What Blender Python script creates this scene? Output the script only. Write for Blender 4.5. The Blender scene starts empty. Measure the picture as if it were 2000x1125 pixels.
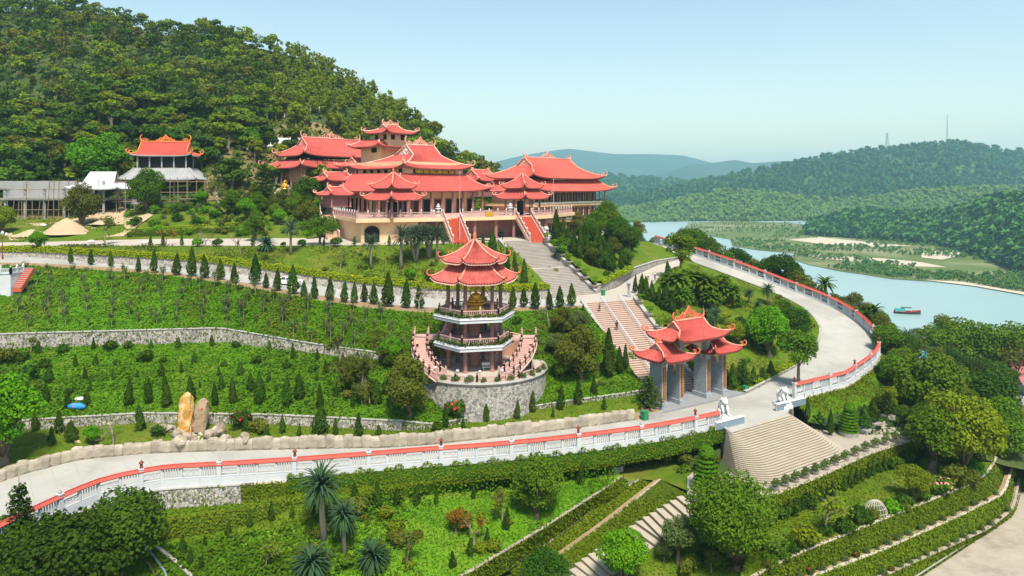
import bpy, math, random
import numpy as np
from mathutils import Vector, Matrix
from mathutils.bvhtree import BVHTree
SC = bpy.context.scene
COL = SC.collection
rad = math.radians
RNG = np.random.default_rng(7)
random.seed(7)

# ---------------------------------------------------------------- camera, sky, sun, exposure
F, HY, CZ = 1400.0, 365.0, 31.0          # focal length and horizon row in photo pixels, camera height above the gate forecourt
cd = bpy.data.cameras.new('camera'); cam = bpy.data.objects.new('camera', cd); COL.objects.link(cam)
cam.location = (0, 0, CZ); cam.rotation_euler = (rad(90), 0, 0)
cd.sensor_width = 36; cd.lens = 36*F/2000; cd.shift_y = -(562.5-HY)/2000
cd.clip_start = 1; cd.clip_end = 30000
SC.camera = cam
W = bpy.data.worlds.new('World'); SC.world = W; W.use_nodes = True
nt = W.node_tree; nt.nodes.clear()
sky = nt.nodes.new('ShaderNodeTexSky'); sky.sky_type = 'NISHITA'; sky.sun_disc = False
SUN_EL, SUN_AZ = rad(58), rad(165)      # azimuth clockwise from +Y (view axis): behind the viewer, to the right
sky.sun_elevation = SUN_EL; sky.sun_rotation = SUN_AZ
sky.air_density = 1.5; sky.dust_density = 0.6; sky.ozone_density = 0.4; sky.altitude = 50
bg = nt.nodes.new('ShaderNodeBackground'); bg.inputs[1].default_value = 0.074
wo = nt.nodes.new('ShaderNodeOutputWorld')
nt.links.new(sky.outputs[0], bg.inputs[0]); nt.links.new(bg.outputs[0], wo.inputs[0])
sl = bpy.data.lights.new('sun', 'SUN'); sun = bpy.data.objects.new('sun', sl); COL.objects.link(sun)
sl.energy = 3.3; sl.angle = rad(10); sl.color = (1, .92, .80)
sd = Vector((math.sin(SUN_AZ)*math.cos(SUN_EL), math.cos(SUN_AZ)*math.cos(SUN_EL), math.sin(SUN_EL)))
sun.rotation_euler = sd.to_track_quat('Z', 'Y').to_euler(); sun.location = (60, -60, 150)
SC.view_settings.view_transform = 'Standard'; SC.view_settings.look = 'None'
SC.view_settings.exposure = 1.18; SC.view_settings.gamma = 1; SC.view_settings.use_curve_mapping = False
SC.render.engine = 'CYCLES'
SC.cycles.max_bounces = 6; SC.cycles.diffuse_bounces = 3; SC.cycles.glossy_bounces = 2; SC.cycles.transmission_bounces = 3
SC.cycles.transparent_max_bounces = 6; SC.cycles.volume_bounces = 2; SC.cycles.use_denoising = True
SC.cycles.sample_clamp_indirect = 6

# ---------------------------------------------------------------- helpers
def P(px, py, z):
    Y = (CZ-z)*F/(py-HY); return Vector(((px-1000)/F*Y, Y, z))
def Q(px, Y, z): return Vector(((px-1000)/F*Y, Y, z))
def QY(px, py, Y): return Vector(((px-1000)/F*Y, Y, CZ-(py-HY)*Y/F))

def tag(o, label=None, cat=None, group=None, kind=None):
    if label: o['label'] = label
    if cat: o['category'] = cat
    if group: o['group'] = group
    if kind: o['kind'] = kind
    return o
def thing(name, label, cat, loc=(0, 0, 0), rz=0, group=None):
    o = bpy.data.objects.new(name, None); o.empty_display_size = .3
    COL.objects.link(o); o.location = loc; o.rotation_euler = (0, 0, rz)
    return tag(o, label, cat, group)
def link(name, me, parent=None, loc=None, rz=0, scale=None):
    o = bpy.data.objects.new(name, me); COL.objects.link(o)
    if parent: o.parent = parent
    if loc is not None: o.location = loc
    if rz: o.rotation_euler = (0, 0, rz)
    if scale: o.scale = (scale,)*3 if isinstance(scale, (int, float)) else scale
    return o
def copy_tree(o, parent=None):
    c = o.copy(); COL.objects.link(c); c.parent = parent
    for ch in o.children: copy_tree(ch, c)
    return c

class MB:
    """collects shapes and links them as one mesh object"""
    def __init__(s): s.v = []; s.f = []; s.m = []; s.cur = 0
    def add(s, vs, fs):
        b = len(s.v); s.v += [tuple(p) for p in vs]
        s.f += [tuple(i+b for i in f) for f in fs]; s.m += [s.cur]*len(fs); return s
    def box(s, c, d, rz=0, taper=1.0):
        x, y, z = d[0]/2, d[1]/2, d[2]/2; co, si = math.cos(rz), math.sin(rz)
        vs = []
        for dz, k in ((-z, 1), (z, taper)):
            for dx, dy in ((-x, -y), (x, -y), (x, y), (-x, y)):
                vs.append((c[0]+(dx*co-dy*si)*k, c[1]+(dx*si+dy*co)*k, c[2]+dz))
        return s.add(vs, [(0, 3, 2, 1), (4, 5, 6, 7), (0, 1, 5, 4), (1, 2, 6, 5), (2, 3, 7, 6), (3, 0, 4, 7)])
    def bar(s, a, b, w, h=None):
        a, b = Vector(a), Vector(b); h = h or w; d = (b-a).normalized()
        up = Vector((0, 0, 1)) if abs(d.z) < .95 else Vector((0, 1, 0))
        n = d.cross(up).normalized()*w/2; u = n.cross(d).normalized()*h/2
        vs = [p+i*n+j*u for p in (a, b) for i, j in ((-1, -1), (1, -1), (1, 1), (-1, 1))]
        return s.add(vs, [(0, 3, 2, 1), (4, 5, 6, 7), (0, 1, 5, 4), (1, 2, 6, 5), (2, 3, 7, 6), (3, 0, 4, 7)])
    def tube(s, pts, r, n=6, cap=True):
        pts = [Vector(p) for p in pts]; N = len(pts)
        rs = r if isinstance(r, (list, tuple, np.ndarray)) else [r]*N
        vs = []; fs = []; prev = None
        for i, p in enumerate(pts):
            d = (pts[min(i+1, N-1)]-pts[max(i-1, 0)]).normalized()
            ref = prev if prev is not None else (Vector((0, 0, 1)) if abs(d.z) < .9 else Vector((1, 0, 0)))
            a = d.cross(ref)
            if a.length < 1e-4: a = d.cross(Vector((1, 0.3, 0.2)))
            a.normalize(); b = a.cross(d).normalized(); prev = b
            for k in range(n):
                t = 2*math.pi*k/n; vs.append(p+(a*math.cos(t)+b*math.sin(t))*rs[i])
        for i in range(N-1):
            for k in range(n):
                k2 = (k+1) % n; fs.append((i*n+k, i*n+k2, (i+1)*n+k2, (i+1)*n+k))
        if cap: fs += [tuple(range(n-1, -1, -1)), tuple((N-1)*n+k for k in range(n))]
        return s.add(vs, fs)
    def lathe(s, prof, n=12, c=(0, 0, 0), ph=0):
        vs = []; fs = []; N = len(prof)
        for r, z in prof:
            for k in range(n):
                t = 2*math.pi*k/n+ph; vs.append((c[0]+r*math.cos(t), c[1]+r*math.sin(t), c[2]+z))
        for i in range(N-1):
            for k in range(n):
                k2 = (k+1) % n; fs.append((i*n+k, i*n+k2, (i+1)*n+k2, (i+1)*n+k))
        fs += [tuple(range(n-1, -1, -1)), tuple((N-1)*n+k for k in range(n))]
        return s.add(vs, fs)
    def prism(s, poly, z0, z1):
        n = len(poly); vs = [(p[0], p[1], z0) for p in poly]+[(p[0], p[1], z1) for p in poly]
        fs = [tuple(range(n-1, -1, -1)), tuple(range(n, 2*n))]
        fs += [(i, (i+1) % n, n+(i+1) % n, n+i) for i in range(n)]
        return s.add(vs, fs)
    def grid(s, fn, us, vs_):
        b = [fn(u, v) for v in vs_ for u in us]; n = len(us)
        return s.add(b, [(j*n+i, j*n+i+1, (j+1)*n+i+1, (j+1)*n+i) for j in range(len(vs_)-1) for i in range(n-1)])
    def ball(s, c, r, sx=1, sy=1, sz=1, n=10, m=7, jit=0, rng=None):
        vs = [(c[0], c[1], c[2]-r*sz)]; fs = []
        for j in range(1, m):
            t = math.pi*j/m
            for k in range(n):
                q = 2*math.pi*k/n; rr = r*(1+(rng.uniform(-jit, jit) if rng is not None else 0))
                vs.append((c[0]+rr*sx*math.sin(t)*math.cos(q), c[1]+rr*sy*math.sin(t)*math.sin(q), c[2]-rr*sz*math.cos(t)))
        vs.append((c[0], c[1], c[2]+r*sz)); T = len(vs)-1
        for k in range(n):
            k2 = (k+1) % n; fs.append((0, 1+k2, 1+k)); fs.append((T, T-n+k, T-n+k2))
        for j in range(m-2):
            for k in range(n):
                k2 = (k+1) % n; fs.append((1+j*n+k, 1+j*n+k2, 1+(j+1)*n+k2, 1+(j+1)*n+k))
        return s.add(vs, fs)
    def mesh(s, name, mats, smooth=False):
        me = bpy.data.meshes.new(name); me.from_pydata(s.v, [], s.f)
        for m in (mats if isinstance(mats, (list, tuple)) else [mats]): me.materials.append(M[m] if isinstance(m, str) else m)
        if any(s.m): me.polygons.foreach_set('material_index', s.m)
        if smooth: me.polygons.foreach_set('use_smooth', [True]*len(me.polygons))
        me.update(); return me
    def build(s, name, mats, parent=None, smooth=False, loc=None, rz=0):
        return link(name, s.mesh(name, mats, smooth), parent, loc, rz)

def np_mesh(name, V, Q4, mats, mi=None):
    """fast mesh from arrays; Q4 is (n,4) or (n,3)"""
    me = bpy.data.meshes.new(name); k = Q4.shape[1]
    me.vertices.add(len(V)); me.vertices.foreach_set('co', np.ascontiguousarray(V, dtype=np.float32).ravel())
    me.loops.add(Q4.size); me.loops.foreach_set('vertex_index', np.ascontiguousarray(Q4, dtype=np.int32).ravel())
    me.polygons.add(len(Q4)); me.polygons.foreach_set('loop_start', np.arange(0, Q4.size, k, dtype=np.int32))
    me.polygons.foreach_set('loop_total', np.full(len(Q4), k, dtype=np.int32))
    for m in (mats if isinstance(mats, (list, tuple)) else [mats]): me.materials.append(M[m])
    if mi is not None: me.polygons.foreach_set('material_index', np.ascontiguousarray(mi, dtype=np.int32))
    me.update(calc_edges=True); return me

# ---------------------------------------------------------------- materials
M = {}
def mat(name, c1, c2=None, scale=1.0, rough=.85, bump=0, bscale=None, metal=0, island=0, objvar=0, transl=0, c3=None, s3=.15,
        stone=0, mortar=(.3, .29, .27), spec=.12, brick=None, gold=None, stain=None, wave=None):
    m = bpy.data.materials.new(name); m.use_nodes = True; n = m.node_tree; N = n.nodes; Lk = n.links.new
    b = N['Principled BSDF']; b.inputs['Roughness'].default_value = rough; b.inputs['Metallic'].default_value = metal
    b.inputs['Specular IOR Level'].default_value = spec
    geo = N.new('ShaderNodeNewGeometry')
    def noise(sc, det=4, rg=.6):
        t = N.new('ShaderNodeTexNoise'); t.inputs['Scale'].default_value = sc; t.inputs['Detail'].default_value = det
        t.inputs['Roughness'].default_value = rg; Lk(geo.outputs['Position'], t.inputs['Vector']); return t
    def ramp(src, lo, hi):
        r = N.new('ShaderNodeMapRange'); r.inputs[1].default_value = lo; r.inputs[2].default_value = hi; Lk(src, r.inputs[0]); return r.outputs[0]
    def mix(f, a, bb, bt='MIX'):
        x = N.new('ShaderNodeMix'); x.data_type = 'RGBA'; x.blend_type = bt
        for s_, v in ((x.inputs[0], f), (x.inputs[6], a), (x.inputs[7], bb)):
            if isinstance(v, (int, float)): s_.default_value = v
            elif isinstance(v, tuple): s_.default_value = (*v, 1)
            else: Lk(v, s_)
        return x.outputs[2]
    col = tuple(c1); c2 = c2 or c1
    hgt = None
    if stone:
        v = N.new('ShaderNodeTexVoronoi'); v.inputs['Scale'].default_value = stone; Lk(geo.outputs['Position'], v.inputs['Vector'])
        e = N.new('ShaderNodeTexVoronoi'); e.feature = 'DISTANCE_TO_EDGE'; e.inputs['Scale'].default_value = stone; Lk(geo.outputs['Position'], e.inputs['Vector'])
        sp = N.new('ShaderNodeSeparateColor'); Lk(v.outputs['Color'], sp.inputs[0])
        col = mix(sp.outputs[0], tuple(c1), tuple(c2))
        if c3: col = mix(ramp(sp.outputs[1], .7, .75), col, tuple(c3))
        ed = ramp(e.outputs['Distance'], .02, .09)
        col = mix(ed, tuple(mortar), col); hgt = ed
    else:
        f = ramp(noise(scale).outputs[0], .32, .68)
        if island:
            r = N.new('ShaderNodeMath'); r.operation = 'MULTIPLY_ADD'; r.inputs[1].default_value = island; Lk(geo.outputs['Random Per Island'], r.inputs[0])
            sb = N.new('ShaderNodeMath'); sb.operation = 'MULTIPLY'; sb.inputs[1].default_value = 1-island; Lk(f, sb.inputs[0]); Lk(sb.outputs[0], r.inputs[2]); f = r.outputs[0]
        col = mix(f, tuple(c1), tuple(c2))
        if c3: col = mix(ramp(noise(s3, 5).outputs[0], .48, .66), col, tuple(c3))
    if objvar:
        oi = N.new('ShaderNodeObjectInfo'); h = N.new('ShaderNodeHueSaturation'); Lk(col, h.inputs['Color'])
        mm = N.new('ShaderNodeMapRange'); mm.inputs[3].default_value = 1-objvar; mm.inputs[4].default_value = 1+objvar; Lk(oi.outputs['Random'], mm.inputs[0]); Lk(mm.outputs[0], h.inputs['Value'])
        m2 = N.new('ShaderNodeMapRange'); m2.inputs[3].default_value = .5-.06*objvar; m2.inputs[4].default_value = .5+.05*objvar
        w = N.new('ShaderNodeMath'); w.operation = 'FRACT'; w2 = N.new('ShaderNodeMath'); w2.operation = 'MULTIPLY'; w2.inputs[1].default_value = 7.31
        Lk(oi.outputs['Random'], w2.inputs[0]); Lk(w2.outputs[0], w.inputs[0]); Lk(w.outputs[0], m2.inputs[0]); Lk(m2.outputs[0], h.inputs['Hue']); col = h.outputs[0]
    if stain:   # dirt with a shape of its own
        col = mix(ramp(noise(stain[0], 8, .7).outputs[0], stain[2], stain[3]), col, tuple(stain[1]))
    if isinstance(col, tuple): b.inputs['Base Color'].default_value = (*col, 1)
    else: Lk(col, b.inputs['Base Color'])
    if bump or stone:
        bp = N.new('ShaderNodeBump'); bp.inputs['Strength'].default_value = bump or .6; bp.inputs['Distance'].default_value = .08
        Lk(hgt if hgt is not None else noise(bscale or scale*4, 6).outputs[0], bp.inputs['Height']); Lk(bp.outputs[0], b.inputs['Normal'])
    if transl:
        t = N.new('ShaderNodeBsdfTranslucent'); ms = N.new('ShaderNodeMixShader'); ms.inputs[0].default_value = transl
        if isinstance(col, tuple): t.inputs[0].default_value = (*col, 1)
        else: Lk(col, t.inputs[0])
        Lk(b.outputs[0], ms.inputs[1]); Lk(t.outputs[0], ms.inputs[2]); Lk(ms.outputs[0], N['Material Output'].inputs[0])
    M[name] = m; return m
def leafm(name, c1, c2, ov=.25, isl=.55, tr=.3): mat(name, c1, c2, scale=.35, rough=.85, island=isl, objvar=ov, transl=tr, spec=.06)

mat('tile', (.39, .074, .060), (.47, .095, .078), .8, .7, stain=(2.4, (.22, .048, .042), .5, .74), bump=.15, bscale=9)
mat('tile_new', (.46, .082, .062), (.52, .10, .075), .5, .68, stain=(1.8, (.27, .045, .03), .54, .8), bump=.1, bscale=9)
mat('tile_old', (.36, .066, .056), (.52, .14, .115), 1.1, .7, stain=(2.2, (.20, .05, .045), .52, .72), bump=.2, bscale=9)
mat('ridge', (.74, .37, .28), (.62, .24, .17), 1.5, .7)
mat('orange_trim', (.66, .20, .09), (.50, .11, .05), 2.5, .65)
mat('orange_new', (.78, .24, .06), (.66, .17, .04), 2.5, .65)
mat('pink_trim', (.76, .50, .40), (.64, .36, .28), 3, .7)
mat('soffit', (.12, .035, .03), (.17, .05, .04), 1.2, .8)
mat('cream', (.76, .53, .31), (.70, .45, .26), .35, .9, stain=(.9, (.55, .37, .23), .62, .85))
mat('peach', (.72, .42, .28), (.66, .36, .24), .5, .9, stain=(.8, (.42, .28, .2), .55, .8))
mat('mauve', (.25, .12, .11), (.33, .17, .15), 1.5, .6)
mat('pinkstone', (.50, .33, .29), (.42, .26, .23), 2, .75)
mat('rail_pink', (.54, .36, .31), (.45, .28, .24), 2.5, .75)
mat('redstep', (.46, .085, .05), (.52, .12, .07), 2, .8)
mat('darkdoor', (.06, .014, .012), (.10, .025, .02), 2, .5)
mat('dark', (.012, .012, .013), None, 1, .5)
mat('glass', (.03, .035, .04), None, 1, .12, spec=.6)
mat('white', (.66, .66, .64), (.58, .58, .56), 1.5, .7)
mat('whitewall', (.56, .58, .59), (.49, .515, .53), .8, .85, stain=(1.3, (.36, .38, .37), .58, .8))
mat('marble', (.66, .66, .65), (.58, .58, .57), 3, .55)
mat('concrete', (.39, .38, .335), (.34, .33, .29), .18, .95, c3=(.29, .28, .245), s3=.09, bump=.25, bscale=9, stain=(.5, (.26, .245, .2), .56, .85))
mat('pave', (.44, .39, .325), (.38, .34, .28), .3, .95, stain=(.6, (.33, .29, .24), .6, .88), bump=.2, bscale=8)
mat('sandpave', (.37, .325, .255), (.32, .28, .22), .4, .95, stain=(.35, (.24, .21, .165), .5, .7), bump=.3, bscale=12)
mat('asphalt', (.22, .22, .22), (.27, .27, .26), .6, .9, bump=.2, bscale=20)
mat('greyfloor', (.22, .225, .23), (.27, .27, .27), .8, .7)
mat('granite', (.26, .29, .31), (.34, .37, .39), 6, .7, stain=(3.0, (.18, .20, .22), .5, .65))
mat('step_up', (.37, .335, .295), (.31, .28, .245), .8, .9, stain=(1.4, (.20, .17, .14), .6, .8))
mat('step_low', (.48, .41, .34), (.42, .36, .30), .8, .9)
mat('riser_low', (.42, .22, .16), (.36, .18, .13), 1, .9)
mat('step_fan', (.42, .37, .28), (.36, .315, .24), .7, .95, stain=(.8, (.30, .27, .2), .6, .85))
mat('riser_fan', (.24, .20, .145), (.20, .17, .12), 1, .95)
mat('rubble', (.30, .28, .25), (.45, .43, .39), stone=3.3, mortar=(.24, .23, .2), rough=.95, c3=(.18, .17, .16))
mat('rubble_light', (.30, .28, .245), (.46, .43, .38), stone=3.0, mortar=(.25, .235, .205), rough=.95, c3=(.24, .22, .2))
mat('kerbstone', (.40, .35, .27), (.27, .235, .18), 1.2, .95, bump=.5, bscale=5, objvar=.15)
mat('coping', (.36, .35, .315), (.29, .28, .255), .8, .95, stain=(1.2, (.2, .2, .17), .55, .8))
mat('rock', (.30, .24, .165), (.19, .155, .11), 1.4, .9, bump=.6, bscale=4, objvar=.2, c3=(.42, .38, .3), s3=1.1)
mat('ochre_rock', (.52, .29, .07), (.40, .20, .05), 1.3, .85, bump=.7, bscale=5, c3=(.6, .48, .3), s3=1.6)
mat('brown_rock', (.27, .19, .11), (.36, .27, .18), 1.3, .85, bump=.7, bscale=5)
mat('pebble', (.50, .47, .38), (.40, .37, .30), 3, .9, objvar=.2)
mat('earth', (.30, .21, .12), (.22, .16, .09), .4, .98, bump=.4, bscale=3)
mat('sand', (.45, .345, .215), (.37, .28, .17), .25, .98, bump=.35, bscale=3)
mat('grass', (.062, .115, 0.0057), (.095, .15, 0.0091), .5, .95, c3=(.13, .14, .02), s3=.16, bump=.6, bscale=7)
mat('lawn_bright', (.075, .17, 0.0068), (.11, .22, 0.0106), .5, .95, c3=(.13, .18, .015), s3=.15, bump=.6, bscale=7)
mat('slope_green', (.04, .12, 0.0046), (.085, .18, 0.0076), .5, .95, c3=(.10, .14, .012), s3=.14, bump=.9, bscale=3.5)
mat('hill_floor', (.030, .058, .014), (.05, .08, .018), .15, .98, c3=(.075, .09, .028), s3=.05)
mat('hill_cut', (.19, .145, .07), (.09, .10, .032), .22, .98, c3=(.27, .165, .085), s3=.11, bump=.6, bscale=1.5)
mat('marsh', (.085, .125, .03), (.12, .155, .045), .03, .98, c3=(.25, .24, .13), s3=.011)
mat('far_woods', (.045, .09, .022), (.07, .12, .03), .02, .95)
mat('far_mountain', (.03, .06, .03), (.045, .08, .035), .004, .95)
mat('beach', (.50, .44, .335), (.43, .37, .275), .1, .95)
mat('gold', (.80, .48, .06), (.62, .33, .03), 3, .32, metal=.55)
mat('yellow_letter', (.85, .72, .08), None, 1, .5)
mat('steel', (.24, .32, .38), (.20, .27, .33), 2, .4, metal=.3)
mat('metal_white', (.78, .78, .77), None, 1, .4)
mat('raw_concrete', (.27, .275, .27), (.34, .34, .33), .5, .95, stain=(.8, (.24, .25, .25), .55, .8))
mat('bamboo', (.30, .22, .13), (.22, .16, .10), 2, .8)
mat('rust_pole', (.25, .11, .07), (.2, .09, .06), 2, .8)
mat('bark', (.12, .09, .065), (.19, .15, .11), 3, .95, bump=.5, bscale=8)
mat('palebark', (.27, .23, .17), (.20, .17, .13), 3, .9)
mat('bin_green', (.02, .22, .09), None, 1, .4)
mat('tarp_blue', (.03, .22, .60), (.05, .30, .65), 2, .45)
mat('pot', (.40, .36, .30), (.33, .30, .25), 2, .9)
mat('brown_lantern', (.20, .05, .035), (.15, .04, .03), 3, .6)
mat('carpaint', (.72, .73, .74), None, 1, .15, spec=.6)
mat('tyre', (.015, .015, .016), None, 1, .8)
mat('skin', (.45, .26, .17), None, 1, .6)
mat('cloth_black', (.02, .02, .024), None, 1, .9)
mat('cloth_white', (.70, .70, .68), None, 1, .9)
mat('cloth_purple', (.28, .08, .20), None, 1, .9)
mat('cloth_blue', (.05, .10, .22), None, 1, .9)
mat('hat', (.60, .50, .32), None, 1, .9)
mat('boat_teal', (.05, .36, .34), None, 1, .5)
mat('boat_red', (.42, .05, .04), None, 1, .5)
mat('boat_dark', (.04, .045, .05), None, 1, .6)
mat('pylon', (.38, .40, .42), None, 1, .6)
mat('pinkroof', (.62, .22, .22), (.55, .18, .18), 1, .7)
mat('flower_red', (.50, .03, .04), None, 1, .7)
mat('flower_pink', (.65, .25, .22), None, 1, .7)
leafm('leaf_mid', (.06, .13, 0.0068), (.11, .195, 0.0114))
leafm('leaf_dark', (.030, .078, 0.0068), (.062, .125, 0.0099))
leafm('leaf_bright', (.07, .22, 0.0046), (.13, .31, 0.0084), .12)
leafm('leaf_yellow', (.125, .19, 0.0076), (.20, .25, 0.0114), .12)
leafm('leaf_olive', (.085, .11, 0.0114), (.13, .15, 0.0171), .2)
leafm('leaf_grey', (.085, .14, .034), (.13, .18, .05), .15)
leafm('leaf_cypress', (.024, .062, 0.0053), (.05, .10, 0.0084), .3)
leafm('leaf_cycad', (.030, .075, .032), (.06, .115, .05), .15)
leafm('leaf_hedge', (.26, .34, 0.0057), (.38, .44, 0.0114), .06)
leafm('leaf_ivy', (.085, .145, 0.0061), (.15, .205, 0.0106), .12)
leafm('leaf_ivy_light', (.105, .155, 0.0084), (.155, .20, 0.0129), .12)
mat('ivy_core', (.045, .075, 0.0046), (.07, .10, 0.0061), .8, .95)
leafm('leaf_cover', (.050, .150, 0.0042), (.108, .245, 0.0076), .1)
leafm('leaf_pine', (.12, .18, 0.0095), (.20, .25, 0.0152), .15)
leafm('leaf_topiary', (.06, .17, 0.0046), (.10, .24, 0.0076), .08)
leafm('leaf_spiky', (.055, .10, .05), (.10, .15, .075), .15)
leafm('leaf_red', (.20, .11, 0.0114), (.28, .13, 0.0152), .1)
leafm('forest_a', (.045, .105, 0.0068), (.085, .16, 0.0099), .35)
leafm('forest_b', (.085, .155, 0.0076), (.145, .215, 0.0122), .3)
leafm('forest_c', (.030, .080, 0.0084), (.06, .115, 0.0114), .3)
leafm('forest_d', (.13, .19, 0.0091), (.21, .265, 0.0152), .2)
leafm('forest_e', (.09, .105, 0.0106), (.135, .15, 0.0171), .2)
leafm('plantation', (.115, .22, .035), (.17, .28, .05), .2)
leafm('far_a', (.045, .145, .03), (.085, .205, .042), .2)
leafm('far_c', (.026, .10, .032), (.05, .15, .044), .2)
def water_mat():
    m = mat('water', (.26, .375, .355), (.29, .40, .38), .01, .06, spec=.5)
    n = m.node_tree; N = n.nodes
    g = N.new('ShaderNodeNewGeometry'); mp = N.new('ShaderNodeMapping'); mp.inputs['Scale'].default_value = (.5, 1.4, 1)
    t = N.new('ShaderNodeTexNoise'); t.inputs['Scale'].default_value = .5; t.inputs['Detail'].default_value = 5
    bp = N.new('ShaderNodeBump'); bp.inputs['Strength'].default_value = .7; bp.inputs['Distance'].default_value = .3
    n.links.new(g.outputs['Position'], mp.inputs[0]); n.links.new(mp.outputs[0], t.inputs['Vector'])
    n.links.new(t.outputs[0], bp.inputs['Height']); n.links.new(bp.outputs[0], N['Principled BSDF'].inputs['Normal'])
    N['Principled BSDF'].inputs['Roughness'].default_value = .3
water_mat()
# ---------------------------------------------------------------- terrain
def V2(a): return np.array([[p[0], p[1], p[2]] for p in a], float)
def smooth(A, k):
    if k < 1: return A
    B = A.copy(); n = len(A)
    for _ in range(k):
        C = B.copy(); C[1:-1] = (B[:-2]+2*B[1:-1]+B[2:])/4; B = C
    return B
def pxl(ctrl, n=160, k=6, cap=0):
    """line over photo columns: rows of (px, py, z) on the ray of that pixel at that height"""
    c = np.array(ctrl, float); x = np.linspace(c[0, 0], c[-1, 0], n)
    if c[0, 0] > c[-1, 0]: o = np.argsort(c[:, 0]); c = c[o]
    py = np.interp(x, c[:, 0], c[:, 1]); z = np.interp(x, c[:, 0], c[:, 2])
    A = V2([P(a, b, d+cap) for a, b, d in zip(x, py, z)]); A[:, 2] -= cap
    return smooth(A, k)
def qxl(ctrl, n=160, k=6):
    c = np.array(ctrl, float); x = np.linspace(c[0, 0], c[-1, 0], n)
    A = V2([Q(a, np.interp(a, c[:, 0], c[:, 1]), np.interp(a, c[:, 0], c[:, 2])) for a in x]); return smooth(A, k)
def arc(pts, n=160, k=4):
    A = V2(pts); s = np.r_[0, np.cumsum(np.linalg.norm(np.diff(A, axis=0), axis=1))]; t = np.linspace(0, s[-1], n)
    return smooth(np.stack([np.interp(t, s, A[:, i]) for i in range(3)], 1), k)
def offs(A, d, dz=0):
    """shift a line sideways (d>0: to the right of its run) and vertically"""
    T = np.gradient(A, axis=0)[:, :2]; T /= np.linalg.norm(T, axis=1)[:, None]+1e-9
    B = A.copy(); B[:, 0] += T[:, 1]*d; B[:, 1] -= T[:, 0]*d; B[:, 2] += dz; return B
TERR = []      # (verts, tris) of everything one can stand on
CTRL = []
def vnoise(X, Y, s, seed=0):
    """cheap smooth value noise"""
    r = np.random.default_rng(seed).random((256, 256)); x = X/s; y = Y/s
    i = np.floor(x).astype(int); j = np.floor(y).astype(int); u = x-i; v = y-j; u = u*u*(3-2*u); v = v*v*(3-2*v)
    g = lambda a, b: r[a % 256, b % 256]
    return (g(i, j)*(1-u)+g(i+1, j)*u)*(1-v)+(g(i, j+1)*(1-u)+g(i+1, j+1)*u)*v
def loft(name, A, B, m, nv=6, amp=0, nscale=1.2, bulge=0, kind='structure', parent=None, stand=True, ctrl=True, label=None, cat=None, smooth_=True):
    n = len(A); t = np.linspace(0, 1, nv)[:, None, None]; G = A[None]*(1-t)+B[None]*t
    if bulge: G[:, :, 2] += bulge*np.sin(np.pi*t[:, :, 0])
    if name == 'planted_slope':     # cut into low contour terraces
        ph = t[:, :, 0]+.04*(vnoise(G[:, :, 0], G[:, :, 1], 9, 21)-.5); G[:, :, 2] -= (B[None, :, 2]-A[None, :, 2])*np.sin(2*np.pi*6*ph)/(2*np.pi*6)*.9*np.minimum(1, 8*np.minimum(t[:, :, 0], 1-t[:, :, 0]))
    if amp:
        w = np.minimum(1, 4*np.minimum(t[:, :, 0], 1-t[:, :, 0]))
        G[:, :, 2] += amp*w*((vnoise(G[:, :, 0]*(.35 if nscale < 1.2 else 1), G[:, :, 1], nscale, 1)-.5)*1.4+(vnoise(G[:, :, 0], G[:, :, 1], nscale*3.1, 2)-.5)*1.2)
    if name in ('planted_slope', 'verge'):
        dd = np.hypot(G[:, :, 0]+4.9, G[:, :, 1]-101.9); G[:, :, 2] = np.where(dd < 9.4, np.minimum(G[:, :, 2], 5.2), G[:, :, 2])
    Vv = G.reshape(-1, 3); i = np.arange(n-1)[None]+np.arange(nv-1)[:, None]*n; i = i.ravel()
    Qd = np.stack([i, i+1, i+n+1, i+n], 1)
    me = np_mesh(name, Vv, Qd, m)
    if smooth_: me.polygons.foreach_set('use_smooth', [True]*len(me.polygons))
    o = link(name, me, parent)
    if not parent: tag(o, label, cat, None, kind)
    if stand: TERR.append((Vv, Qd, name))
    if ctrl: CTRL.append(G.reshape(-1, 3)[::3])
    return G
def poly_sheet(name, pts, m, stand=True, label=None):
    me = bpy.data.meshes.new(name); me.from_pydata([tuple(p) for p in pts], [], [tuple(range(len(pts)))]); me.materials.append(M[m])
    if me.polygons[0].normal.z < 0: me.flip_normals()
    o = link(name, me); tag(o, label, None, None, 'structure')
    A = V2(pts); c = A.mean(0); n = len(A)
    if stand: TERR.append((np.vstack([A, c]), np.array([[i, (i+1) % n, n, n] for i in range(n)]), name))
    return o

X0 = -170
L0 = pxl([(X0, 1250, -10), (300, 1220, -9), (600, 1190, -8.6), (800, 1160, -8), (900, 1125, -7.2), (1060, 1030, -5.6), (1215, 930, -4)])
L1 = pxl([(X0, 1100, -5.2), (300, 1072, -5.3), (510, 1040, -4.9), (700, 988, -4.5), (960, 947, -4.1), (1100, 930, -3.9), (1205, 915, -3.8)])
BAL = pxl([(X0, 1110, -2.6), (0, 1028, -2.3), (100, 980, -2.0), (150, 958, -1.95), (200, 938, -1.9), (260, 925, -1.8), (320, 914, -1.7), (452, 907, -1.5), (580, 899, -1.3), (700, 890, -1.1),
           (823, 880, -.9), (940, 872, -.7), (1050, 862, -.5), (1154, 850, -.35), (1262, 836, -.15), (1350, 820, -.05), (1405, 808, 0)], cap=1.6)
L3 = pxl([(X0, 1010, -2.6), (16, 934, -2.1), (60, 922, -2), (152, 898, -1.9), (280, 886, -1.7), (440, 880, -1.5), (580, 877, -1.3), (760, 874, -.9), (836, 869, -.8), (1011, 850, -.5), (1155, 832, -.3), (1253, 818, -.05)])
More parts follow.
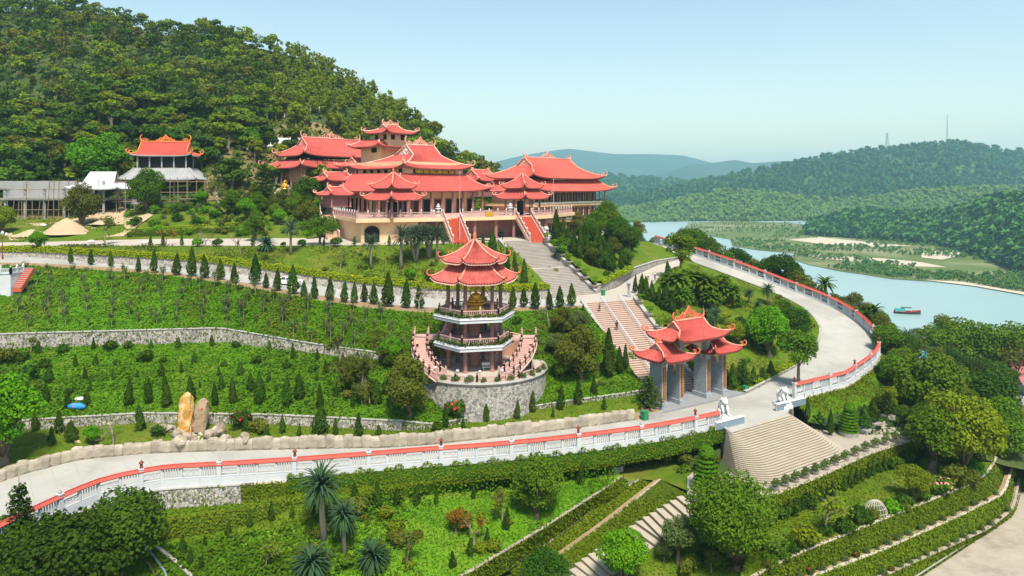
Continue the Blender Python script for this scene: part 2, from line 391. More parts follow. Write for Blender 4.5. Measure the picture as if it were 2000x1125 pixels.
L4 = pxl([(X0, 870, .2), (50, 840, .2), (280, 826, .3), (520, 829, .3), (700, 838, .2), (780, 842, .1), (850, 838, .3), (1000, 808, .8), (1100, 792, 1.2), (1200, 778, 1.6), (1262, 768, 2.0)])
WALL1_H = np.interp(np.linspace(X0, 1262, 160), [X0, 780, 850, 1262], [1.3, 1.3, .6, .5])
L5 = offs(L4, -.25); L5[:, 2] += WALL1_H
L6 = pxl([(X0, 690, 7), (50, 680, 7.1), (430, 668, 7.3), (600, 690, 6.4), (745, 705, 5.6), (850, 712, 5.4), (1060, 692, 6.0), (1150, 680, 6.3), (1200, 676, 6.4)])
WALL2_H = np.interp(np.linspace(X0, 1200, 160), [X0, 430, 600, 745, 800, 1200], [2.3, 2.2, 1.6, 1.2, .25, .2])
L7 = offs(L6, -.2); L7[:, 2] += WALL2_H
L8 = pxl([(X0, 520, 17.6), (50, 518, 17.3), (150, 525, 16.8), (300, 535, 16.2), (430, 552, 15.3), (565, 577, 13.8), (700, 600, 12.3), (820, 611, 11.4), (1000, 609, 10.9), (1142, 602, 10.9)])
L8b = pxl([(X0, 512, 17.8), (50, 513, 17.5), (150, 518, 17.1), (300, 528, 16.5), (430, 544, 15.6), (565, 567, 14.1), (700, 589, 12.6), (820, 600, 11.5), (1000, 601, 11), (1142, 597, 11)])
L9 = pxl([(X0, 498, 18), (67, 502, 17.6), (250, 517, 16.8), (391, 526, 16), (565, 549, 14.3), (700, 570, 12.7), (850, 583, 11.5), (1000, 587, 11.05), (1075, 583, 11)])
WALL3_H = np.interp(np.linspace(X0, 1075, 160), [X0, 60, 250, 1075], [.9, 1.0, 1.5, 1.7])
L10 = offs(L9, -.3); L10[:, 2] += WALL3_H
L11 = pxl([(X0, 482, 18.9), (75, 481, 19.1), (250, 480, 19.4), (500, 480, 19.6), (700, 479, 19.7), (850, 476, 19.8), (985, 472, 19.8)])
L12 = qxl([(X0, 152, 19), (75, 152, 19.3), (300, 153, 19.9), (600, 154, 20), (660, 165, 20), (720, 200, 20), (1000, 215, 19.8), (1245, 206, 17)])
L12g = qxl([(X0, 152.1, 19), (75, 152.1, 19.3), (300, 153.1, 19.9), (600, 154.1, 20), (640, 161, 20)])
L13 = qxl([(X0, 178, 23.5), (100, 178, 23.4), (225, 177, 23.8), (300, 178, 26.5), (400, 181, 28), (520, 184, 28.5), (640, 186, 28)])

loft('lower_lawn', L0, L1, 'lawn_bright', 24, .35, 1.6, .3)
L2 = offs(BAL, .3, -.9); L2b = offs(BAL, .75)
L2b[:, 2] = np.interp(np.linspace(X0, 1405, 160), [X0, 250, 480, 600, 1405], [-4.6, -4.5, -4.0, -2.9, -1.4])
loft('ivy_bank', L1, L2b, 'slope_green', 8, .25, 1.0, .5)
rd_out = offs(BAL, -.25)
loft('road', offs(L3, .05), rd_out, 'concrete', 8)
loft('kerb_bed', offs(L3, 0, -.1), offs(L3, -.55, .75), 'earth', 3, stand=False)
loft('lawn', offs(L3, -.55, .75), L4, 'grass', 14, .22, 1.5, .15)
loft('planted_slope', L5, L6, 'slope_green', 50, .55, 1.1)
loft('planted_slope', L7, L8, 'slope_green', 50, .55, 1.1)
loft('verge', L8, L8b, 'earth', 5, .1, .8)
loft('road', L8b, L9, 'concrete', 6)
LN2 = loft('lawn', L10, L11, 'grass', 24, .25, 2.0, .4)
loft('plaza', L11, L12, 'pave', 12)
loft('garden_bank', L12g, L13, 'grass', 20, .5, 2.5, .4)

# forecourt of the gate, the climbing road round the hill, the side road
SRB = Vector((28.7, 109.0, .3)); SLB = Vector((18.9, 105.4, .3)); SRT = Vector((21.8, 127.3, 11)); SLT = Vector((12.0, 123.7, 11))
URB = Vector((15.9, 134.6, 11)); ULB = Vector((6.9, 128.6, 11)); URT = Vector((6.0, 151.6, 19.8)); ULT = Vector((-2.4, 146.4, 19.8))
GA, GB = P(1293, 808, 0), P(1455, 770, 0)
FTL, FTR = P(1430, 845, 0), P(1536, 808, 0)
PAIR = [((1555, 716, .2), (1650, 751, .2)), ((1585, 690, 1.2), (1700, 716, .7)), ((1602, 665, 2.2), (1718, 694, 1.2)), ((1605, 645, 3.2), (1712, 668, 2.3)), ((1597, 628, 4.4), (1694, 645, 3.4)),
        ((1575, 606, 5.8), (1655, 615, 5)), ((1535, 585, 7.3), (1604, 590, 6.6)), ((1490, 566, 8.7), (1550, 570, 8)), ((1440, 547, 10), (1500, 550, 9.5)), ((1390, 528, 11.6), (1430, 524, 11.8)),
        ((1335, 509, 13.2), (1372, 503.5, 13.4)), ((1290, 492, 14.5), (1320, 488, 14.8)), ((1248, 476, 15.8), (1275, 474, 15.9))]
RIN = arc([P(*a) for a, b in PAIR], 140, 10); ROUT = arc([P(*b) for a, b in PAIR], 140, 10)
loft('road', RIN, ROUT, 'concrete', 8)
RB0 = P(1550, 776, 0)
fc = [Vector(L3[-1]), GA, GB, P(1490, 752, 0), Vector(RIN[0]), Vector(ROUT[0]), RB0, FTR, FTL, Vector(rd_out[-1])]
for p in fc[1:4]+fc[6:9]: p.z = 0.0
poly_sheet('forecourt', [(p.x, p.y, p.z) for p in fc], 'concrete')
poly_sheet('landing', [tuple(SLT), tuple(SRT), tuple(URB), tuple(ULB), tuple(L9[-1]), tuple(L8b[-1])], 'pave')
SIDE = [((21.8, 127.3, 11), (15.9, 134.6, 11)), ((26.5, 138, 11.1), (20.5, 141, 11.1)), ((32, 155, 11.6), (27.0, 157, 11.6)), ((38, 165, 12.6), (34, 168, 12.6)), ((43, 171, 13.3), (41, 174.5, 13.45))]
SF = arc([a for a, b in SIDE], 60); SB = arc([b for a, b in SIDE], 60)
loft('side_road', SF, SB, 'pave', 5)
SRL = arc([(30.5, 110, .3), SRB, SRT]+[a for a, b in SIDE[1:]], 120, 2)
RI2 = arc([GB, P(1490, 752, .1)]+[tuple(p) for p in RIN[:118:6]], 120, 2); RI2 = offs(RI2, 0, .35)
SRL2 = SRL.copy(); SRL2[:, 2] += .15
GARD = loft('garden_slope', RI2, SRL2, 'grass', 30, .4, 2.0, .3)
BEDA = arc([(15.9, 134.6, 12.4), (20.3, 141.3, 12.9), (26.8, 157.2, 13.2), (33.8, 168.2, 13.6), (40.8, 174.8, 13.8)], 80)
BEDB = arc([(6.3, 151.7, 19.8), (12, 156, 19.7), (18, 164, 19.3), (26, 176, 18.3), (37, 193, 16.2)], 80)
loft('garden_slope', BEDA, BEDB, 'grass', 20, .4, 2.0, .6)

SBK = [SLB-Vector((.6, .2, .3)), SLB.lerp(SLT, .5)-Vector((.5, .2, .2)), SLT-Vector((.3, .1, .05))]
loft('stair_bank', arc([tuple(L4[-1]), tuple(L5[-1]), tuple(L6[-1]), tuple(L7[-1]), tuple(L8[-1])], 60, 2), arc(SBK, 60, 0), 'grass', 8, .2, 1.5)
loft('stair_bank', arc([tuple(L3[-1]), tuple(L4[-1])], 12, 0), arc([GA+Vector((-.2, .3, 0)), SLB-Vector((.6, .2, .3))], 12, 0), 'grass', 8)
loft('stair_bank', arc([tuple(L10[-1]), tuple(L11[-1])], 40, 0), arc([ULB+Vector((-.4, 0, .6)), ULT+Vector((-.4, 0, -.05))], 40, 0), 'grass', 6, .15, 1.5)
poly_sheet('plaza_corner', [tuple(L11[-1]+[0, 0, .03]), tuple(ULT+Vector((0, 0, .03))), tuple(URT+Vector((0, 0, .03))), (14, 160, 19.8), (8, 175, 19.83), (-12, 160, 19.83)], 'pave')
# outside the climbing road: bank, woods down to the water
S0 = arc([RB0]+[tuple(p) for p in ROUT[::8]], 150, 4); S0 = offs(S0, .45, -.3)
S1 = arc([(42.6, 103.2, -2.8), (53, 109.3, -2.8), (61.5, 116, -2.6), (70, 125, -2.4), (73.5, 138, -1.2), (71, 153, 2), (63.5, 167, 5), (53, 183, 9), (46, 200, 11.5)], 150, 4)
loft('ivy_bank', S0, S1, 'slope_green', 10, .2, 1)
CR = arc([(62, 98, -5.5), (74, 104, -8), (86, 118, -11), (97, 140, -13.6), (108, 165, -16), (117, 195, -19), (122, 225, -21), (122, 270, -23), (118, 340, -24)], 150, 4)
loft('wooded_bank', S1, CR, 'hill_floor', 24, .6, 3)
CR2 = offs(CR, 9)
CR3 = arc([(98, 96, -13.4), (108, 118, -13.8), (112, 140, -14), (119, 165, -16.2), (126, 195, -19.1), (131, 225, -21.1), (131, 270, -23.1), (126, 340, -24.1)], 150, 4)
CR1 = arc([(88, 100, -13.2), (99, 120, -13.6), (104.5, 141, -13.9), (111, 166, -16.1), (118.5, 196, -19), (123.5, 225, -21), (123.5, 270, -23), (119, 340, -24)], 150, 4)
loft('coast_road', offs(CR1, 0, .06), offs(CR3, 0, .06), 'asphalt', 4)
loft('wooded_bank', CR, offs(CR1, 0, 0), 'hill_floor', 10, .4, 3)
SHORE = arc([(235, 80, -30.4), (220, 120, -30.4), (205, 160, -30.4), (190, 205, -30.4), (176, 250, -30.4), (166, 290, -30.4), (158, 340, -30.4), (156, 410, -30.4)], 150, 4)
loft('wooded_bank', CR3, SHORE, 'hill_floor', 24, .6, 3)
FARB = arc([(46, 200, 11.5), (60, 260, 3), (75, 340, -6), (90, 480, -14), (100, 640, -22), (120, 800, -29)], 80, 4)
FARS = arc([(122, 270, -23), (135, 300, -26), (150, 345, -28), (158, 480, -30.4), (172, 600, -30.4), (160, 820, -30.4)], 80, 4)
loft('wooded_bank', FARB, FARS, 'hill_floor', 24, 1.2, 8)

# forecourt side of the fan stair and the terraces under it
FP = [P(*q) for q in ((1345, 965, -4), (1500, 969, -4), (1600, 932, -4), (1700, 887, -4), (1812, 852, -4), (1796, 838, -4), (1745, 816, -4), (1690, 820, -4), (1620, 830, -4), (1570, 815, -4), (1400, 872, -4), (1345, 930, -4))]
poly_sheet('lower_plaza', FP, 'sandpave')
T0 = pxl([(1485, 973, -4), (1510, 966, -4), (1600, 931, -4), (1700, 885, -4), (1812, 851, -4), (1862, 852, -4.2)], 100, 4)
T1 = offs(T0, .35, -2.3)
T2 = pxl([(1440, 1142, -7), (1545, 1087, -7), (1628, 1053, -7), (1772, 995, -7), (1904, 942, -7), (1938, 915, -7), (1946, 893, -6.8)], 100, 4)
T3 = pxl([(1455, 1180, -9), (1564, 1125, -9), (1715, 1068, -9), (1866, 1002, -9), (1950, 961, -9), (1965, 934, -9), (1966, 912, -8.9)], 100, 4)
T4 = pxl([(1560, 1200, -11), (1708, 1125, -11), (1791, 1089, -11), (1923, 1029, -11), (1978, 987, -11), (1984, 945, -11), (1985, 922, -11)], 100, 4)
T5 = pxl([(1650, 1215, -11.9), (1787, 1125, -11.9), (1866, 1074, -11.9), (1978, 999, -11.9), (1992, 964, -11.9), (1994, 930, -11.9)], 100, 4)
loft('terrace_garden', T1, T2, 'grass', 14, .3, 1.5, .1)
T3o = offs(T3, .6); T4o = offs(T4, .4)
T6 = offs(T5, 34, -.6)
loft('parking_ground', offs(T5, .2, -.35), T6, 'sandpave', 10)
E0 = pxl([(1215, 930, -4), (1060, 1030, -5.6), (900, 1125, -7.2)], 80, 3)
E1 = pxl([(1228, 941, -4.6), (1158, 986, -6.2), (1029, 1074, -7.6), (955, 1125, -8.6)], 80, 3)
E1o = pxl([(1248, 935, -4.6), (1183, 976, -6.2), (1120, 1021, -7.2), (1078, 1053, -7.8), (990, 1112, -8.9)], 80, 3)
E2 = pxl([(1277, 938, -5), (1165, 1025, -7.8), (1081, 1084, -9.2), (1020, 1125, -10)], 80, 3)
E2o = pxl([(1290, 936, -4.9), (1185, 1021, -7.75), (1100, 1081, -9.15), (1040, 1122, -9.95)], 80, 3)
E3 = pxl([(1347, 960, -4.2), (1246, 1021, -7), (1127, 1102, -9.8), (1085, 1131, -10.6)], 80, 3)
E4 = offs(E3, -4.6)
EG = arc([(30.3, 81.2, -6.4), (28, 76, -7), (26, 70, -8.2), (24, 63, -10)], 80)
loft('stair_bed', E4, EG, 'grass', 14, .3, 1.5, .2)
loft('ledge', E1, E1o, 'coping', 3); loft('ledge', E2, E2o, 'earth', 3)
loft('ledge', T3, T3o, 'earth', 3); loft('ledge', T4, T4o, 'earth', 3); loft('ledge', T5, offs(T5, .2), 'coping', 2)

def joints(parent_name, A, B, every, w=.07):
    for i in range(every, len(A)-1, every):
        a, b = Vector(A[i]), Vector(B[i]); d = (Vector(A[i+1])-a).normalized()*w; up = Vector((0, 0, .006)); g = MB(); g.add([a+up, b+up, b+d+up, a+d+up], [(0, 1, 2, 3)]); g.build('joint', 'coping', parent_name)
ROADS = [o for o in COL.objects if o.name.startswith('road')]
joints(ROADS[0], offs(L3, .05), rd_out, 5); joints(ROADS[2], RIN, ROUT, 7)
# ---- ground under everything, fitted to the surveyed lines
pts = np.vstack(CTRL+[V2(fc), V2(FP)]); pts = pts[RNG.permutation(len(pts))[:7000]]
gx = np.arange(-190, 262, 2.6); gy = np.arange(34, 262, 2.6)
GX, GY = np.meshgrid(gx, gy); GZ = np.zeros_like(GX)
for r in range(len(gy)):
    d = (GX[r][:, None]-pts[:, 0])**2+(GY[r][:, None]-pts[:, 1])**2
    idx = np.argpartition(d, 10, axis=1)[:, :10]; dd = np.take_along_axis(d, idx, 1); zz = pts[idx, 2]
    w = 1/(dd+.4); GZ[r] = np.minimum((w*zz).sum(1)/w.sum(1), zz.min(1)+.35*np.sqrt(dd.min(1)))-1.3-np.minimum(.02*np.sqrt(dd.min(1)), 1)
GZ = np.where(np.hypot(GX+4.9, GY-101.9) < 9.4, np.minimum(GZ, 4.0), GZ)
Vv = np.stack([GX, GY, GZ], 2).reshape(-1, 3); n = len(gx)
i = (np.arange(n-1)[None]+np.arange(len(gy)-1)[:, None]*n).ravel()
tag(link('ground', np_mesh('ground', Vv, np.stack([i, i+1, i+n+1, i+n], 1), 'hill_floor')), kind='structure')
TERR.append((Vv, np.stack([i, i+1, i+n+1, i+n], 1), 'ground'))

# ---- the wooded mountain behind the halls
CREST = np.array([(-420, -20), (-200, 10), (0, 22), (120, 22), (200, 28), (330, 62), (450, 76), (560, 102), (620, 126), (700, 165), (760, 202), (820, 244), (870, 290), (905, 318), (940, 342), (1010, 362)], float)
def mountain():
    us = np.linspace(-420, 1010, 150); vs = np.linspace(0, 1.5, 60)
    yb = np.interp(us, [-420, 100, 300, 420, 640, 700, 800, 1010], [176, 176, 176, 179, 184, 206, 214, 222])
    zb = np.interp(us, [-420, 100, 225, 300, 400, 520, 640, 700, 800, 1010], [23.2, 23.0, 23.4, 26.1, 27.6, 28.2, 27.7, 24, 20, 17])
    yc = np.interp(us, [-420, 0, 300, 600, 800, 1010], [330, 320, 305, 290, 285, 290])
    cy = np.interp(us, CREST[:, 0], CREST[:, 1]); zc = CZ-(cy-HY)*yc/F
    Vs = []
    for v in vs:
        y = yb+(yc-yb)*v
        s = np.clip(v, 0, 1); h = np.where(v <= 1, (.35*s+.65*s**1.15), 1-(v-1)*.8)
        z = zb+(zc-zb)*h
        x = (us-1000)/F*y
        w = min(1, 5*v)*(1-.6*min(1, max(0, 1-abs(v-1)*4)))
        z = z+w*((vnoise(x+500, y, 22, 3)-.5)*9+(vnoise(x+500, y, 7, 4)-.5)*2.5)
        Vs.append(np.stack([x, y, z], 1))
    G = np.array(Vs); n = len(us); i = (np.arange(n-1)[None]+np.arange(len(vs)-1)[:, None]*n).ravel()
    return G, np.stack([i, i+1, i+n+1, i+n], 1)
MG, MQ = mountain()
mx = (MG[:, :, 0]/MG[:, :, 1]*F+1000).reshape(-1); mv = np.repeat(np.linspace(0, 1.5, 60), 150)
fv = mv[MQ[:, 0]]; fx = mx[MQ[:, 0]]
cut = ((fx > 395) & (fx < 760) & (fv < np.interp(fx, [395, 450, 520, 640, 720, 770], [.06, .24, .42, .48, .36, .1]))) | ((fx > -60) & (fx < 210) & (fv < .05))
tag(link('mountain', np_mesh('mountain', MG.reshape(-1, 3), MQ, ['hill_floor', 'hill_cut'], cut.astype(int))), kind='structure')
TERR.append((MG.reshape(-1, 3), MQ, 'mountain'))

# ---- water, marsh, far hills
def sheet(name, pts, m, kind='structure'): return poly_sheet(name, pts, m, stand=False)
tag(link('land', np_mesh('land', np.array([(-7000, 60, -31.5), (7000, 60, -31.5), (7000, 9000, -31.5), (-7000, 9000, -31.5)], float), np.array([[0, 1, 2, 3]]), 'far_woods')), kind='structure')
ZW = -30.0
def Wp(px, py, dz=0.0): return P(px, py, ZW+dz)
sheet('water', [(700, 60, ZW), (1500, 500, ZW), (900, 1500, ZW), (100, 1500, ZW), (80, 700, ZW), (110, 250, ZW), (150, 60, ZW)], 'water')
mar = [(1345, 436), (1440, 431), (1560, 437), (1600, 450), (1700, 462), (1800, 469), (1870, 486), (1960, 518), (2080, 545), (2080, 575), (1990, 571), (1880, 552), (1800, 548), (1740, 544), (1690, 536), (1640, 529), (1580, 517), (1545, 505), (1560, 495), (1500, 490), (1470, 487), (1430, 480), (1428, 468), (1400, 463), (1370, 458), (1330, 452)]
sheet('marsh', [Wp(a, b, .35) for a, b in mar], 'marsh')
sheet('sandbank', [Wp(a, b, .55) for a, b in ((1800, 546), (1880, 550), (1990, 569), (2080, 580), (2080, 592), (1990, 573.5), (1900, 558), (1840, 551))], 'beach')
sheet('sandbank', [Wp(a, b, .6) for a, b in ((1560, 494), (1640, 500), (1730, 505), (1800, 512), (1850, 522), (1780, 520), (1690, 512), (1600, 505))], 'beach')
sheet('sandbank', [Wp(a, b, .6) for a, b in ((1800, 492), (1870, 487), (1885, 497), (1840, 507), (1800, 503))], 'beach')
sheet('sandbank', [Wp(a, b, .6) for a, b in ((1540, 468), (1600, 463), (1700, 473), (1780, 480), (1700, 482), (1600, 476))], 'beach')
HILLS = {}
def ridge(name, base, crest, back, m, nv=24, amp=6, nsc=60, px0=None, prof=1.0, seed=5):
    """a hill from its foot line (px, py, Y) up to its skyline (px, py, Y)"""
    b = np.array(base, float); c = np.array(crest, float); n = 120
    us = np.linspace(b[0, 0], b[-1, 0], n); uc = np.linspace(c[0, 0], c[-1, 0], n)
    A = V2([QY(u, np.interp(u, b[:, 0], b[:, 1]), np.interp(u, b[:, 0], b[:, 2])) for u in us])
    C = V2([QY(u, np.interp(u, c[:, 0], c[:, 1]), np.interp(u, c[:, 0], c[:, 2])) for u in uc])
    A, C = smooth(A, 2), smooth(C, 2)
    D = C.copy(); D[:, 1] += back; D[:, 0] *= (C[:, 1]+back)/C[:, 1]; D[:, 2] = np.minimum(A[:, 2].min(), -31)
    rows = []
    for v in np.linspace(0, 1, nv):
        R = A*(1-v)+C*v; R[:, 2] = A[:, 2]+(C[:, 2]-A[:, 2])*v**prof
        w = math.sin(math.pi*v); R[:, 2] += w*amp*(vnoise(R[:, 0]+3000, R[:, 1], nsc, seed)-.5)*2
        rows.append(R)
    for v in (.4, 1): rows.append(C*(1-v)+D*v)
    G = np.array(rows); k = (np.arange(n-1)[None]+np.arange(len(rows)-1)[:, None]*n).ravel()
    o = tag(link(name, np_mesh(name, G.reshape(-1, 3), np.stack([k, k+1, k+n+1, k+n], 1), m)), kind='structure')
    o.data.polygons.foreach_set('use_smooth', [True]*len(o.data.polygons))
    return G[:nv]
wl = lambda py: 61.5*F/(py-HY)
ridge('mountain', [(860, 372, 4800), (1750, 372, 4800)], [(860, 338, 6200), (920, 332, 6200), (960, 318, 6200), (1010, 306, 6200), (1060, 297, 6200), (1110, 290, 6200), (1150, 295, 6200), (1200, 301, 6200), (1270, 301, 6200), (1330, 303, 6200), (1380, 315, 6200), (1440, 330, 6200), (1520, 335, 6200), (1650, 345, 6200), (1750, 350, 6200)], 900, 'far_mountain', 16, 40, 500)
ridge('mountain', [(1140, 378, 3800), (1800, 378, 3800)], [(1140, 352, 4600), (1240, 350, 4600), (1300, 338, 4600), (1350, 322, 4600), (1400, 317, 4600), (1436, 312, 4600), (1470, 319, 4600), (1530, 314, 4600), (1590, 319, 4600), (1650, 330, 4600), (1800, 350, 4600)], 700, 'far_mountain', 16, 30, 350, seed=8)
HILLS['far'] = ridge('hill', [(860, 408, 1750), (1420, 420, 1750)], [(860, 368, 2500), (960, 358, 2500), (1100, 348, 2500), (1190, 345, 2500), (1260, 352, 2500), (1340, 358, 2500), (1420, 352, 2500)], 400, 'far_woods', 16, 12, 160)
HILLS['big'] = ridge('hill', [(1150, 432, 1420), (1330, 430, 1420), (1600, 428, 1380), (2250, 440, 1250)], [(1150, 392, 1700), (1250, 385, 1750), (1330, 366, 1850), (1400, 350, 1950), (1460, 339, 1950), (1530, 328, 1950), (1600, 308, 1950), (1680, 297, 1950), (1760, 290, 1950), (1850, 281, 1950), (1900, 286, 1950), (1960, 297, 1950), (2050, 300, 1950), (2250, 320, 1950)], 500, 'far_woods', 26, 14, 150)
HILLS['plant'] = ridge('hill', [(1180, 441, wl(437)), (1340, 434, wl(433)), (1600, 434, wl(432)), (2000, 450, 1000)], [(1180, 412, 1450), (1290, 400, 1440), (1350, 384, 1430), (1430, 374, 1420), (1520, 378, 1400), (1600, 393, 1380), (1680, 392, 1360), (1760, 378, 1350), (1850, 372, 1330), (2000, 366, 1300)], 120, 'far_woods', 16, 5, 90, seed=9)
HILLS['spur'] = ridge('hill', [(1572, 460, 905), (1650, 468, wl(466)), (1750, 474, wl(473)), (1830, 481, wl(480)), (1900, 502, wl(500)), (2000, 542, wl(540)), (2150, 590, wl(586))], [(1585, 440, 960), (1640, 424, 960), (1700, 418, 940), (1760, 425, 900), (1830, 424, 860), (1890, 410, 820), (1930, 396, 780), (2000, 386, 740), (2150, 370, 700)], 160, 'far_woods', 14, 3, 40, seed=10)

# ---- one search tree over all walkable ground
bv, bf, o_, OWNER = [], [], 0, []
for Vv, Qd, nm_ in TERR:
    bv.append(Vv); bf.append(Qd+o_); o_ += len(Vv); OWNER += [nm_]*len(Qd)
bv = np.vstack(bv); bf = np.vstack(bf)
BVH = BVHTree.FromPolygons([tuple(p) for p in bv.tolist()], [tuple(dict.fromkeys(f)) for f in bf.tolist()])
CAMV = Vector((0, 0, CZ))
def hit(px, py, dz=0):
    """ground point seen at a photo pixel"""
    d = Vector(((px-1000)/F, 1, -(py-HY)/F)); r = BVH.ray_cast(CAMV, d.normalized())
    if r[0] is None: return P(px, max(py, 440), 0)
    p = r[0].copy(); p.z += dz; return p
HARD = {'road', 'plaza', 'forecourt', 'landing', 'side_road', 'lower_plaza', 'coast_road', 'parking_ground', 'verge', 'plaza_corner', 'ledge'}
def soft(px, py):
    r = BVH.ray_cast(CAMV, Vector(((px-1000)/F, 1, -(py-HY)/F)).normalized()); return r[0] is not None and OWNER[r[2]] not in HARD
def ground(x, y, top=130):
    r = BVH.ray_cast(Vector((x, y, top)), Vector((0, 0, -1))); return r[0].z if r[0] is not None else 0.0
def sc(p): return F/p.y        # photo pixels per metre there
# ---------------------------------------------------------------- plants
def unit(a): return a/(np.linalg.norm(a, axis=1)[:, None]+1e-9)
def cards(p, nrm, size, rng, aspect=.62, up=None):
    """one diamond leaf (or leaf clump) per point"""
    n = len(p); nrm = unit(nrm)
    t = rng.normal(size=(n, 3)) if up is None else np.tile(up, (n, 1))+rng.normal(size=(n, 3))*.35
    t = unit(t-nrm*(t*nrm).sum(1)[:, None]); b = np.cross(nrm, t)
    a = (size*rng.uniform(.65, 1.35, n))[:, None]
    V = np.stack([p+t*a, p+b*a*aspect, p-t*a, p-b*a*aspect], 1).reshape(-1, 3)
    return V, np.arange(4*n).reshape(-1, 4)
def sphere_dirs(n, rng, low=-.55):
    d = unit(rng.normal(size=(n*3, 3))); d = d[d[:, 2] > low+rng.uniform(-.3, .3, len(d))]; return d[:n]
def blob_points(C, R, n, rng, squash=.85, low=-.5):
    w = R**2/np.sum(R**2); k = rng.choice(len(C), n, p=w); d = sphere_dirs(n, rng, low)
    while len(d) < n: d = np.vstack([d, sphere_dirs(n, rng, low)])[:n]
    rr = R[k]*(.72+.36*rng.random(n)); p = C[k]+d*rr[:, None]*np.array([1, 1, squash])
    return p, d
TPL = {}
def combine(parts):
    Vs, Qs, o = [], [], 0
    for V, Qd in parts: Vs.append(V); Qs.append(Qd+o); o += len(V)
    return np.vstack(Vs), np.vstack(Qs)
def mb_arr(mb):
    V = np.array(mb.v, float); Qd = np.array([f if len(f) == 4 else (f[0], f[1], f[2], f[2]) for f in mb.f if len(f) in (3, 4)])
    return V, Qd
def reg(key, trunk, crown, leafmat, bark, H, one=False):
    """keep a plant of nominal height H: separate trunk and crown meshes, or one mesh with both"""
    d = dict(H=H, crown=crown, mat=leafmat, bark=bark)
    if one:
        if trunk:
            tv, tf = mb_arr(trunk); V = np.vstack([crown[0], tv]); fs = crown[1].tolist()+[tuple(dict.fromkeys((f+len(crown[0])).tolist())) for f in tf]
            me = bpy.data.meshes.new(key); me.from_pydata(V.tolist(), [], fs); me.materials.append(M[leafmat]); me.materials.append(M[bark])
            mi = np.zeros(len(fs), int); mi[len(crown[1]):] = 1; me.polygons.foreach_set('material_index', mi); me.update(); d['me'] = me
        else: d['me'] = np_mesh(key, crown[0], crown[1], leafmat)
    else:
        d['tm'] = trunk.mesh(key+'_trunk', bark, True) if trunk else None
        d['cm'] = np_mesh(key+'_crown', crown[0], crown[1], leafmat)
    TPL[key] = d
def broad(key, seed, H=8, R=3.4, tf=.28, nb=26, n=3600, leaf=.28, m='leaf_mid', bark='bark', squash=.85, one=False, sparse=1.0, lean=0, tr=.045):
    r = np.random.default_rng(seed); hc = H*(1-tf)/2; zc = H*tf+hc
    d = unit(r.normal(size=(nb, 3))); d[:, 2] = np.where(r.random(nb) < .38, -np.abs(d[:, 2])*.8, np.abs(d[:, 2])); k = r.uniform(.45, .74, nb)[:, None]
    C = d*k*np.array([R, R, hc])+np.array([lean, 0, zc]); Rb = R*r.uniform(.2, .46, nb)
    p, nd = blob_points(C, Rb, n, r, squash); cr = cards(p, nd*.8+r.normal(size=(n, 3))*.55+np.array([0, 0, .35]), leaf, r)
    t = MB(); rt = H*tr; top = Vector((lean*.7, 0, H*tf+hc*.5))
    t.tube([(0, 0, -.3), (0, 0, .05), (lean*.25, .05, H*tf*.6), (lean*.5, 0, H*tf), top], [rt*1.7, rt*1.25, rt, rt*.8, rt*.35], 8)
    for c in C[:max(5, nb//3)]:
        s = Vector((lean*.5, 0, H*tf*r.uniform(.75, 1.1))); e = Vector(c); mid = s.lerp(e, .5)+Vector((0, 0, .12*H*.4))
        t.tube([s, mid, e], [rt*.5, rt*.3, rt*.12], 5)
    reg(key, t, cr, m, bark, H, one)
def cypress(key, seed, H=4, R=.75, n=1100, leaf=.17, m='leaf_cypress', one=False, tear=True, stem=.1):
    r = np.random.default_rng(seed); t = r.random(n)**.85
    rad_ = R*np.minimum(1, t*4.5+.35)**.8*(1-t)**.72*1.12; a = r.random(n)*2*np.pi
    lump = 1+.16*np.sin(a*3+t*9+seed)+.12*np.sin(a*5-t*17)
    q = np.sqrt(r.uniform(.45, 1, n)); p = np.stack([np.cos(a)*rad_*lump*q, np.sin(a)*rad_*lump*q, H*stem+t*H*(1-stem)], 1)
    nr = np.stack([np.cos(a), np.sin(a), .35+0*a], 1)+r.normal(size=(n, 3))*.35
    cr = cards(p, nr, leaf, r, .5, np.array([0, 0, 1.0]))
    tk = MB(); tk.tube([(0, 0, -.2), (0, 0, H*.8)], [H*.025, H*.006], 6)
    reg(key, tk, cr, m, 'bark', H, one)
def sapling(key, seed, H=2.4, m='leaf_grey', n=230):
    r = np.random.default_rng(seed); t = MB(); t.tube([(0, 0, -.2), (.03, 0, H*.4), (0, .03, H*.9)], [.05, .04, .015], 5); pts = []
    for k in range(9):
        a = k*2.4+seed; z = H*r.uniform(.3, .6); e = Vector((math.cos(a)*H*.2*r.uniform(.5, 1.1), math.sin(a)*H*.2*r.uniform(.5, 1.1), H*r.uniform(.7, 1.02)))
        t.tube([(0, 0, z), e], [.022, .008], 4)
        for q in range(n//9): pts.append(Vector((0, 0, z)).lerp(e, r.uniform(.35, 1.05))+Vector(r.normal(size=3)*.1))
    p = np.array(pts); reg(key, t, cards(p, r.normal(size=(len(p), 3))+[0, 0, .4], .085, r), m, 'palebark', H, True)
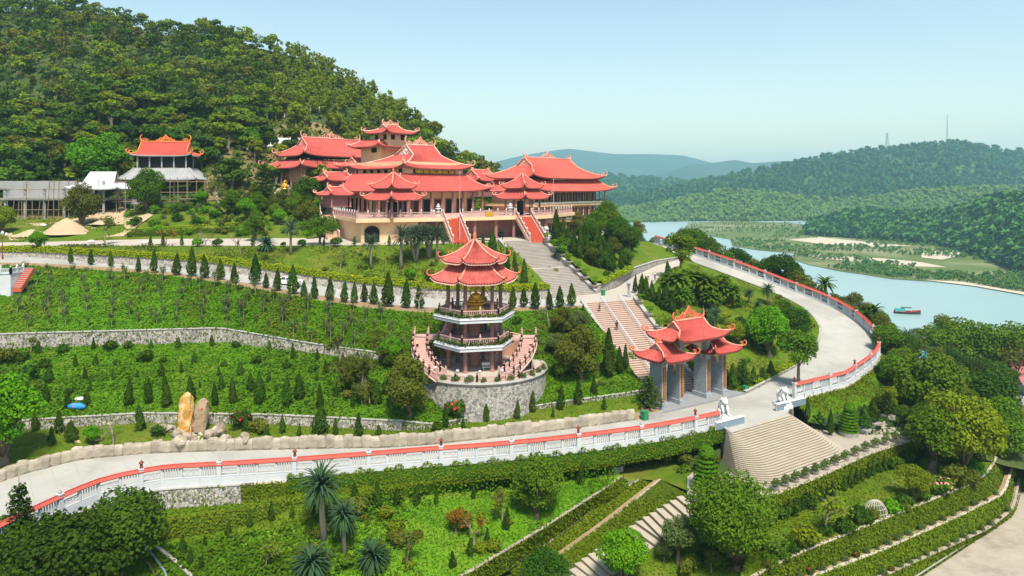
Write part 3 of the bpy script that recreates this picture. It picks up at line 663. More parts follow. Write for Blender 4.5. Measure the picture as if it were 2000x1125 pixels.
def bare(key, seed, H=4, m='palebark', leaves=0, lm='leaf_grey', spread=.5, depth=4, leaf=.16):
    r = np.random.default_rng(seed); t = MB(); tips = []
    def br(p, d, L, w, k):
        e = p+d*L; mid = p.lerp(e, .5)+Vector(r.normal(size=3))*L*.06; t.tube([p, mid, e], [w, w*.85, w*.65], 5, False)
        if k == 0: tips.append(e); return
        for q in range(2+(r.random() < .55)):
            nd = (d+Vector(r.normal(size=3))*spread*1.1+Vector((0, 0, .22))).normalized(); br(e, nd, L*r.uniform(.62, .85), w*.62, k-1)
        tips.append(e)
    br(Vector((0, 0, -.1)), Vector((.05, 0, 1)).normalized(), H*.3, H*.03, depth)
    if leaves:
        tp = np.array([tuple(x) for x in tips]); k = r.integers(0, len(tp), leaves); p = tp[k]+r.normal(size=(leaves, 3))*H*.05
        cr = cards(p, r.normal(size=(leaves, 3))+[0, 0, .6], leaf, r)
    else: cr = cards(np.array([[0, 0, H*.3]]), np.array([[0, 0, 1.]]), .02, r)
    reg(key, t, cr, lm, m, H)
def fronds(key, seed, H=3, nf=46, L=1.5, m='leaf_cycad', droop=.9, width=.1, stem=True, heads=1, feather=True):
    """rosette of long arching leaves on a stem: cycads, sago and dragon palms"""
    r = np.random.default_rng(seed); Vs = []; Qs = []; o = 0; t = MB()
    hp = [(0, 0, H-L*.35)]
    if heads > 1: hp = [(math.cos(k*2.4)*.55*heads**.5*.6, math.sin(k*2.4)*.55*heads**.5*.6, H-L*.4-.25*(k % 3)) for k in range(heads)]
    for c in hp:
        for i in range(nf):
            a = 2.4*i+r.uniform(-.2, .2); e = rad(82-105*(i/nf)**1.1+r.uniform(-7, 7)); ll = L*r.uniform(.8, 1.1)
            prev = None; S = 6; px_, pz = 0., 0.; ang = e; ring = []
            for s in range(S+1):
                w = width*math.sin(math.pi*min(1, (s+.55)/(S+.75)))**.7; ring.append((px_, pz, w)); px_ += math.cos(ang)*ll/S; pz += math.sin(ang)*ll/S; ang -= droop*.26*(1+s*.12)
            ca, sa = math.cos(a), math.sin(a)
            for x, z, w in ring:
                Vs += [(c[0]+ca*x-sa*w, c[1]+sa*x+ca*w, c[2]+z-w*.25), (c[0]+ca*x, c[1]+sa*x, c[2]+z+.01), (c[0]+ca*x+sa*w, c[1]+sa*x-ca*w, c[2]+z-w*.25)]
            for s in range(S):
                b = o+s*3; Qs += [(b, b+1, b+4, b+3), (b+1, b+2, b+5, b+4)]
            o += 3*(S+1)
        if stem: t.tube([(0, 0, -.3), (c[0]*.4, c[1]*.4, c[2]*.5), c], [.17+.02*H, .13+.01*H, .12+.01*H], 8)
    reg(key, t if stem else None, (np.array(Vs), np.array(Qs)), m, 'palebark', H, one=not stem)
def topiary(key, seed, tiers=7, H=4.0, R=1.15, m='leaf_topiary'):
    """clipped cone of stacked rings with a domed top"""
    r = np.random.default_rng(seed); pp = []; nn = []
    for k in range(tiers):
        z0 = H*.06+k*H*.66/tiers; rr = R*(1.06-.5*(k/tiers)**1.6); n = int(520*rr)
        a = r.random(n)*2*np.pi; q = r.normal(size=n)*.32; b = np.clip(q, -1, 1)
        pp.append(np.stack([np.cos(a)*(rr-.12+.12*np.cos(b*1.5)), np.sin(a)*(rr-.12+.12*np.cos(b*1.5)), z0+b*H*.66/tiers*.42], 1)); nn.append(np.stack([np.cos(a), np.sin(a), b*.8+.2], 1))
    n = 900; d = sphere_dirs(n, r, -.1); rr = R*.62; pp.append(d*[rr, rr, rr*1.25]+[0, 0, H*.74]); nn.append(d)
    p = np.vstack(pp); nr = np.vstack(nn)+r.normal(size=(len(p), 3))*.35
    t = MB(); t.tube([(0, 0, -.1), (0, 0, H*.8)], [.12, .05], 6)
    for k in range(tiers): t.lathe([(R*(.85-.42*(k/tiers)**1.6), H*.02+k*H*.66/tiers), (R*(.85-.45*(k/tiers)**1.6), H*.07+k*H*.66/tiers)], 14)
    reg(key, t, cards(p, nr, .10, r), m, 'leaf_cypress', H)
def shrub(key, seed, R=.8, m='leaf_mid', n=500, leaf=.13, sq=.9, nb=9, flowers=None):
    r = np.random.default_rng(seed); d = unit(r.normal(size=(nb, 3))); d[:, 2] = np.abs(d[:, 2]); C = d*R*.5*np.array([1, 1, sq])+[0, 0, R*.55]; Rb = R*r.uniform(.4, .6, nb)
    p, nd = blob_points(C, Rb, n, r, sq, -.7); cr = cards(p, nd+r.normal(size=(n, 3))*.45, leaf, r)
    d = dict(H=R*1.9, crown=cr, mat=m)
    if flowers:
        k = n//7; p2, n2 = blob_points(C, Rb*1.08, k, r, sq, -.2); V2_, Q2 = cards(p2, n2, leaf*.8, r)
        V, Qd = combine([cr, (V2_, Q2)]); d['me'] = np_mesh(key, V, Qd, [m, flowers], np.r_[np.zeros(n, int), np.ones(k, int)])
    else: d['me'] = np_mesh(key, cr[0], cr[1], m)
    TPL[key] = d
def araucaria(key, seed, H=5, R=1.9, m='leaf_dark', tiers=8):
    """conifer of open whorled layers"""
    r = np.random.default_rng(seed); t = MB(); t.tube([(0, 0, -.2), (0, 0, H)], [H*.022, .02], 6); pp = []; nn = []
    for k in range(tiers):
        z = H*(.12+.82*k/tiers); L = R*(1-.85*k/tiers)*r.uniform(.85, 1.1)
        for q in range(7):
            a = q*2*math.pi/7+k*.5; e = Vector((math.cos(a)*L, math.sin(a)*L, z+L*.18)); t.tube([(0, 0, z), e], [.035, .012], 4, False); n = int(34*L/R)+8
            s = r.random(n)**.6; pp.append(np.stack([e.x*s, e.y*s, z+(e.z-z)*s+r.normal(size=n)*.05], 1)+r.normal(size=(n, 3))*.11); nn.append(np.tile([0, 0, 1.], (n, 1))+r.normal(size=(n, 3))*.5)
    p = np.vstack(pp); reg(key, t, cards(p, np.vstack(nn), .17, r, .5), m, 'bark', H)

def plant(key, p, h, name, label, cat='tree', group=None, rz=None, wide=1.0):
    """set a kept plant at ground point p with height h (m)"""
    d = TPL[key]; s = h/d['H']; rz = random.uniform(0, 6.28) if rz is None else rz; p = Vector(p)
    if 'me' in d:
        o = link(name, d['me'], None, p, rz, (s*wide, s*wide, s)); o.rotation_euler = (random.gauss(0, .035), random.gauss(0, .035), rz); return tag(o, label, cat, group)
    e = thing(name, label, cat, p, rz, group); e.scale = (s*wide, s*wide, s); e.rotation_euler = (random.gauss(0, .03), random.gauss(0, .03), rz)
    if d['tm']: link('trunk', d['tm'], e)
    link('crown', d['cm'], e); return e
def scatter_mass(name, key_list, pts, hs, m_over, label, cat=None, keep=None, group=None):
    """many plants merged into one uncountable mass"""
    by = {}
    for k, p, h in zip(key_list, pts, hs): by.setdefault(TPL[k]['mat'] if m_over is None else m_over, []).append((k, p, h))
    for mname, items in by.items():
        parts = []
        for k, p, h in items:
            V, Qd = TPL[k]['crown']
            if keep and len(Qd) > keep:
                Qd = np.arange(4*keep).reshape(-1, 4); V = V[:4*keep]
            a = RNG.random()*6.28; s = h/TPL[k]['H']; c, si = math.cos(a)*s, math.sin(a)*s
            parts.append((np.stack([V[:, 0]*c-V[:, 1]*si+p[0], V[:, 0]*si+V[:, 1]*c+p[1], V[:, 2]*s+p[2]], 1), Qd))
        V, Qd = combine(parts); tag(link(name, np_mesh(name, V, Qd, mname)), label, cat, group, 'stuff')
def cover(name, G, n, size, m, label, lift=.05, jit=.06, dense=None, kind='stuff', parent=None, aspect=.7, upb=.8, clump=0, zmin=-1e9, wall=False):
    """leaf litter over a lofted ground grid (rows, cols, 3)"""
    nv, nu = G.shape[:2]; r = RNG
    if clump: n = n*2
    u = r.random(n)*(nu-1); v = r.random(n)*(nv-1); i = np.minimum(u.astype(int), nu-2); j = np.minimum(v.astype(int), nv-2); fu = (u-i)[:, None]; fv_ = (v-j)[:, None]
    p = (G[j, i]*(1-fu)+G[j, i+1]*fu)*(1-fv_)+(G[j+1, i]*(1-fu)+G[j+1, i+1]*fu)*fv_
    du = G[j, i+1]-G[j, i]; dv = G[j+1, i]-G[j, i]; nr = unit(np.cross(du, dv)); rt = np.stack([du[:, 1], -du[:, 0], 0*du[:, 0]], 1)
    nr *= np.where((nr*rt).sum(1) >= 0, 1, -1)[:, None] if wall else np.sign(nr[:, 2:3]+1e-6)
    if clump:
        w = vnoise(p[:, 0]+900, p[:, 1], clump, 17); o = np.argsort(-(w+r.random(n)*.25))[:n//2]; p, nr, w = p[o], nr[o], w[o]; p[:, 2] += (w-.4)*.35; n = n//2
    k = p[:, 2] > zmin; p, nr = p[k], nr[k]; n = len(p)
    p = p+nr*lift+r.normal(size=p.shape)*jit
    V, Qd = cards(p, nr*upb+r.normal(size=(n, 3))*.55, size, r, aspect)
    o = link(name, np_mesh(name, V, Qd, m), parent)
    if parent is None or kind == 'stuff': tag(o, label, None, None, kind)
    return o
def hedge(name, line, h, w, m, label, n_per_m=90, leaf=.09, cat='hedge', core='leaf_cypress'):
    """clipped hedge along a ground line: solid core and leafy skin in one mesh"""
    A = line; L = np.linalg.norm(np.diff(A, axis=0), axis=1); s = np.r_[0, np.cumsum(L)]; n = int(s[-1]*n_per_m*(h+w)/1.2)
    t = RNG.random(n)*s[-1]; p = np.stack([np.interp(t, s, A[:, k]) for k in range(3)], 1); T = np.gradient(A, axis=0); T[:, 2] = 0; T = unit(T)
    tx = np.stack([np.interp(t, s, T[:, k]) for k in range(3)], 1); nx = np.stack([tx[:, 1], -tx[:, 0], 0*t], 1)
    a = RNG.random(n)*(2*h+w); sd = np.where(a < h, 1, np.where(a < 2*h, -1, 0)); lx = np.where(sd == 0, (a-2*h)-w/2, sd*w/2); lz = np.where(sd == 1, a, np.where(sd == -1, a-h, h))
    wob = 1+.13*np.sin(t*1.7)+.1*np.sin(t*4.1+1); lz2 = lz*wob; p = p+nx*(lx*(.95+.1*RNG.random(n)))[:, None]; p[:, 2] += lz2
    nr = np.where((sd != 0)[:, None], nx*sd[:, None]+[0, 0, .3], np.array([0, 0, 1.]))+RNG.normal(size=(n, 3))*.5
    V, Qd = cards(p, nr, leaf, RNG); N = len(A); NX = np.stack([T[:, 1], -T[:, 0], 0*T[:, 0]], 1)
    c = np.vstack([A-NX*w*.44, A-NX*w*.44+[0, 0, h*.84], A+NX*w*.44+[0, 0, h*.84], A+NX*w*.44]); i = np.arange(N-1)
    cq = np.vstack([np.stack([i+k*N, i+1+k*N, i+1+(k+1)*N, i+(k+1)*N], 1) for k in range(3)])
    V3, Q3 = combine([(V, Qd), (c, cq)])
    o = link(name, np_mesh(name, V3, Q3, [m, core], np.r_[np.zeros(n, int), np.ones(len(cq), int)])); return tag(o, label, cat)
def ivy_wall(label, A, B, m, n, leaf=.13, core='rubble', name='ivy_wall', nv=6, bare_=None, out=.08, cat='wall'):
    """retaining wall from foot line A to top line B under a coat of creeper"""
    e = thing(name, label, cat, tuple(A[len(A)//2])); off = -A[len(A)//2]
    t = np.linspace(0, 1, nv)[:, None, None]; G = A[None]*(1-t)+B[None]*t+off
    k = G.shape[1]; i = (np.arange(k-1)[None]+np.arange(nv-1)[:, None]*k).ravel()
    link('masonry', np_mesh('masonry', G.reshape(-1, 3), np.stack([i, i+1, i+k+1, i+k], 1), core), e)
    if n:
        c = cover('creeper', G, n, leaf, m, None, lift=out, jit=.07, kind='part', parent=e, wall=True)
    c = np.stack([B+off, offs(B, -(.18 if name == 'ivy_wall' else .35))+off], 0); c[:, :, 2] += .04; c[0, :, :2] = offs(B, .12)[:, :2]+off[:2]
    d = c[0].copy(); d[:, 2] -= .16; C3 = np.vstack([d, c[0], c[1]]); i = np.arange(k-1)
    link('coping', np_mesh('coping', C3, np.vstack([np.stack([i+q*k, i+1+q*k, i+1+(q+1)*k, i+(q+1)*k], 1) for q in (0, 1)]), 'kerbstone' if name == 'ivy_wall' else 'coping'), e)
    return e

broad('broad_a', 1, 8, 3.5, .05, 34, 9000, .165, 'leaf_mid'); broad('broad_b', 2, 8, 3.8, .04, 38, 9500, .165, 'leaf_dark')
broad('broad_c', 3, 8, 3.2, .06, 30, 8000, .16, 'leaf_bright'); broad('broad_d', 4, 8, 3.5, .06, 28, 7000, .165, 'leaf_olive')
broad('broad_e', 5, 8, 3.6, .08, 28, 7000, .17, 'leaf_yellow'); broad('broad_f', 6, 8, 3.6, .18, 30, 7500, .165, 'leaf_mid', lean=.8)
broad('big_tree', 7, 9, 4.8, .03, 64, 20000, .145, 'leaf_bright' if 0 else 'leaf_mid', squash=.9); broad('flat_tree', 8, 6, 4.2, .25, 32, 7500, .15, 'leaf_mid', squash=.55)
broad('round_dark', 9, 6, 3.1, .14, 40, 9000, .14, 'leaf_dark'); broad('street_tree', 10, 8, 2.9, .36, 20, 3800, .16, 'leaf_mid', tr=.026)
broad('grey_tree', 11, 6, 2.6, .25, 24, 5000, .12, 'leaf_grey'); broad('red_tree', 12, 4, 1.7, .2, 18, 2200, .1, 'leaf_red')
for k in range(3): cypress('cypress_%d' % k, 20+k, 4, .72+.08*k); cypress('mini_%d' % k, 30+k, 2, .36+.05*k, 420, .12, one=True)
cypress('tall_cypress_0', 24, 6, .82, 1500, .2); cypress('tall_cypress_1', 25, 6, .95, 1500, .2)
cypress('juniper', 26, 3, .85, 800, .16, 'leaf_dark', one=True)
for k in range(4): sapling('sapling_%d' % k, 40+k)
bare('bare_0', 50, 4); bare('bare_1', 51, 4, spread=.75); bare('frangipani', 52, 4, leaves=260, lm='leaf_yellow', spread=.6); bare('thin_tree', 53, 4, leaves=420, lm='leaf_olive', spread=.55, leaf=.13)
bare('flame_tree', 54, 4, leaves=240, lm='leaf_red', spread=.6)
fronds('cycad', 60, 2.6, 110, 1.35, 'leaf_cycad', .7, .06); fronds('cycad_low', 61, 1.4, 120, 1.6, 'leaf_cycad', .75, .065)
fronds('dragon_palm', 62, 4.2, 90, 1.9, 'leaf_spiky', .5, .075); fronds('dragon_multi', 63, 4.0, 60, 1.7, 'leaf_spiky', .5, .075, heads=4)
fronds('fan_palm', 64, 3.4, 34, 1.7, 'leaf_mid', .7, .26, heads=5); fronds('palm', 65, 5.0, 34, 2.0, 'leaf_dark', .8, .2)
topiary('topiary', 70); shrub('shrub_a', 80, .8, 'leaf_mid'); shrub('shrub_b', 81, .8, 'leaf_bright'); shrub('shrub_c', 82, .8, 'leaf_olive'); shrub('shrub_d', 83, .8, 'leaf_dark')
shrub('shrub_y', 84, .8, 'leaf_yellow'); shrub('shrub_r', 85, .8, 'leaf_dark', flowers='flower_red'); shrub('shrub_g', 86, .8, 'leaf_grey', 420, .1); shrub('shrub_p', 87, .8, 'leaf_mid', flowers='flower_pink')
araucaria('araucaria', 90); araucaria('araucaria_big', 91, 8, 2.0, 'leaf_cypress', 12)
FOREST = []
for k, (mm, H, R, n, nb) in enumerate((('forest_a', 8, 3.7, 900, 10), ('forest_b', 8, 3.2, 900, 9), ('forest_b', 8, 3.5, 900, 10), ('forest_c', 8, 3.9, 900, 11), ('forest_d', 8, 3.1, 850, 8), ('forest_c', 8, 3.2, 850, 9), ('forest_a', 8, 4.1, 950, 12), ('forest_e', 8, 3.4, 900, 9))):
    broad('forest_%d' % k, 100+k, H, R, .16, nb, n, .46, mm, one=True, squash=.72); FOREST.append('forest_%d' % k)
broad('pine_0', 120, 8, 2.7, .1, 12, 800, .45, 'leaf_pine', one=True, squash=1.15); broad('pine_1', 121, 8, 2.3, .1, 10, 800, .45, 'leaf_pine', one=True, squash=1.2)
broad('far_0', 130, 8, 4.2, .05, 8, 36, 1.9, 'far_a', one=True); broad('far_1', 131, 8, 3.8, .05, 7, 36, 1.9, 'far_c', one=True); broad('far_2', 132, 8, 3.6, .05, 7, 36, 1.7, 'plantation', one=True)
# ---------------------------------------------------------------- roofs and ornament
def curl(p, d, L=1.2, w=.13, turn=235, start=12, n=12, shrink=.86):
    """points of a tapering scroll that leaves p along horizontal direction d and winds upwards"""
    pts = [Vector(p)]; a = rad(start); st = L/5; q = Vector(p); d = Vector((d[0], d[1], 0)).normalized()
    for i in range(n):
        q = q+(d*math.cos(a)+Vector((0, 0, 1))*math.sin(a))*st; pts.append(q.copy()); a += rad(turn/n); st *= shrink if i > 3 else 1
    return pts, [w*(1-.75*i/n) for i in range(n+1)]
def scroll(mb, p, d, L, w=.1, **k): pts, r = curl(p, d, L, w, **k); mb.tube(pts, r, 6)
def crest_mesh(w, h, m='orange_trim'):
    """openwork ridge crest: sun disc between flames and scrolls, in the x-z plane"""
    mb = MB(); r = h*.045
    mb.bar((-w/2, 0, r), (w/2, 0, r), .16, r*2.2)
    ring = lambda cx, cz, R, q=14: mb.tube([(cx+R*math.cos(t*2*math.pi/q), 0, cz+R*math.sin(t*2*math.pi/q)) for t in range(q+1)], r*.95, 5, False)
    ring(0, h*.55, h*.2); ring(0, h*.55, h*.1)
    mb.tube([(0, 0, h*.72), (h*.05, 0, h*.9), (0, 0, h*1.05)], [r*1.6, r*1.1, r*.3], 5)
    for s in (-1, 1):
        mb.tube([(s*h*.34, 0, .05), (s*h*.32, 0, h*.45), (s*h*.14, 0, h*.82), (0, 0, h*1.0)], [r*1.3, r*1.2, r, r*.5], 5)
        for k in range(5):
            x = h*.3+(w/2-h*.3)*k/5; hh = h*(.62-.1*k); scroll(mb, (s*x, 0, .03), (s, 0), hh*1.15, r*1.3, turn=260 if k % 2 else 190, start=58-6*k)
            scroll(mb, (s*(x+.1), 0, .03), (-s, 0), hh*.8, r*1.1, turn=220, start=62)
        for k in range(3): scroll(mb, (s*h*.1, 0, h*.2+k*h*.14), (s, 0), h*.32, r, turn=260, start=30)
    return mb.mesh('crest', m, True)
def corr(i): return .11 if i % 2 else -.08
PROF = lambda v: .66*v+.34*v*v
def hip_roof(parent, c, z0, a, b, h, ra, rb=0, dy=0, dx=0, vg=1.0, lift=.55, m='tile', fin=1.2, step=.58, crest=None, ridge_m='ridge', fin_m='ridge', name='roof', nv=9, endcurl=True, rw=.15, eave=.28, under='soffit', hips=(1, 1, 1, 1)):
    """curved hip (or hip-and-gable) roof over the half-extents a,b; ra,rb = top rectangle; vg = where the gable starts"""
    cx, cy = c; pl = lambda u, vv: lift*abs(u)**5*(1-min(1, vv/vg))**2
    def lx(v, s): r_ = s*ra+dx; o = s*a; return o+(r_-o)*min(1, v/vg)
    def ly(v, s): return s*b+(s*rb+dy-s*b)*v
    def fb(s):
        def f(u, v):
            x = (lx(v, -1)+lx(v, 1))/2+u*(lx(v, 1)-lx(v, -1))/2; return Vector((cx+x, cy+ly(v, s)+s*.12*abs(u)**5*(1-v)*lift, z0+h*PROF(v)+pl(u, v)))
        return f
    def sd(s):
        def f(w, v): y = (ly(v, -1)+ly(v, 1))/2+w*(ly(v, 1)-ly(v, -1))/2; return Vector((cx+lx(v, s)+s*.12*abs(w)**5*(1-v)*lift, cy+y, z0+h*PROF(v)+pl(w, v)))
        return f
    mb = MB(); under_mb = MB(); edge = MB()
    for f, L, vm in ((fb(-1), 2*a, 1), (fb(1), 2*a, 1), (sd(-1), 2*b, vg), (sd(1), 2*b, vg)):
        n = max(4, int(L/step)); us = np.linspace(-1, 1, 2*n+1); vs = np.linspace(0, vm, nv)
        idx = {u: i for i, u in enumerate(us)}
        mb.grid(lambda u, v: f(u, v)+Vector((0, 0, corr(idx[u]))), us, vs)
        u2 = np.linspace(-1, 1, 17); under_mb.grid(lambda u, v: f(u, v)+Vector((0, 0, -.16)), u2, np.linspace(0.004, vm*.55, 4))
        edge.grid(lambda u, q: f(u, 0)+Vector((0, 0, .03-q*eave)), np.linspace(-1, 1, 33), (0, 1))
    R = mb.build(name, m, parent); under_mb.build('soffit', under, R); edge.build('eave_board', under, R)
    k = 0
    for sx in (-1, 1):
        for sy in (-1, 1):
            k += 1
            if not hips[k-1]: continue
            t = MB(); f = fb(sy); pts = [f(sx, v)+Vector((0, 0, .07)) for v in np.linspace(vg, 0, 9)]; t.tube(pts, rw, 6); t.build('hip_ridge', ridge_m, R, True)
            if fin:
                g = MB(); d = (pts[-1]-pts[-2]); dd = (d.x, d.y); scroll(g, pts[-1], dd, fin*.72, rw*1.25, start=8, turn=225)
                for q in (.35, .75, 1.1): scroll(g, pts[-1].lerp(pts[-3], q*.5)+Vector((0, 0, .08)), dd, fin*(.5-.1*q), rw*.55, start=45, turn=220)
                g.build('finial', fin_m, R, True)
    if rb == 0:
        t = MB(); zt = z0+h+.1; x0, x1 = cx+dx-ra, cx+dx+ra; t.tube([(x0, cy+dy, zt), (x1, cy+dy, zt)], rw*1.2, 6); t.build('ridge_cap', ridge_m, R, True)
        if endcurl:
            for s, x in ((-1, x0), (1, x1)):
                g = MB(); scroll(g, (x-s*.25, cy+dy, zt), (s, 0), fin*.8, rw*1.5, start=35, turn=150)
                for q in (.5, .9, 1.3): scroll(g, (x-s*q*fin*.7, cy+dy, zt+.08), (s, 0), fin*(.62-.2*q), rw*.8, start=60, turn=230)
                g.build('ridge_end', fin_m, R, True)
        if crest: link('crest', crest_mesh(crest[0], crest[1], fin_m), R, (cx+dx, cy+dy, zt))
        if vg < 1:
            for s in (-1, 1):
                zg = z0+h*PROF(vg); yb0, yb1 = cy+ly(vg, -1), cy+ly(vg, 1); x = cx+dx+s*(ra-.12); g = MB()
                g.add([(x, yb0, zg), (x, yb1, zg), (x, cy+dy, z0+h)], [(0, 1, 2)]); G = g.build('gable', 'pink_trim', R)
                v_ = MB()
                for y in (yb0, yb1): v_.tube([fb(-1 if y == yb0 else 1)(s, v)+Vector((s*.05, 0, .07)) for v in np.linspace(vg, 1, 6)], rw, 6)
                v_.build('verge', ridge_m, R, True)
                o = MB(); w = (yb1-yb0); hh = z0+h-zg
                for q in (-1, 1):
                    scroll(o, (x+s*.08, cy+dy+.02*q, zg+.1), (0, q), w*.3, hh*.05, start=15, turn=280); scroll(o, (x+s*.08, cy+dy, zg+hh*.35), (0, q), w*.16, hh*.045, start=25, turn=260)
                o.ball((x+s*.06, cy+dy, zg+hh*.42), hh*.16, .35, 1, 1, 8, 6); o.build('gable_ornament', 'white' if ridge_m == 'pink_trim' else 'ridge', R, True)
    return R
def ngon_roof(parent, n, z0, Rr, h, rt, ph, lift=.45, m='tile_old', fin=.9, step=.4, ridge_m='ridge', name='roof', nv=9, rw=.11):
    mb = MB(); un = MB(); ed = MB(); bead = MB()
    cn = [(math.cos(ph+2*math.pi*k/n), math.sin(ph+2*math.pi*k/n)) for k in range(n)]; mk = []
    for k in range(n):
        A, B = cn[k], cn[(k+1) % n]
        def f(u, v, A=A, B=B):
            t = (u+1)/2; r_ = Rr+(rt-Rr)*v; sag = 1+.03*abs(u)**5*(1-v)
            return Vector(((A[0]*(1-t)+B[0]*t)*r_*sag, (A[1]*(1-t)+B[1]*t)*r_*sag, z0+h*PROF(v)+lift*abs(u)**5*(1-v)**2))
        mk.append(f); q = max(4, int(Rr/step)); us = np.linspace(-1, 1, 2*q+1); idx = {u: i for i, u in enumerate(us)}
        mb.grid(lambda u, v: f(u, v)+Vector((0, 0, corr(idx[u]))), us, np.linspace(0, 1, nv)); un.grid(lambda u, v: f(u, v)+Vector((0, 0, -.14)), np.linspace(-1, 1, 13), np.linspace(.004, .6, 4))
        ed.grid(lambda u, w: f(u, 0)+Vector((0, 0, .02-w*.2)), np.linspace(-1, 1, 21), (0, 1))
        for u in np.linspace(-.96, .96, 2*q): p = f(u, 0); bead.box((p.x*1.012, p.y*1.012, p.z-.2), (.14, .14, .14))
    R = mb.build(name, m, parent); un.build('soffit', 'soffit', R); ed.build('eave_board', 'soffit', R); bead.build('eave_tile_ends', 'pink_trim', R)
    for k in range(n):
        f = mk[k]; t = MB(); pts = [f(-1, v)+Vector((0, 0, .06)) for v in np.linspace(1, 0, 9)]; t.tube(pts, rw, 6); t.build('hip_ridge', ridge_m, R, True)
        if fin:
            g = MB(); d = pts[-1]-pts[-2]; scroll(g, pts[-1], (d.x, d.y), fin*.72, rw*1.3, start=10, turn=225); scroll(g, pts[-3]+Vector((0, 0, .05)), (d.x, d.y), fin*.5, rw*.6, start=50, turn=220); g.build('finial', 'orange_trim', R, True)
    return R
def column(parent, x, y, z0, z1, r=.22, m='mauve', name='column', base=True, n=10):
    key = ('col', round(z1-z0, 3), r, m)
    if key not in TPL:
        h = z1-z0; pr = [(r, 0), (r, h)] if not base else [(r*1.5, 0), (r*1.5, .12), (r*1.15, .25), (r, .32), (r*.95, h-.3), (r*1.3, h-.18), (r*1.35, h)]
        mb = MB(); mb.lathe(pr, n); TPL[key] = mb.mesh(name, m, False)
    return link(name, TPL[key], parent, (x, y, z0))
def rail_panel(L, h=.95, kind=0, m='rail_pink'):
    """stone railing panel of unit length L along x: rails with slats or a carved lattice"""
    key = ('rail', round(L, 2), h, kind, m)
    if key in TPL: return TPL[key]
    mb = MB(); mb.box((L/2, 0, h-.06), (L, .2, .12)); mb.box((L/2, 0, .08), (L, .2, .16))
    if kind == 0:
        n = max(3, int(L/.26))
        for i in range(n): mb.box(((i+.5)*L/n, 0, h/2+.02), (.1, .1, h-.26))
    else:
        mb.box((L/2, 0, h*.5), (L, .05, .06)); n = max(2, int(L/.8))
        for i in range(n):
            x0, x1 = i*L/n, (i+1)*L/n; xm = (x0+x1)/2; z0, z1 = .16, h-.12; zm = (z0+z1)/2
            for a, b in (((x0, z0), (x1, z1)), ((x0, z1), (x1, z0)), ((x0, zm), (xm, z1)), ((xm, z1), (x1, zm)), ((x1, zm), (xm, z0)), ((xm, z0), (x0, zm))): mb.bar((a[0], 0, a[1]), (b[0], 0, b[1]), .05, .075)
    TPL[key] = mb.mesh('panel', m); return TPL[key]
def railing(parent, pts, h=1.2, kind=1, m='rail_pink', step=2.3, post_m='pinkstone', cap='white', name='panel'):
    """posts and panels along a local polyline; each a part of its own"""
    pk = ('rpost', h, post_m); 
    if pk not in TPL: mb = MB(); mb.box((0, 0, (h+.2)/2), (.26, .26, h+.2)); mb.cur = 1; mb.lathe([(.14, 0), (.17, .08), (.08, .2), (.12, .3), (.02, .4)], 8, (0, 0, h+.2)); TPL[pk] = mb.mesh('post', [post_m, cap])
    for a, b in zip(pts[:-1], pts[1:]):
        a, b = Vector(a), Vector(b); L = (b-a).length; n = max(1, round(L/step)); d = (b-a)/L; dxy = Vector((d.x, d.y, 0)); ang = math.atan2(d.y, d.x); l = L/n; lh = dxy.length*l; sl = d.z/max(dxy.length, 1e-6)
        for i in range(n):
            p = a.lerp(b, i/n); link('post', TPL[pk], parent, p)
            me = rail_panel(1.0 if False else round(lh, 2), h, kind, m); o = link(name, me, parent)
            Mx = Matrix(((1, 0, 0, 0), (0, 1, 0, 0), (sl, 0, 1, 0), (0, 0, 0, 1))); Mr = Matrix.Rotation(ang, 4, 'Z')
            if abs(sl) < 1e-3: o.matrix_local = Matrix.Translation(p)@Mr
            else:   # sloping rail: lean the vertices of its own mesh
                k2 = ('slr', round(lh, 2), h, kind, m, round(sl, 2))
                if k2 not in TPL: me2 = me.copy(); me2.transform(Mx); TPL[k2] = me2
                o.data = TPL[k2]; o.matrix_local = Matrix.Translation(p)@Mr
        link('post', TPL[pk], parent, b)
def flight(parent, p0, p1, w, n, mats, name='step', nose=.03, deep=None):
    """n steps from p0 (foot, centre) up to p1; each step a part"""
    p0, p1 = Vector(p0), Vector(p1); d = Vector((p1.x-p0.x, p1.y-p0.y, 0)); L = d.length; ang = math.atan2(d.y, d.x)-math.pi/2; t = L/n; r = (p1.z-p0.z)/n
    mb = MB(); mb.box((0, t/2, -r*.5-.25), (w, t+.02, r+.5)); mb.cur = 1; mb.box((0, t/2-nose, -.03), (w+.01, t+.03, .07)); me = mb.mesh(name, mats)
    for i in range(n):
        q = p0.lerp(p1, i/n); link(name, me, parent, (q.x, q.y, p0.z+(i+1)*r), ang)
def sloped_wall(name, parent, a, b, h, w, m, drop=1.5, cap='coping'):
    a, b = Vector(a), Vector(b); d = (b-a); n = Vector((d.y, -d.x, 0)).normalized()*w/2; mb = MB(); U = Vector((0, 0, 1))
    vs = [a-n-U*drop, a+n-U*drop, a+n+U*h, a-n+U*h, b-n-U*drop, b+n-U*drop, b+n+U*h, b-n+U*h]
    mb.add(vs, [(0, 1, 2, 3), (7, 6, 5, 4), (0, 3, 7, 4), (1, 5, 6, 2), (3, 2, 6, 7)]); o = mb.build(name, m, parent)
    c = MB(); c.bar(a+U*(h+.05), b+U*(h+.05), w+.12, .1); c.build('coping', cap, o); return o

# ================================================================ the halls
TH = rad(50)
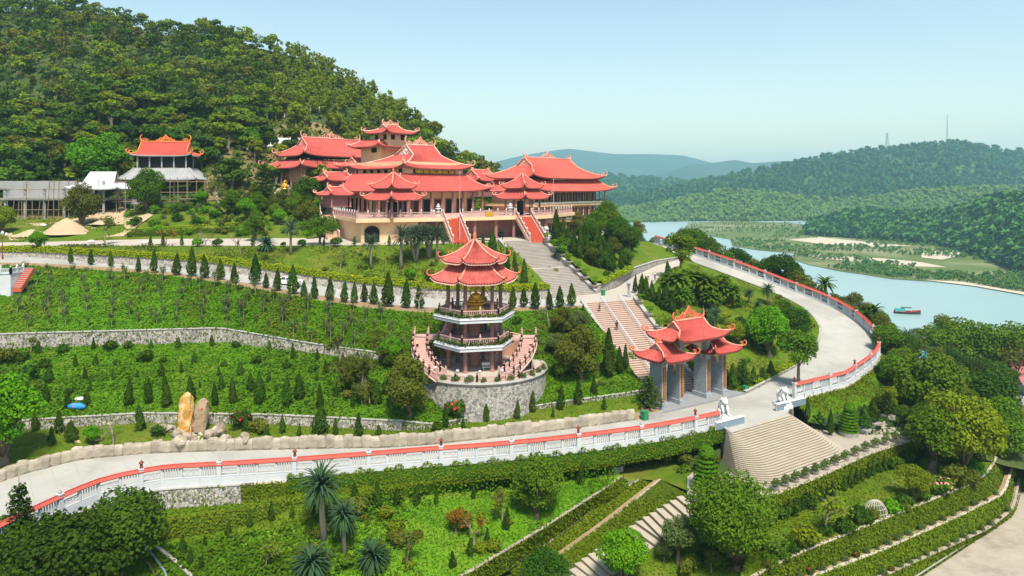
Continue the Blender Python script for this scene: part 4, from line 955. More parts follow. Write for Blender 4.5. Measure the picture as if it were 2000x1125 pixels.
# ---- main hall: local x runs along the front, y goes back into the hill
hall = thing('main_hall', 'large red-tiled temple hall with stacked upturned roofs and yellow lettering under the eave', 'temple', (-25.6, 157, 24.6), TH)
Wd, Dp = 31.5, 26.0            # lower eave
ztE = 30.0-24.6; zuE = 35.3-24.6; zR = 41.2-24.6
hip_roof(hall, (Wd/2, Dp/2), ztE, Wd/2, Dp/2, 4.1, 10.6, 8.9, 0, 0, lift=.9, fin=1.6, nv=10)
ux, uy = 5.0, 3.0; uW, uD = 22.6, 20.0
body = MB(); body.box((ux+uW/2, uy+uD/2, (ztE+zuE+2)/2+.8), (uW-3.2, uD-3.2, zuE-ztE-.4)); body.build('upper_wall', 'cream', hall)
hip_roof(hall, (ux+uW/2, uy+uD/2), zuE, uW/2, uD/2, zR-zuE, 4.6, 0, -2.6, .8, vg=.66, lift=1.0, fin=1.7, crest=(5.2, 2.1), ridge_m='pink_trim', nv=11)
zz = ztE+4.0
for i in range(6):       # windows on the long side, facing the construction site
    w = MB(); y = uy+2.6+i*2.6; w.box((ux+1.56, y, zz+.75), (.12, 1.3, 1.0)); o = w.build('window', 'dark', hall); f = MB(); f.box((ux+1.5, y, zz+.12), (.2, 1.7, .2)); f.box((ux+1.5, y, zz+1.36), (.2, 1.7, .16)); f.box((ux+1.5, y-.76, zz+.74), (.18, .18, 1.3)); f.box((ux+1.5, y+.76, zz+.74), (.18, .18, 1.3)); f.build('frame', 'cream', o)
bd = MB(); bd.box((ux+uW/2, uy+1.52, zz+.7), (13.6, .14, 1.15)); board = bd.build('name_board', 'darkdoor', hall)
fc_ = bpy.data.curves.new('lettering', 'FONT'); fc_.body = 'THIỀN VIỆN TRÚC LÂM GIÁC TÂM'; fc_.size = .92; fc_.extrude = .03; fc_.align_x = 'CENTER'; fc_.align_y = 'CENTER'; fc_.materials.append(M['yellow_letter']); fc_.offset = .03
lt = link('lettering', fc_, board, (ux+uW/2, uy+1.40, zz+.62)); lt.rotation_euler = (rad(90), 0, 0)
bpy.context.view_layer.update(); wl_ = lt.dimensions.x
lm_ = bpy.data.meshes.new_from_object(lt.evaluated_get(bpy.context.evaluated_depsgraph_get())); bpy.data.objects.remove(lt)
lt = link('lettering', lm_, board, (ux+uW/2, uy+1.40, zz+.62)); lt.rotation_euler = (rad(90), 0, 0); lt['kind'] = 'stuff'
if wl_ > 0.1: lt.scale = (12.8/wl_, 1.25, 1)
for s in (-1, 1): p_ = MB(); p_.box((ux+uW/2+s*8.4, uy+1.52, zz+.6), (2.4, .12, 1.5)); p_.build('panel', 'cream', hall)
# ground storey: wall, doors, verandah columns
wl2 = MB(); wl2.box((Wd/2, Dp/2+.3, 2.9), (Wd-7.0, Dp-7.4, 5.9)); wl2.build('wall', 'cream', hall)
for i in range(7):
    x = 4.4+i*3.75
    d_ = MB(); d_.box((x+1.2 if i != 3 else x+1.2, 3.98, 1.75), (2.3, .1, 3.3)); dd_ = d_.build('door', 'darkdoor' if i % 2 else 'dark', hall)
    f = MB()
    for xx in (x, x+2.4): f.box((xx, 3.92, 1.8), (.16, .16, 3.5))
    f.box((x+1.2, 3.92, 3.55), (2.6, .16, .18)); f.build('frame', 'mauve', dd_)
for i in range(6): w = MB(); w.box((3.46, 5.2+i*3.0, 2.2), (.12, 1.9, 3.0)); w.build('side_door', 'darkdoor' if i % 2 else 'dark', hall)
for i in range(9): column(hall, 1.5+i*(Wd-3)/8, 1.5, 0, ztE+.55, .24)
for i in range(1, 8): column(hall, 1.5, 1.5+i*(Dp-3)/7, 0, ztE+.55, .24)
for i in range(1, 5): column(hall, Wd-1.5, 1.5+i*(Dp-3)/7, 0, ztE+.55, .24)
bm_ = MB(); bm_.box((Wd/2, 1.5, ztE+.25), (Wd-2.6, .3, .4)); bm_.box((1.5, Dp/2, ztE+.25), (.3, Dp-2.6, .4)); bm_.build('beam', 'mauve', hall)
# lantern tower over the back of the hall
tx, ty = ux+uW/2-.2, uy+17.5
tb = MB(); tb.box((tx, ty+2.5, 15.0), (8.5, 8.0, 5.6)); tb.build('tower_wall', 'cream', hall)
hip_roof(hall, (tx, ty+2.8), 41.0-24.6, 6.6, 6.0, 1.9, 4.2, 3.6, lift=.7, fin=1.0, ridge_m='pink_trim', nv=6)
tb = MB(); tb.box((tx, ty, 18.0), (6.2, 5.6, 4.4)); tb.build('tower_wall', 'cream', hall)
for y in (-1.6, 1.6): w = MB(); w.box((tx-3.12, ty+y, 18.9), (.1, 1.2, 1.3)); w.build('window', 'dark', hall)
for x in (-1.6, 1.6): w = MB(); w.box((tx+x, ty-2.83, 18.9), (1.2, .1, 1.3)); w.build('window', 'dark', hall)
w = MB(); w.box((tx-4.28, ty+1.2, 15.6), (.1, 2.0, 1.2)); w.build('window', 'dark', hall)
hip_roof(hall, (tx, ty), 44.4-24.6, 5.0, 4.5, 2.3, 2.4, 0, vg=.68, lift=.8, fin=1.1, crest=(3.0, 1.35), ridge_m='pink_trim', nv=7)
# ---- raised terrace in front
dz = 24.6
DK = [Vector(p) for p in ((-46, 172, 0), (-42, 166, 0), (-31, 142.5, 0), (-13.6, 149, 0), (-11.0, 150.6, 0), (1.2, 157.6, 0), (4.8, 158.6, 0), (9.2, 164, 0), (16, 182, 0), (-4, 205, 0), (-36, 205, 0))]
terr = thing('raised_terrace', 'cream raised terrace with carved pink railings and red stair flights before the temple hall', 'terrace', (0, 0, 0))
s_ = MB(); s_.prism([(p.x, p.y) for p in DK], dz-.75, dz); s_.build('deck', 'cream', terr)
pv = MB(); cen = Vector((-14, 172, 0)); pv.prism([tuple((cen+(p-cen)*.992).xy) for p in DK], dz-.02, dz+.012); pv.build('paving', 'pinkstone', terr)
wl3 = MB(); wl3.prism([tuple((cen+(p-cen)*.78).xy) for p in DK], 19.3, dz-.75); wl3.build('rear_wall', 'mauve', terr)  # dark colour paints the shade of the recess under the deck
wl3 = MB(); wl3.prism([(-40.8, 164.5), (-30.4, 144.6), (-19.5, 148.7), (-24, 160)], 19.3, dz-.75); wl3.build('wall', 'cream', terr)
railing(terr, [(-44.6, 169.2, dz), (-41.6, 165.6, dz), (-30.9, 143.0, dz), (-14.6, 149.1, dz)], kind=1)
railing(terr, [(-10.4, 151.4, dz), (.6, 157.7, dz)], kind=1); railing(terr, [(4.6, 159.0, dz), (8.8, 164.2, dz), (15, 181, dz)], kind=1)
pq = MB(); pq.box((-4.9, 154.3, dz+.5), (1.9, .3, .85), math.atan2(6.3, 11)); pq.build('plaque', 'gold', terr)
for a, b, t in ((-15.6, 149.8, .1), (-18.2, 149, .1), (-8, 153.6, 0), (-3.5, 156.2, 0), (.4, 158.6, 0), (7.6, 163.6, 0)):
    pi = MB(); pi.box((a, b, (19.4+dz-.75)/2), (1.1, 1.1, dz-.75-19.4), rad(30)); pi.build('pier', 'cream', terr) if t == 0 and a < -12 else column(terr, a, b, 19.5, dz-.75, .38)
for k, (a, b) in enumerate(((-28.4, 145.3), (-22.4, 147.5))):
    d_ = MB(); ang = rad(20); nx, ny = math.sin(ang), -math.cos(ang)
    ar = [(-1.5, 0), (1.5, 0), (1.5, 2.2)]+[(1.5*math.cos(q*math.pi/8), 2.2+1.1*math.sin(q*math.pi/8)) for q in range(1, 8)]+[(-1.5, 2.2)]
    n_ = len(ar); vs = [(a+x*math.cos(ang)+nx*o, b+x*math.sin(ang)+ny*o, 19.8+z) for o in (0, .25) for x, z in ar]
    d_.add(vs, [tuple(range(n_)), tuple(range(2*n_-1, n_-1, -1))]+[(i, n_+i, n_+(i+1) % n_, (i+1) % n_) for i in range(n_)]); d_.build('archway', 'dark' if k != 1 else 'peach', terr)  # flat arch panels; the dark one paints in the shade of an opening
for lab, p1, p0 in (('a', (-12.6, 150.3, dz), (-10.0, 142.6, 19.85)), ('b', (2.6, 158.4, dz), (5.4, 149.6, 19.85))):
    flight(terr, p0, p1, 3.0, 26, ['redstep', 'redstep'])
    d = Vector(p1)-Vector(p0); n_ = Vector((d.y, -d.x, 0)).normalized()*1.75
    for s in (-1, 1):
        sloped_wall('stringer', terr, Vector(p0)+n_*s, Vector(p1)+n_*s, .12, .35, 'cream', .9, 'pink_trim')
        railing(terr, [Vector(p0)+n_*s+Vector((0, 0, .15)), Vector(p1)+n_*s+Vector((0, 0, .15))], kind=1, h=1.05)
sp0, sp1 = Vector((-38.5, 154.2, 19.9)), Vector((-42.5, 164, dz)); flight(terr, sp0, sp1, 2.2, 20, ['cream', 'pinkstone'])
for s in (-1.25, 1.25): railing(terr, [sp0+Vector((s, .4*s, .1)), sp1+Vector((s, .4*s, .1))], kind=1, h=1.05)
# ---- two corner pavilions on the terrace
def deck_pavilion(loc, size, label):
    e = thing('terrace_pavilion', label, 'pavilion', loc, TH, 'small pavilions on the raised terrace'); a = size/2
    for x in (-1, 1):
        for y in (-1, 1): column(e, x*(a-1.7), y*(a-1.7), 0, 4.3, .26)
    for x, y in ((-1, 0), (1, 0), (0, -1), (0, 1)): column(e, x*(a-1.7), y*(a-1.7), 0, 4.3, .16)
    b = MB()
    for s in (-1, 1): b.box((0, s*(a-1.7), 4.15), (2*a-3, .26, .34)); b.box((s*(a-1.7), 0, 4.15), (.26, 2*a-3, .34))
    b.build('beam', 'mauve', e)
    hip_roof(e, (0, 0), 3.7, a, a, 2.2, a*.56, a*.56, lift=.8, fin=1.0, nv=7, rw=.12, eave=.22, under='soffit')
    b = MB(); b.box((0, 0, 6.0), (a*1.05, a*1.05, 1.2)); b.build('drum', 'cream', e)
    hip_roof(e, (0, 0), 6.1, a*.77, a*.77, 3.3, .12, .12, lift=.75, fin=.9, nv=8, rw=.12, eave=.22)
    f = MB(); f.lathe([(.22, 0), (.3, .15), (.16, .3), (.26, .5), (.2, .75), (.06, 1.0), (.01, 1.2)], 10, (0, 0, 9.3)); f.build('finial', 'orange_trim', e, True)
    d_ = MB(); d_.box((.8, 1.2, 1.6), (2.4, .3, 3.2)); d_.build('altar_screen', 'dark', e); return e
deck_pavilion((-24.6, 148.6, dz), 8.9, 'two-tier square red pavilion on the terrace before the lettered temple hall')
deck_pavilion((2.4, 163.2, dz), 8.9, 'two-tier square red pavilion on the terrace beside the three-storey hall')
# ---- rear hall on the higher ground
rh = thing('rear_hall', 'broad two-tier red-roofed hall behind the lettered temple, below the cut hillside', 'temple', (-53.6, 186, 28.4), TH)
b = MB(); b.box((14, 8, 4.6), (25, 11.5, 9.6)); b.build('wall', 'peach', rh); b = MB(); b.box((13, 1.9, 2.2), (24, .3, 4.2)); b.build('dark_verandah', 'dark', rh)  # near-black panel stands in for the shade under the verandah
hip_roof(rh, (14, 8.2), 7.6, 16.2, 9.2, 2.3, 12.6, 5.6, lift=.9, fin=1.6, nv=8)
hip_roof(rh, (14, 8.2), 10.9, 13.6, 6.8, 5.2, 9.6, 0, vg=.66, lift=.9, fin=1.6, crest=(9.0, 2.0))
for i in range(8): column(rh, -1+i*4.2, .3, 0, 7.9, .24)
for i in range(4): column(rh, -1, .3+i*4.6, 0, 7.9, .24)
lp = MB(); lp.lathe([(.3, 0), (.3, .2)], 12, (2.5, 2.4, 10.0)); lp.build('round_vent', 'white', rh)
# ---- low linking roofs at the side of the main hall
def link_roof(loc, rz, a, b, h, label, z=3.2):
    e = thing('gallery', label, 'gallery', loc, rz)
    for x in (-1, 1):
        for y in (-1, 1): column(e, x*(a-.8), y*(b-.8), 0, z+.3, .2)
    w = MB(); w.box((0, 0, z/2), (2*a-2.4, 2*b-2.4, z)); w.build('wall', 'mauve', e)
    hip_roof(e, (0, 0), z, a, b, h, a*.62, 0, vg=.6, lift=.5, fin=.9, nv=6, m='tile'); return e
link_roof(Q(655, 176, 29.3), TH, 5.6, 4.2, 2.0, 'low red-roofed gallery under the rear hall eave')
link_roof(Q(655, 166, 26.3), TH, 3.4, 3.0, 1.8, 'little red gable roof tucked below the low gallery', 2.8)
link_roof(Q(708, 186, 33.0), TH, 5.5, 4.0, 2.2, 'red gable-roofed gallery joining rear hall and lettered temple')
link_roof(Q(938, 196, 28.4), rad(53), 6.0, 4.6, 3.0, 'red gable-roofed link between the lettered temple and the three-storey hall', 4.2)
# ---- three-storey hall
T3H = rad(53)
sh = thing('three_storey_hall', 'long three-storey cream hall with planted balconies and double bright red roof', 'temple', (5.4, 174.5, 18.6), T3H)
W3, D3 = 35.0, 15.0
b = MB(); b.box((W3/2, D3/2+1.2, 6.2), (W3-3.4, D3-3.6, 12.4)); b.build('wall', 'cream', sh)
for k, (z, nm) in enumerate(((3.75, 'balcony'), (7.85, 'balcony'))):
    o = MB(); o.box((W3/2, D3/2, z), (W3+.8, D3+1.0, .62)); s_ = o.build(nm, 'cream', sh)
    p_ = MB(); p_.box((W3/2, -.45, z+.5), (W3+.6, .5, .42)); p_.box((W3+.25, D3/2, z+.5), (.5, D3+.4, .42)); p_.build('planter', 'coping', s_)
    G = np.array([[(x, y, z+.75) for x in np.linspace(0, W3+.4, 30)] for y in (-.65, -.25)]); cover('plants', G, 900, .15, 'leaf_dark', None, .05, .1, kind='part', parent=s_)
    G = np.array([[(x, y, z+.75) for y in np.linspace(-.3, D3, 16)] for x in (W3+.05, W3+.45)]); cover('plants', G, 400, .15, 'leaf_dark', None, .05, .1, kind='part', parent=s_)
for z0_, z1_ in ((.1, 3.45), (4.06, 7.55), (8.16, 11.3)):
    for i in range(13): column(sh, .3+i*(W3-.6)/12, .2, z0_, z1_, .2, 'pinkstone')
    for i in range(1, 5): column(sh, W3-.1, .2+i*(D3-.8)/4, z0_, z1_, .2, 'pinkstone')
    for i in range(12):
        x = 1.75+i*(W3-.6)/12
        if i == 0: continue
        d_ = MB(); d_.box((x, 2.93, z0_+1.35), (1.7, .12, 2.5)); dr = d_.build('door', 'dark' if i % 3 else 'darkdoor', sh); f = MB()
        for xx in (x-.95, x+.95): f.box((xx, 2.9, z0_+1.3), (.2, .2, 2.7))
        f.box((x, 2.9, z0_+2.66), (2.1, .2, .16)); f.build('frame', 'mauve', dr)
hip_roof(sh, (W3/2, D3/2), 11.3, W3/2+1.7, D3/2+1.8, 3.0, W3/2-1.6, D3/2-1.6, m='tile_new', lift=.9, fin=1.5)
hip_roof(sh, (W3/2-.4, D3/2), 14.6, W3/2-.1, D3/2, 5.4, W3/2-6.6, 0, vg=.68, m='tile_new', lift=.9, fin=1.5, crest=(7.5, 2.0))
# ================================================================ gate, pagoda, stairs, balustrades
TG = math.atan2(GB.y-GA.y, GB.x-GA.x); GL = (GB-GA).length
ex = Vector((math.cos(TG), math.sin(TG), 0)); ey = Vector((-ex.y, ex.x, 0))
gate = thing('temple_gate', 'three-arched grey stone temple gate with red upturned roofs and gold couplets', 'gate', (GA.x, GA.y, 0), TG)
b = MB(); b.box((GL/2, 3.7, .12), (GL, 7.6, .3)); b.build('platform', 'greyfloor', gate)
for i in range(1, 12): j = MB(); j.box((GL*i/12, 3.7, .272), (.03, 7.5, .012)); j.build('joint', 'granite', gate)
pm = {}
for h in (6.9, 9.2):
    mb = MB(); mb.box((0, 0, .3), (1.25, 2.8, .6)); mb.box((0, 0, h/2+.3), (.86, 2.4, h-.6)); mb.box((0, 0, h-.15), (1.05, 2.6, .3)); pm[h] = mb.mesh('pillar', 'granite')
cpl = MB(); cpl.box((0, 0, 0), (.34, .06, 4.3)); cpl = cpl.mesh('couplet', 'darkdoor')
chm = MB()
for k in range(14): chm.add([(-.1, -.05, -1.95+k*.3), (0, -.05, -2.07+k*.3), (.1, -.05, -1.95+k*.3), (0, -.05, -1.83+k*.3)], [(0, 1, 2, 3)])
for k in range(14): chm.box((0, -.045, -1.8+k*.3), (.2, .02, .035))
chm = chm.mesh('characters', 'gold')
frm = MB(); frm.box((-.24, 0, 0), (.07, .09, 4.6)); frm.box((.24, 0, 0), (.07, .09, 4.6)); frm.box((0, 0, 2.28), (.55, .09, .08)); frm.box((0, 0, -2.28), (.55, .09, .08)); frm = frm.mesh('frame', 'orange_trim')
XS = (1.5, 4.95, 10.35, 13.8)
for i, x in enumerate(XS):
    h = 9.2 if i in (1, 2) else 6.9; z0 = .28; o = link('pillar', pm[h], gate, (x, 2.3, z0-.0))
    for s in (1,):
        c = link('couplet', cpl, o, (0, -1.235, 3.3)); link('characters', chm, c); link('frame', frm, c)
for a, b_, zt in ((XS[0], XS[1], 6.0), (XS[1], XS[2], 8.2), (XS[2], XS[3], 6.0)):
    w = b_-a-.86; mb = MB(); mid = (a+b_)/2; hh = .5
    mb.box((mid, 2.3, zt+.55), (w, .5, 1.1)); mb.build('lintel', 'soffit', gate)
    mb = MB(); n = 10          # arched brackets under the lintel
    for s in (-1, 1):
        rr = w*.42; ptsb = [(mid+s*(w/2-rr*(1-math.cos(q*math.pi/2/n))*1.0), zt-rr*1.15+rr*1.15*math.sin(q*math.pi/2/n)) for q in range(n+1)]; tip = (mid+s*w/2, zt-rr*1.15-.5)
        prof = [tip]+ptsb+[(mid+s*(w/2-rr), zt+.12), (mid+s*w/2, zt+.12)]
        m2 = MB(); k = len(prof); vs = [(x, y, z) for y in (1.9, 2.15) for x, z in prof]; m2.add(vs, [tuple(range(k)), tuple(range(2*k-1, k-1, -1))]+[(q, k+q, k+(q+1) % k, (q+1) % k) for q in range(k)]); m2.build('bracket', 'cream', gate)
nb = MB(); nb.box(((XS[1]+XS[2])/2, 1.72, 8.85), (3.8, .1, .7)); nb.build('name_board', 'redstep', gate)
cxm = 7.65
hip_roof(gate, (2.75, 2.4), 6.95, 3.0, 3.2, 2.05, 1.5, 0, vg=.62, m='tile', lift=.65, fin=1.0, step=.42, rw=.12, nv=8, fin_m='orange_trim')
hip_roof(gate, (12.55, 2.4), 6.95, 3.0, 3.2, 2.05, 1.5, 0, vg=.62, m='tile', lift=.65, fin=1.0, step=.42, rw=.12, nv=8, fin_m='orange_trim')
hip_roof(gate, (cxm, 2.4), 9.4, 5.4, 3.1, 2.3, 3.0, 0, vg=.62, m='tile', lift=.75, fin=1.1, step=.42, rw=.13, crest=(4.6, 1.9), nv=8, fin_m='orange_trim')
# ---- pagoda
PC = Vector((-5.3, 101.5, 5.6)); PH = rad(-106.7)
pag = thing('hexagonal_pagoda', 'open hexagonal pagoda with two red roofs, planted balconies and curving side stairs', 'pagoda', PC)
hexp = lambda R, z: [(R*math.cos(PH+k*math.pi/3), R*math.sin(PH+k*math.pi/3), z) for k in range(6)]
fl = MB(); fl.lathe([(8.3, -.35), (8.3, 0)], 40); fl.build('ground_floor', 'pave', pag)
for z0_, z1_ in ((0, 3.2), (4.0, 7.0), (7.8, 12.5)):
    for p in hexp(3.75, 0): column(pag, p[0], p[1], z0_, z1_, .27)
cc = MB(); cc.lathe([(.75, 0), (.75, 7.0)], 16); cc.build('core_column', 'mauve', pag)
for z in (3.55, 7.35):
    s_ = MB(); s_.prism([p[:2] for p in hexp(5.75, 0)], z-.35, z+.35); sl_ = s_.build('balcony', 'whitewall', pag)
    tm = MB(); pts_ = hexp(5.82, z+.12); 
    tm.tube([*pts_, pts_[0]], .07, 5, False); tm.build('trim', 'white', sl_)
    f_ = MB(); f_.prism([p[:2] for p in hexp(5.3, 0)], z+.35, z+.42); f_.build('floor', 'pinkstone', sl_)
    hp = hexp(5.0, z+.42); railing(pag, [*hp, hp[0]], h=.85, kind=0, m='rail_pink', step=2.6, cap='pinkstone')
    A = hexp(5.6, z+.5); B_ = hexp(5.25, z+.5)
    for k in range(6):
        a0, a1 = Vector(A[k]), Vector(A[(k+1) % 6]); b0, b1 = Vector(B_[k]), Vector(B_[(k+1) % 6]); G = np.array([[tuple(a0.lerp(a1, t)) for t in np.linspace(0, 1, 8)], [tuple(b0.lerp(b1, t)) for t in np.linspace(0, 1, 8)]])
        cover('balcony_plants', G, 420, .12, 'leaf_dark', None, .12, .16, kind='part', parent=sl_)
ngon_roof(pag, 6, 12.35, 6.1, 2.35, 3.3, PH, lift=.6, fin=1.1)
b = MB(); b.lathe([(3.2, 14.2), (3.2, 15.2)], 6, (0, 0, 0), PH); b.build('drum', 'pinkstone', pag)
ngon_roof(pag, 6, 14.95, 4.65, 3.05, .12, PH, lift=.55, fin=1.0)
f = MB(); f.lathe([(.25, 0), (.34, .15), (.16, .3), (.3, .55), (.22, .8), (.06, 1.05), (.01, 1.25)], 10, (0, 0, 17.9)); f.build('finial', 'orange_trim', pag, True)
cw = MB()      # curved peach wall behind the ground floor
for i in range(28):
    a0, a1 = rad(-12+i*204/28), rad(-12+(i+1)*204/28); cw.add([(r*math.cos(a), r*math.sin(a), z) for a in (a0, a1) for r in (7.9, 8.2) for z in (-.3, 3.55)], [(0, 1, 5, 4), (2, 6, 7, 3), (1, 3, 7, 5), (0, 4, 6, 2)])
cw.build('curved_wall', 'peach', pag)
for s, a0, a1 in ((0, 172, 238), (1, 2, -58)):
    n = 22; r0, r1 = 6.7, 8.7; inn, outp = [], []
    for i in range(n):
        t0, t1 = rad(a1+(a0-a1)*i/n), rad(a1+(a0-a1)*(i+1)/n+ (.6 if s else -.6)); z = (i+1)*3.95/n
        st = MB(); st.prism([(r0*math.cos(t0), r0*math.sin(t0)), (r1*math.cos(t0), r1*math.sin(t0)), (r1*math.cos(t1), r1*math.sin(t1)), (r0*math.cos(t1), r0*math.sin(t1))], z-.38, z); st.build('step', 'rail_pink', pag)
    for rr in (r0, r1):
        pts_ = [(rr*math.cos(rad(a1+(a0-a1)*k/8)), rr*math.sin(rad(a1+(a0-a1)*k/8)), 3.95*k/8+.1) for k in range(9)]; railing(pag, pts_, h=.8, kind=0, step=1.3, cap='pinkstone')
        sg = MB(); sg.tube([(x, y, z-.3) for x, y, z in pts_], .2, 4); sg.build('stringer', 'rail_pink', pag)
    rr = 7.6; t = rad(a0); lg = MB(); lg.box((rr*math.cos(t)*.86, rr*math.sin(t)*.86+(.9 if s == 0 else .9), 3.8), (4.2, 2.4, .3)); lg.build('stair_landing', 'rail_pink', pag)
for s, xx in ((-1, -2.4), (1, 1.6)):
    p0 = Vector((xx+s*.8, 2.6, 4.0)); flight(pag, p0+Vector((s*1.4, -.6, 0)), p0+Vector((-s*.2, 1.6, 3.4)), 1.2, 14, ['rail_pink', 'pinkstone'])
# statue, bench and lamps in the pagoda are things of their own
def buddha(name, loc, h, rz, label, m='gold', base=True):
    mb = MB(); k = h/3.0
    if base: mb.lathe([(1.15, 0), (1.15, .25), (.8, .45), (.8, .7), (1.05, .85), (1.1, 1.05)], 14)
    z = 1.05 if base else 0
    for i in range(14): a = i*2*math.pi/14; mb.ball((math.cos(a)*1.02, math.sin(a)*1.02, z-.05), .2, 1, 1, .9, 6, 4)
    for s in (-1, 1): mb.tube([(s*.25, .1, z+.22), (s*.85, -.25, z+.2), (s*.1, -.62, z+.2)], [.3, .26, .17], 8)
    mb.lathe([(.55, z+.05), (.5, z+.4), (.56, z+.85), (.5, z+1.05), (.2, z+1.16), (.15, z+1.28)], 12)
    for s in (-1, 1): mb.tube([(s*.5, 0, z+.98), (s*.68, -.1, z+.6), (s*.35, -.5, z+.42), (0, -.58, z+.4)], [.19, .16, .13, .1], 8)
    mb.ball((0, -.03, z+1.5), .27, .9, 1, 1.15, 12, 9); mb.ball((0, .02, z+1.83), .12, 1, 1, 1, 8, 6)
    for s in (-1, 1): mb.ball((s*.25, 0, z+1.45), .07, .5, .8, 1.8, 6, 5)
    mb.ball((0, -.3, z+1.48), .05, .8, 1, 1.3, 6, 4)
    for i in range(18):
        a = math.pi*(i/17); mb.tube([(.62*math.cos(a), .28, z+1.1+.75*math.sin(a)), (.95*math.cos(a), .3, z+1.1+1.15*math.sin(a))], [.1, .02], 5)
    o = link(name, mb.mesh(name, m, True), None, loc, rz, k); return tag(o, label, 'statue')
buddha('buddha_statue', PC+Vector((.2, .2, 7.78)), 3.5, rad(8), 'golden seated statue on an altar inside the hexagonal pagoda')
be = thing('bench', 'pale stone bench on the pagoda ground floor', 'bench', PC+Vector((1.9, -2.1, 0)), rad(5))
b = MB(); b.box((0, 0, .44), (1.5, .45, .09)); b.build('seat', 'white', be); b = MB(); b.box((0, .22, .8), (1.5, .08, .4)); b.build('backrest', 'white', be)
for s in (-1, 1): b = MB(); b.box((s*.55, 0, .2), (.12, .4, .4)); b.build('leg', 'white', be)
# ---- stone bastion under the pagoda
bas = thing('bastion', 'round rubble stone bastion carrying the hexagonal pagoda', 'wall', (PC.x+.8, PC.y+.8, 0))
a_ = np.linspace(rad(170), rad(385), 70); ring = lambda r, z: np.stack([r*np.cos(a_), r*np.sin(a_), np.full(70, z)], 1)
G = np.stack([ring(9.6, .0), ring(9.45, 1.5), ring(9.3, 5.25)]); i = (np.arange(69)[None]+np.arange(2)[:, None]*70).ravel(); link('masonry', np_mesh('masonry', G.reshape(-1, 3), np.stack([i, i+1, i+71, i+70], 1), 'rubble'), bas)
mb = MB(); mb.tube([tuple(p) for p in ring(9.3, 5.35)[::2]], .28, 6); mb.build('coping', 'coping', bas)
railing(bas, [tuple(p) for p in ring(8.95, 5.6)[8:62:6]], h=.7, kind=0, step=2.2, cap='pinkstone')
top = MB(); top.prism([tuple(p[:2]) for p in ring(9.3, 0)], 5.0, 5.58); top.build('terrace_top', 'pave', bas)
gl_ = []
for k, an in enumerate((228, 252, 272, 292, 312)):
    t = rad(an); e = thing('globe_lamp', 'short post lamp with white globe on the pagoda bastion rim', 'lamp', (PC.x+.8+8.6*math.cos(t), PC.y+.8+8.6*math.sin(t), 5.58), 0, 'globe lamps round the pagoda')
    b = MB(); b.tube([(0, 0, 0), (0, 0, 1.1)], .06, 6); b.build('post', 'coping', e); b = MB(); b.ball((0, 0, 1.25), .2, n=8, m=6); b.build('globe', 'white', e, True)
for k, an in enumerate(np.linspace(205, 345, 13)):
    t = rad(an); plant('shrub_g', (PC.x+.8+9.1*math.cos(t), PC.y+.8+9.1*math.sin(t), 5.5), random.uniform(.9, 1.4), 'potted_bush', 'small grey-green bush along the pagoda bastion rim', 'bush', 'bushes on the bastion rim')
# ---- great stairs
st1 = thing('stone_stairway', 'long pale stairway with pink risers climbing behind the temple gate', 'stairs', (0, 0, 0))
c0 = (SLB+SRB)/2; c1 = (SLT+SRT)/2; sw = (SRT-SLT).length-.8; flight(st1, c0, c1, sw, 44, ['riser_low', 'step_low'])
sdv = (c1-c0); snv = Vector((sdv.y, -sdv.x, 0)).normalized()
for s in (-1, 1): sloped_wall('side_wall', st1, c0+snv*s*(sw/2+.35), c1+snv*s*(sw/2+.35), .55, .6, 'rubble_light', 1.6)
for q in (-.17, .2):
    a, b_ = c0+snv*sw*q+Vector((0, 0, .3)), c1+snv*sw*q+Vector((0, 0, .3)); r_ = MB()
    for dz_ in (.55, .95): r_.tube([a+Vector((0, 0, dz_)), b_+Vector((0, 0, dz_))], .045, 6)
    hr = r_.build('handrail', 'metal_white', st1, True)
    for k in range(15): p = a.lerp(b_, k/14); r_ = MB(); r_.tube([p-Vector((0, 0, .3)), p+Vector((0, 0, .95))], .04, 5); r_.build('rail_post', 'metal_white', st1)
st2 = thing('stone_stairway', 'wide weathered grey stairway from the landing up to the temple plaza', 'stairs', (0, 0, 0))
d0 = (ULB+URB)/2; d1 = (ULT+URT)/2; sw2 = 9.4; dm = d0.lerp(d1, .47); dm2 = d0.lerp(d1, .53)
flight(st2, d0, dm, sw2, 18, ['step_up', 'step_up']); dm2.z = dm.z; mb = MB(); dv = (d1-d0); ang = math.atan2(dv.y, dv.x)-math.pi/2; mp_ = (dm+dm2)/2; mb.box((mp_.x, mp_.y, dm.z-.35), (sw2, (Vector(dm2.xy)-Vector(dm.xy)).length+.1, .7), ang); mb.build('half_landing', 'pave', st2); flight(st2, dm2, d1, sw2, 20, ['step_up', 'step_up'])
dnv = Vector((dv.y, -dv.x, 0)).normalized()
for s in (-1, 1): sloped_wall('side_wall', st2, d0+dnv*s*(sw2/2+.35), d1+dnv*s*(sw2/2+.35), .6, .7, 'rubble_light', 2.2)
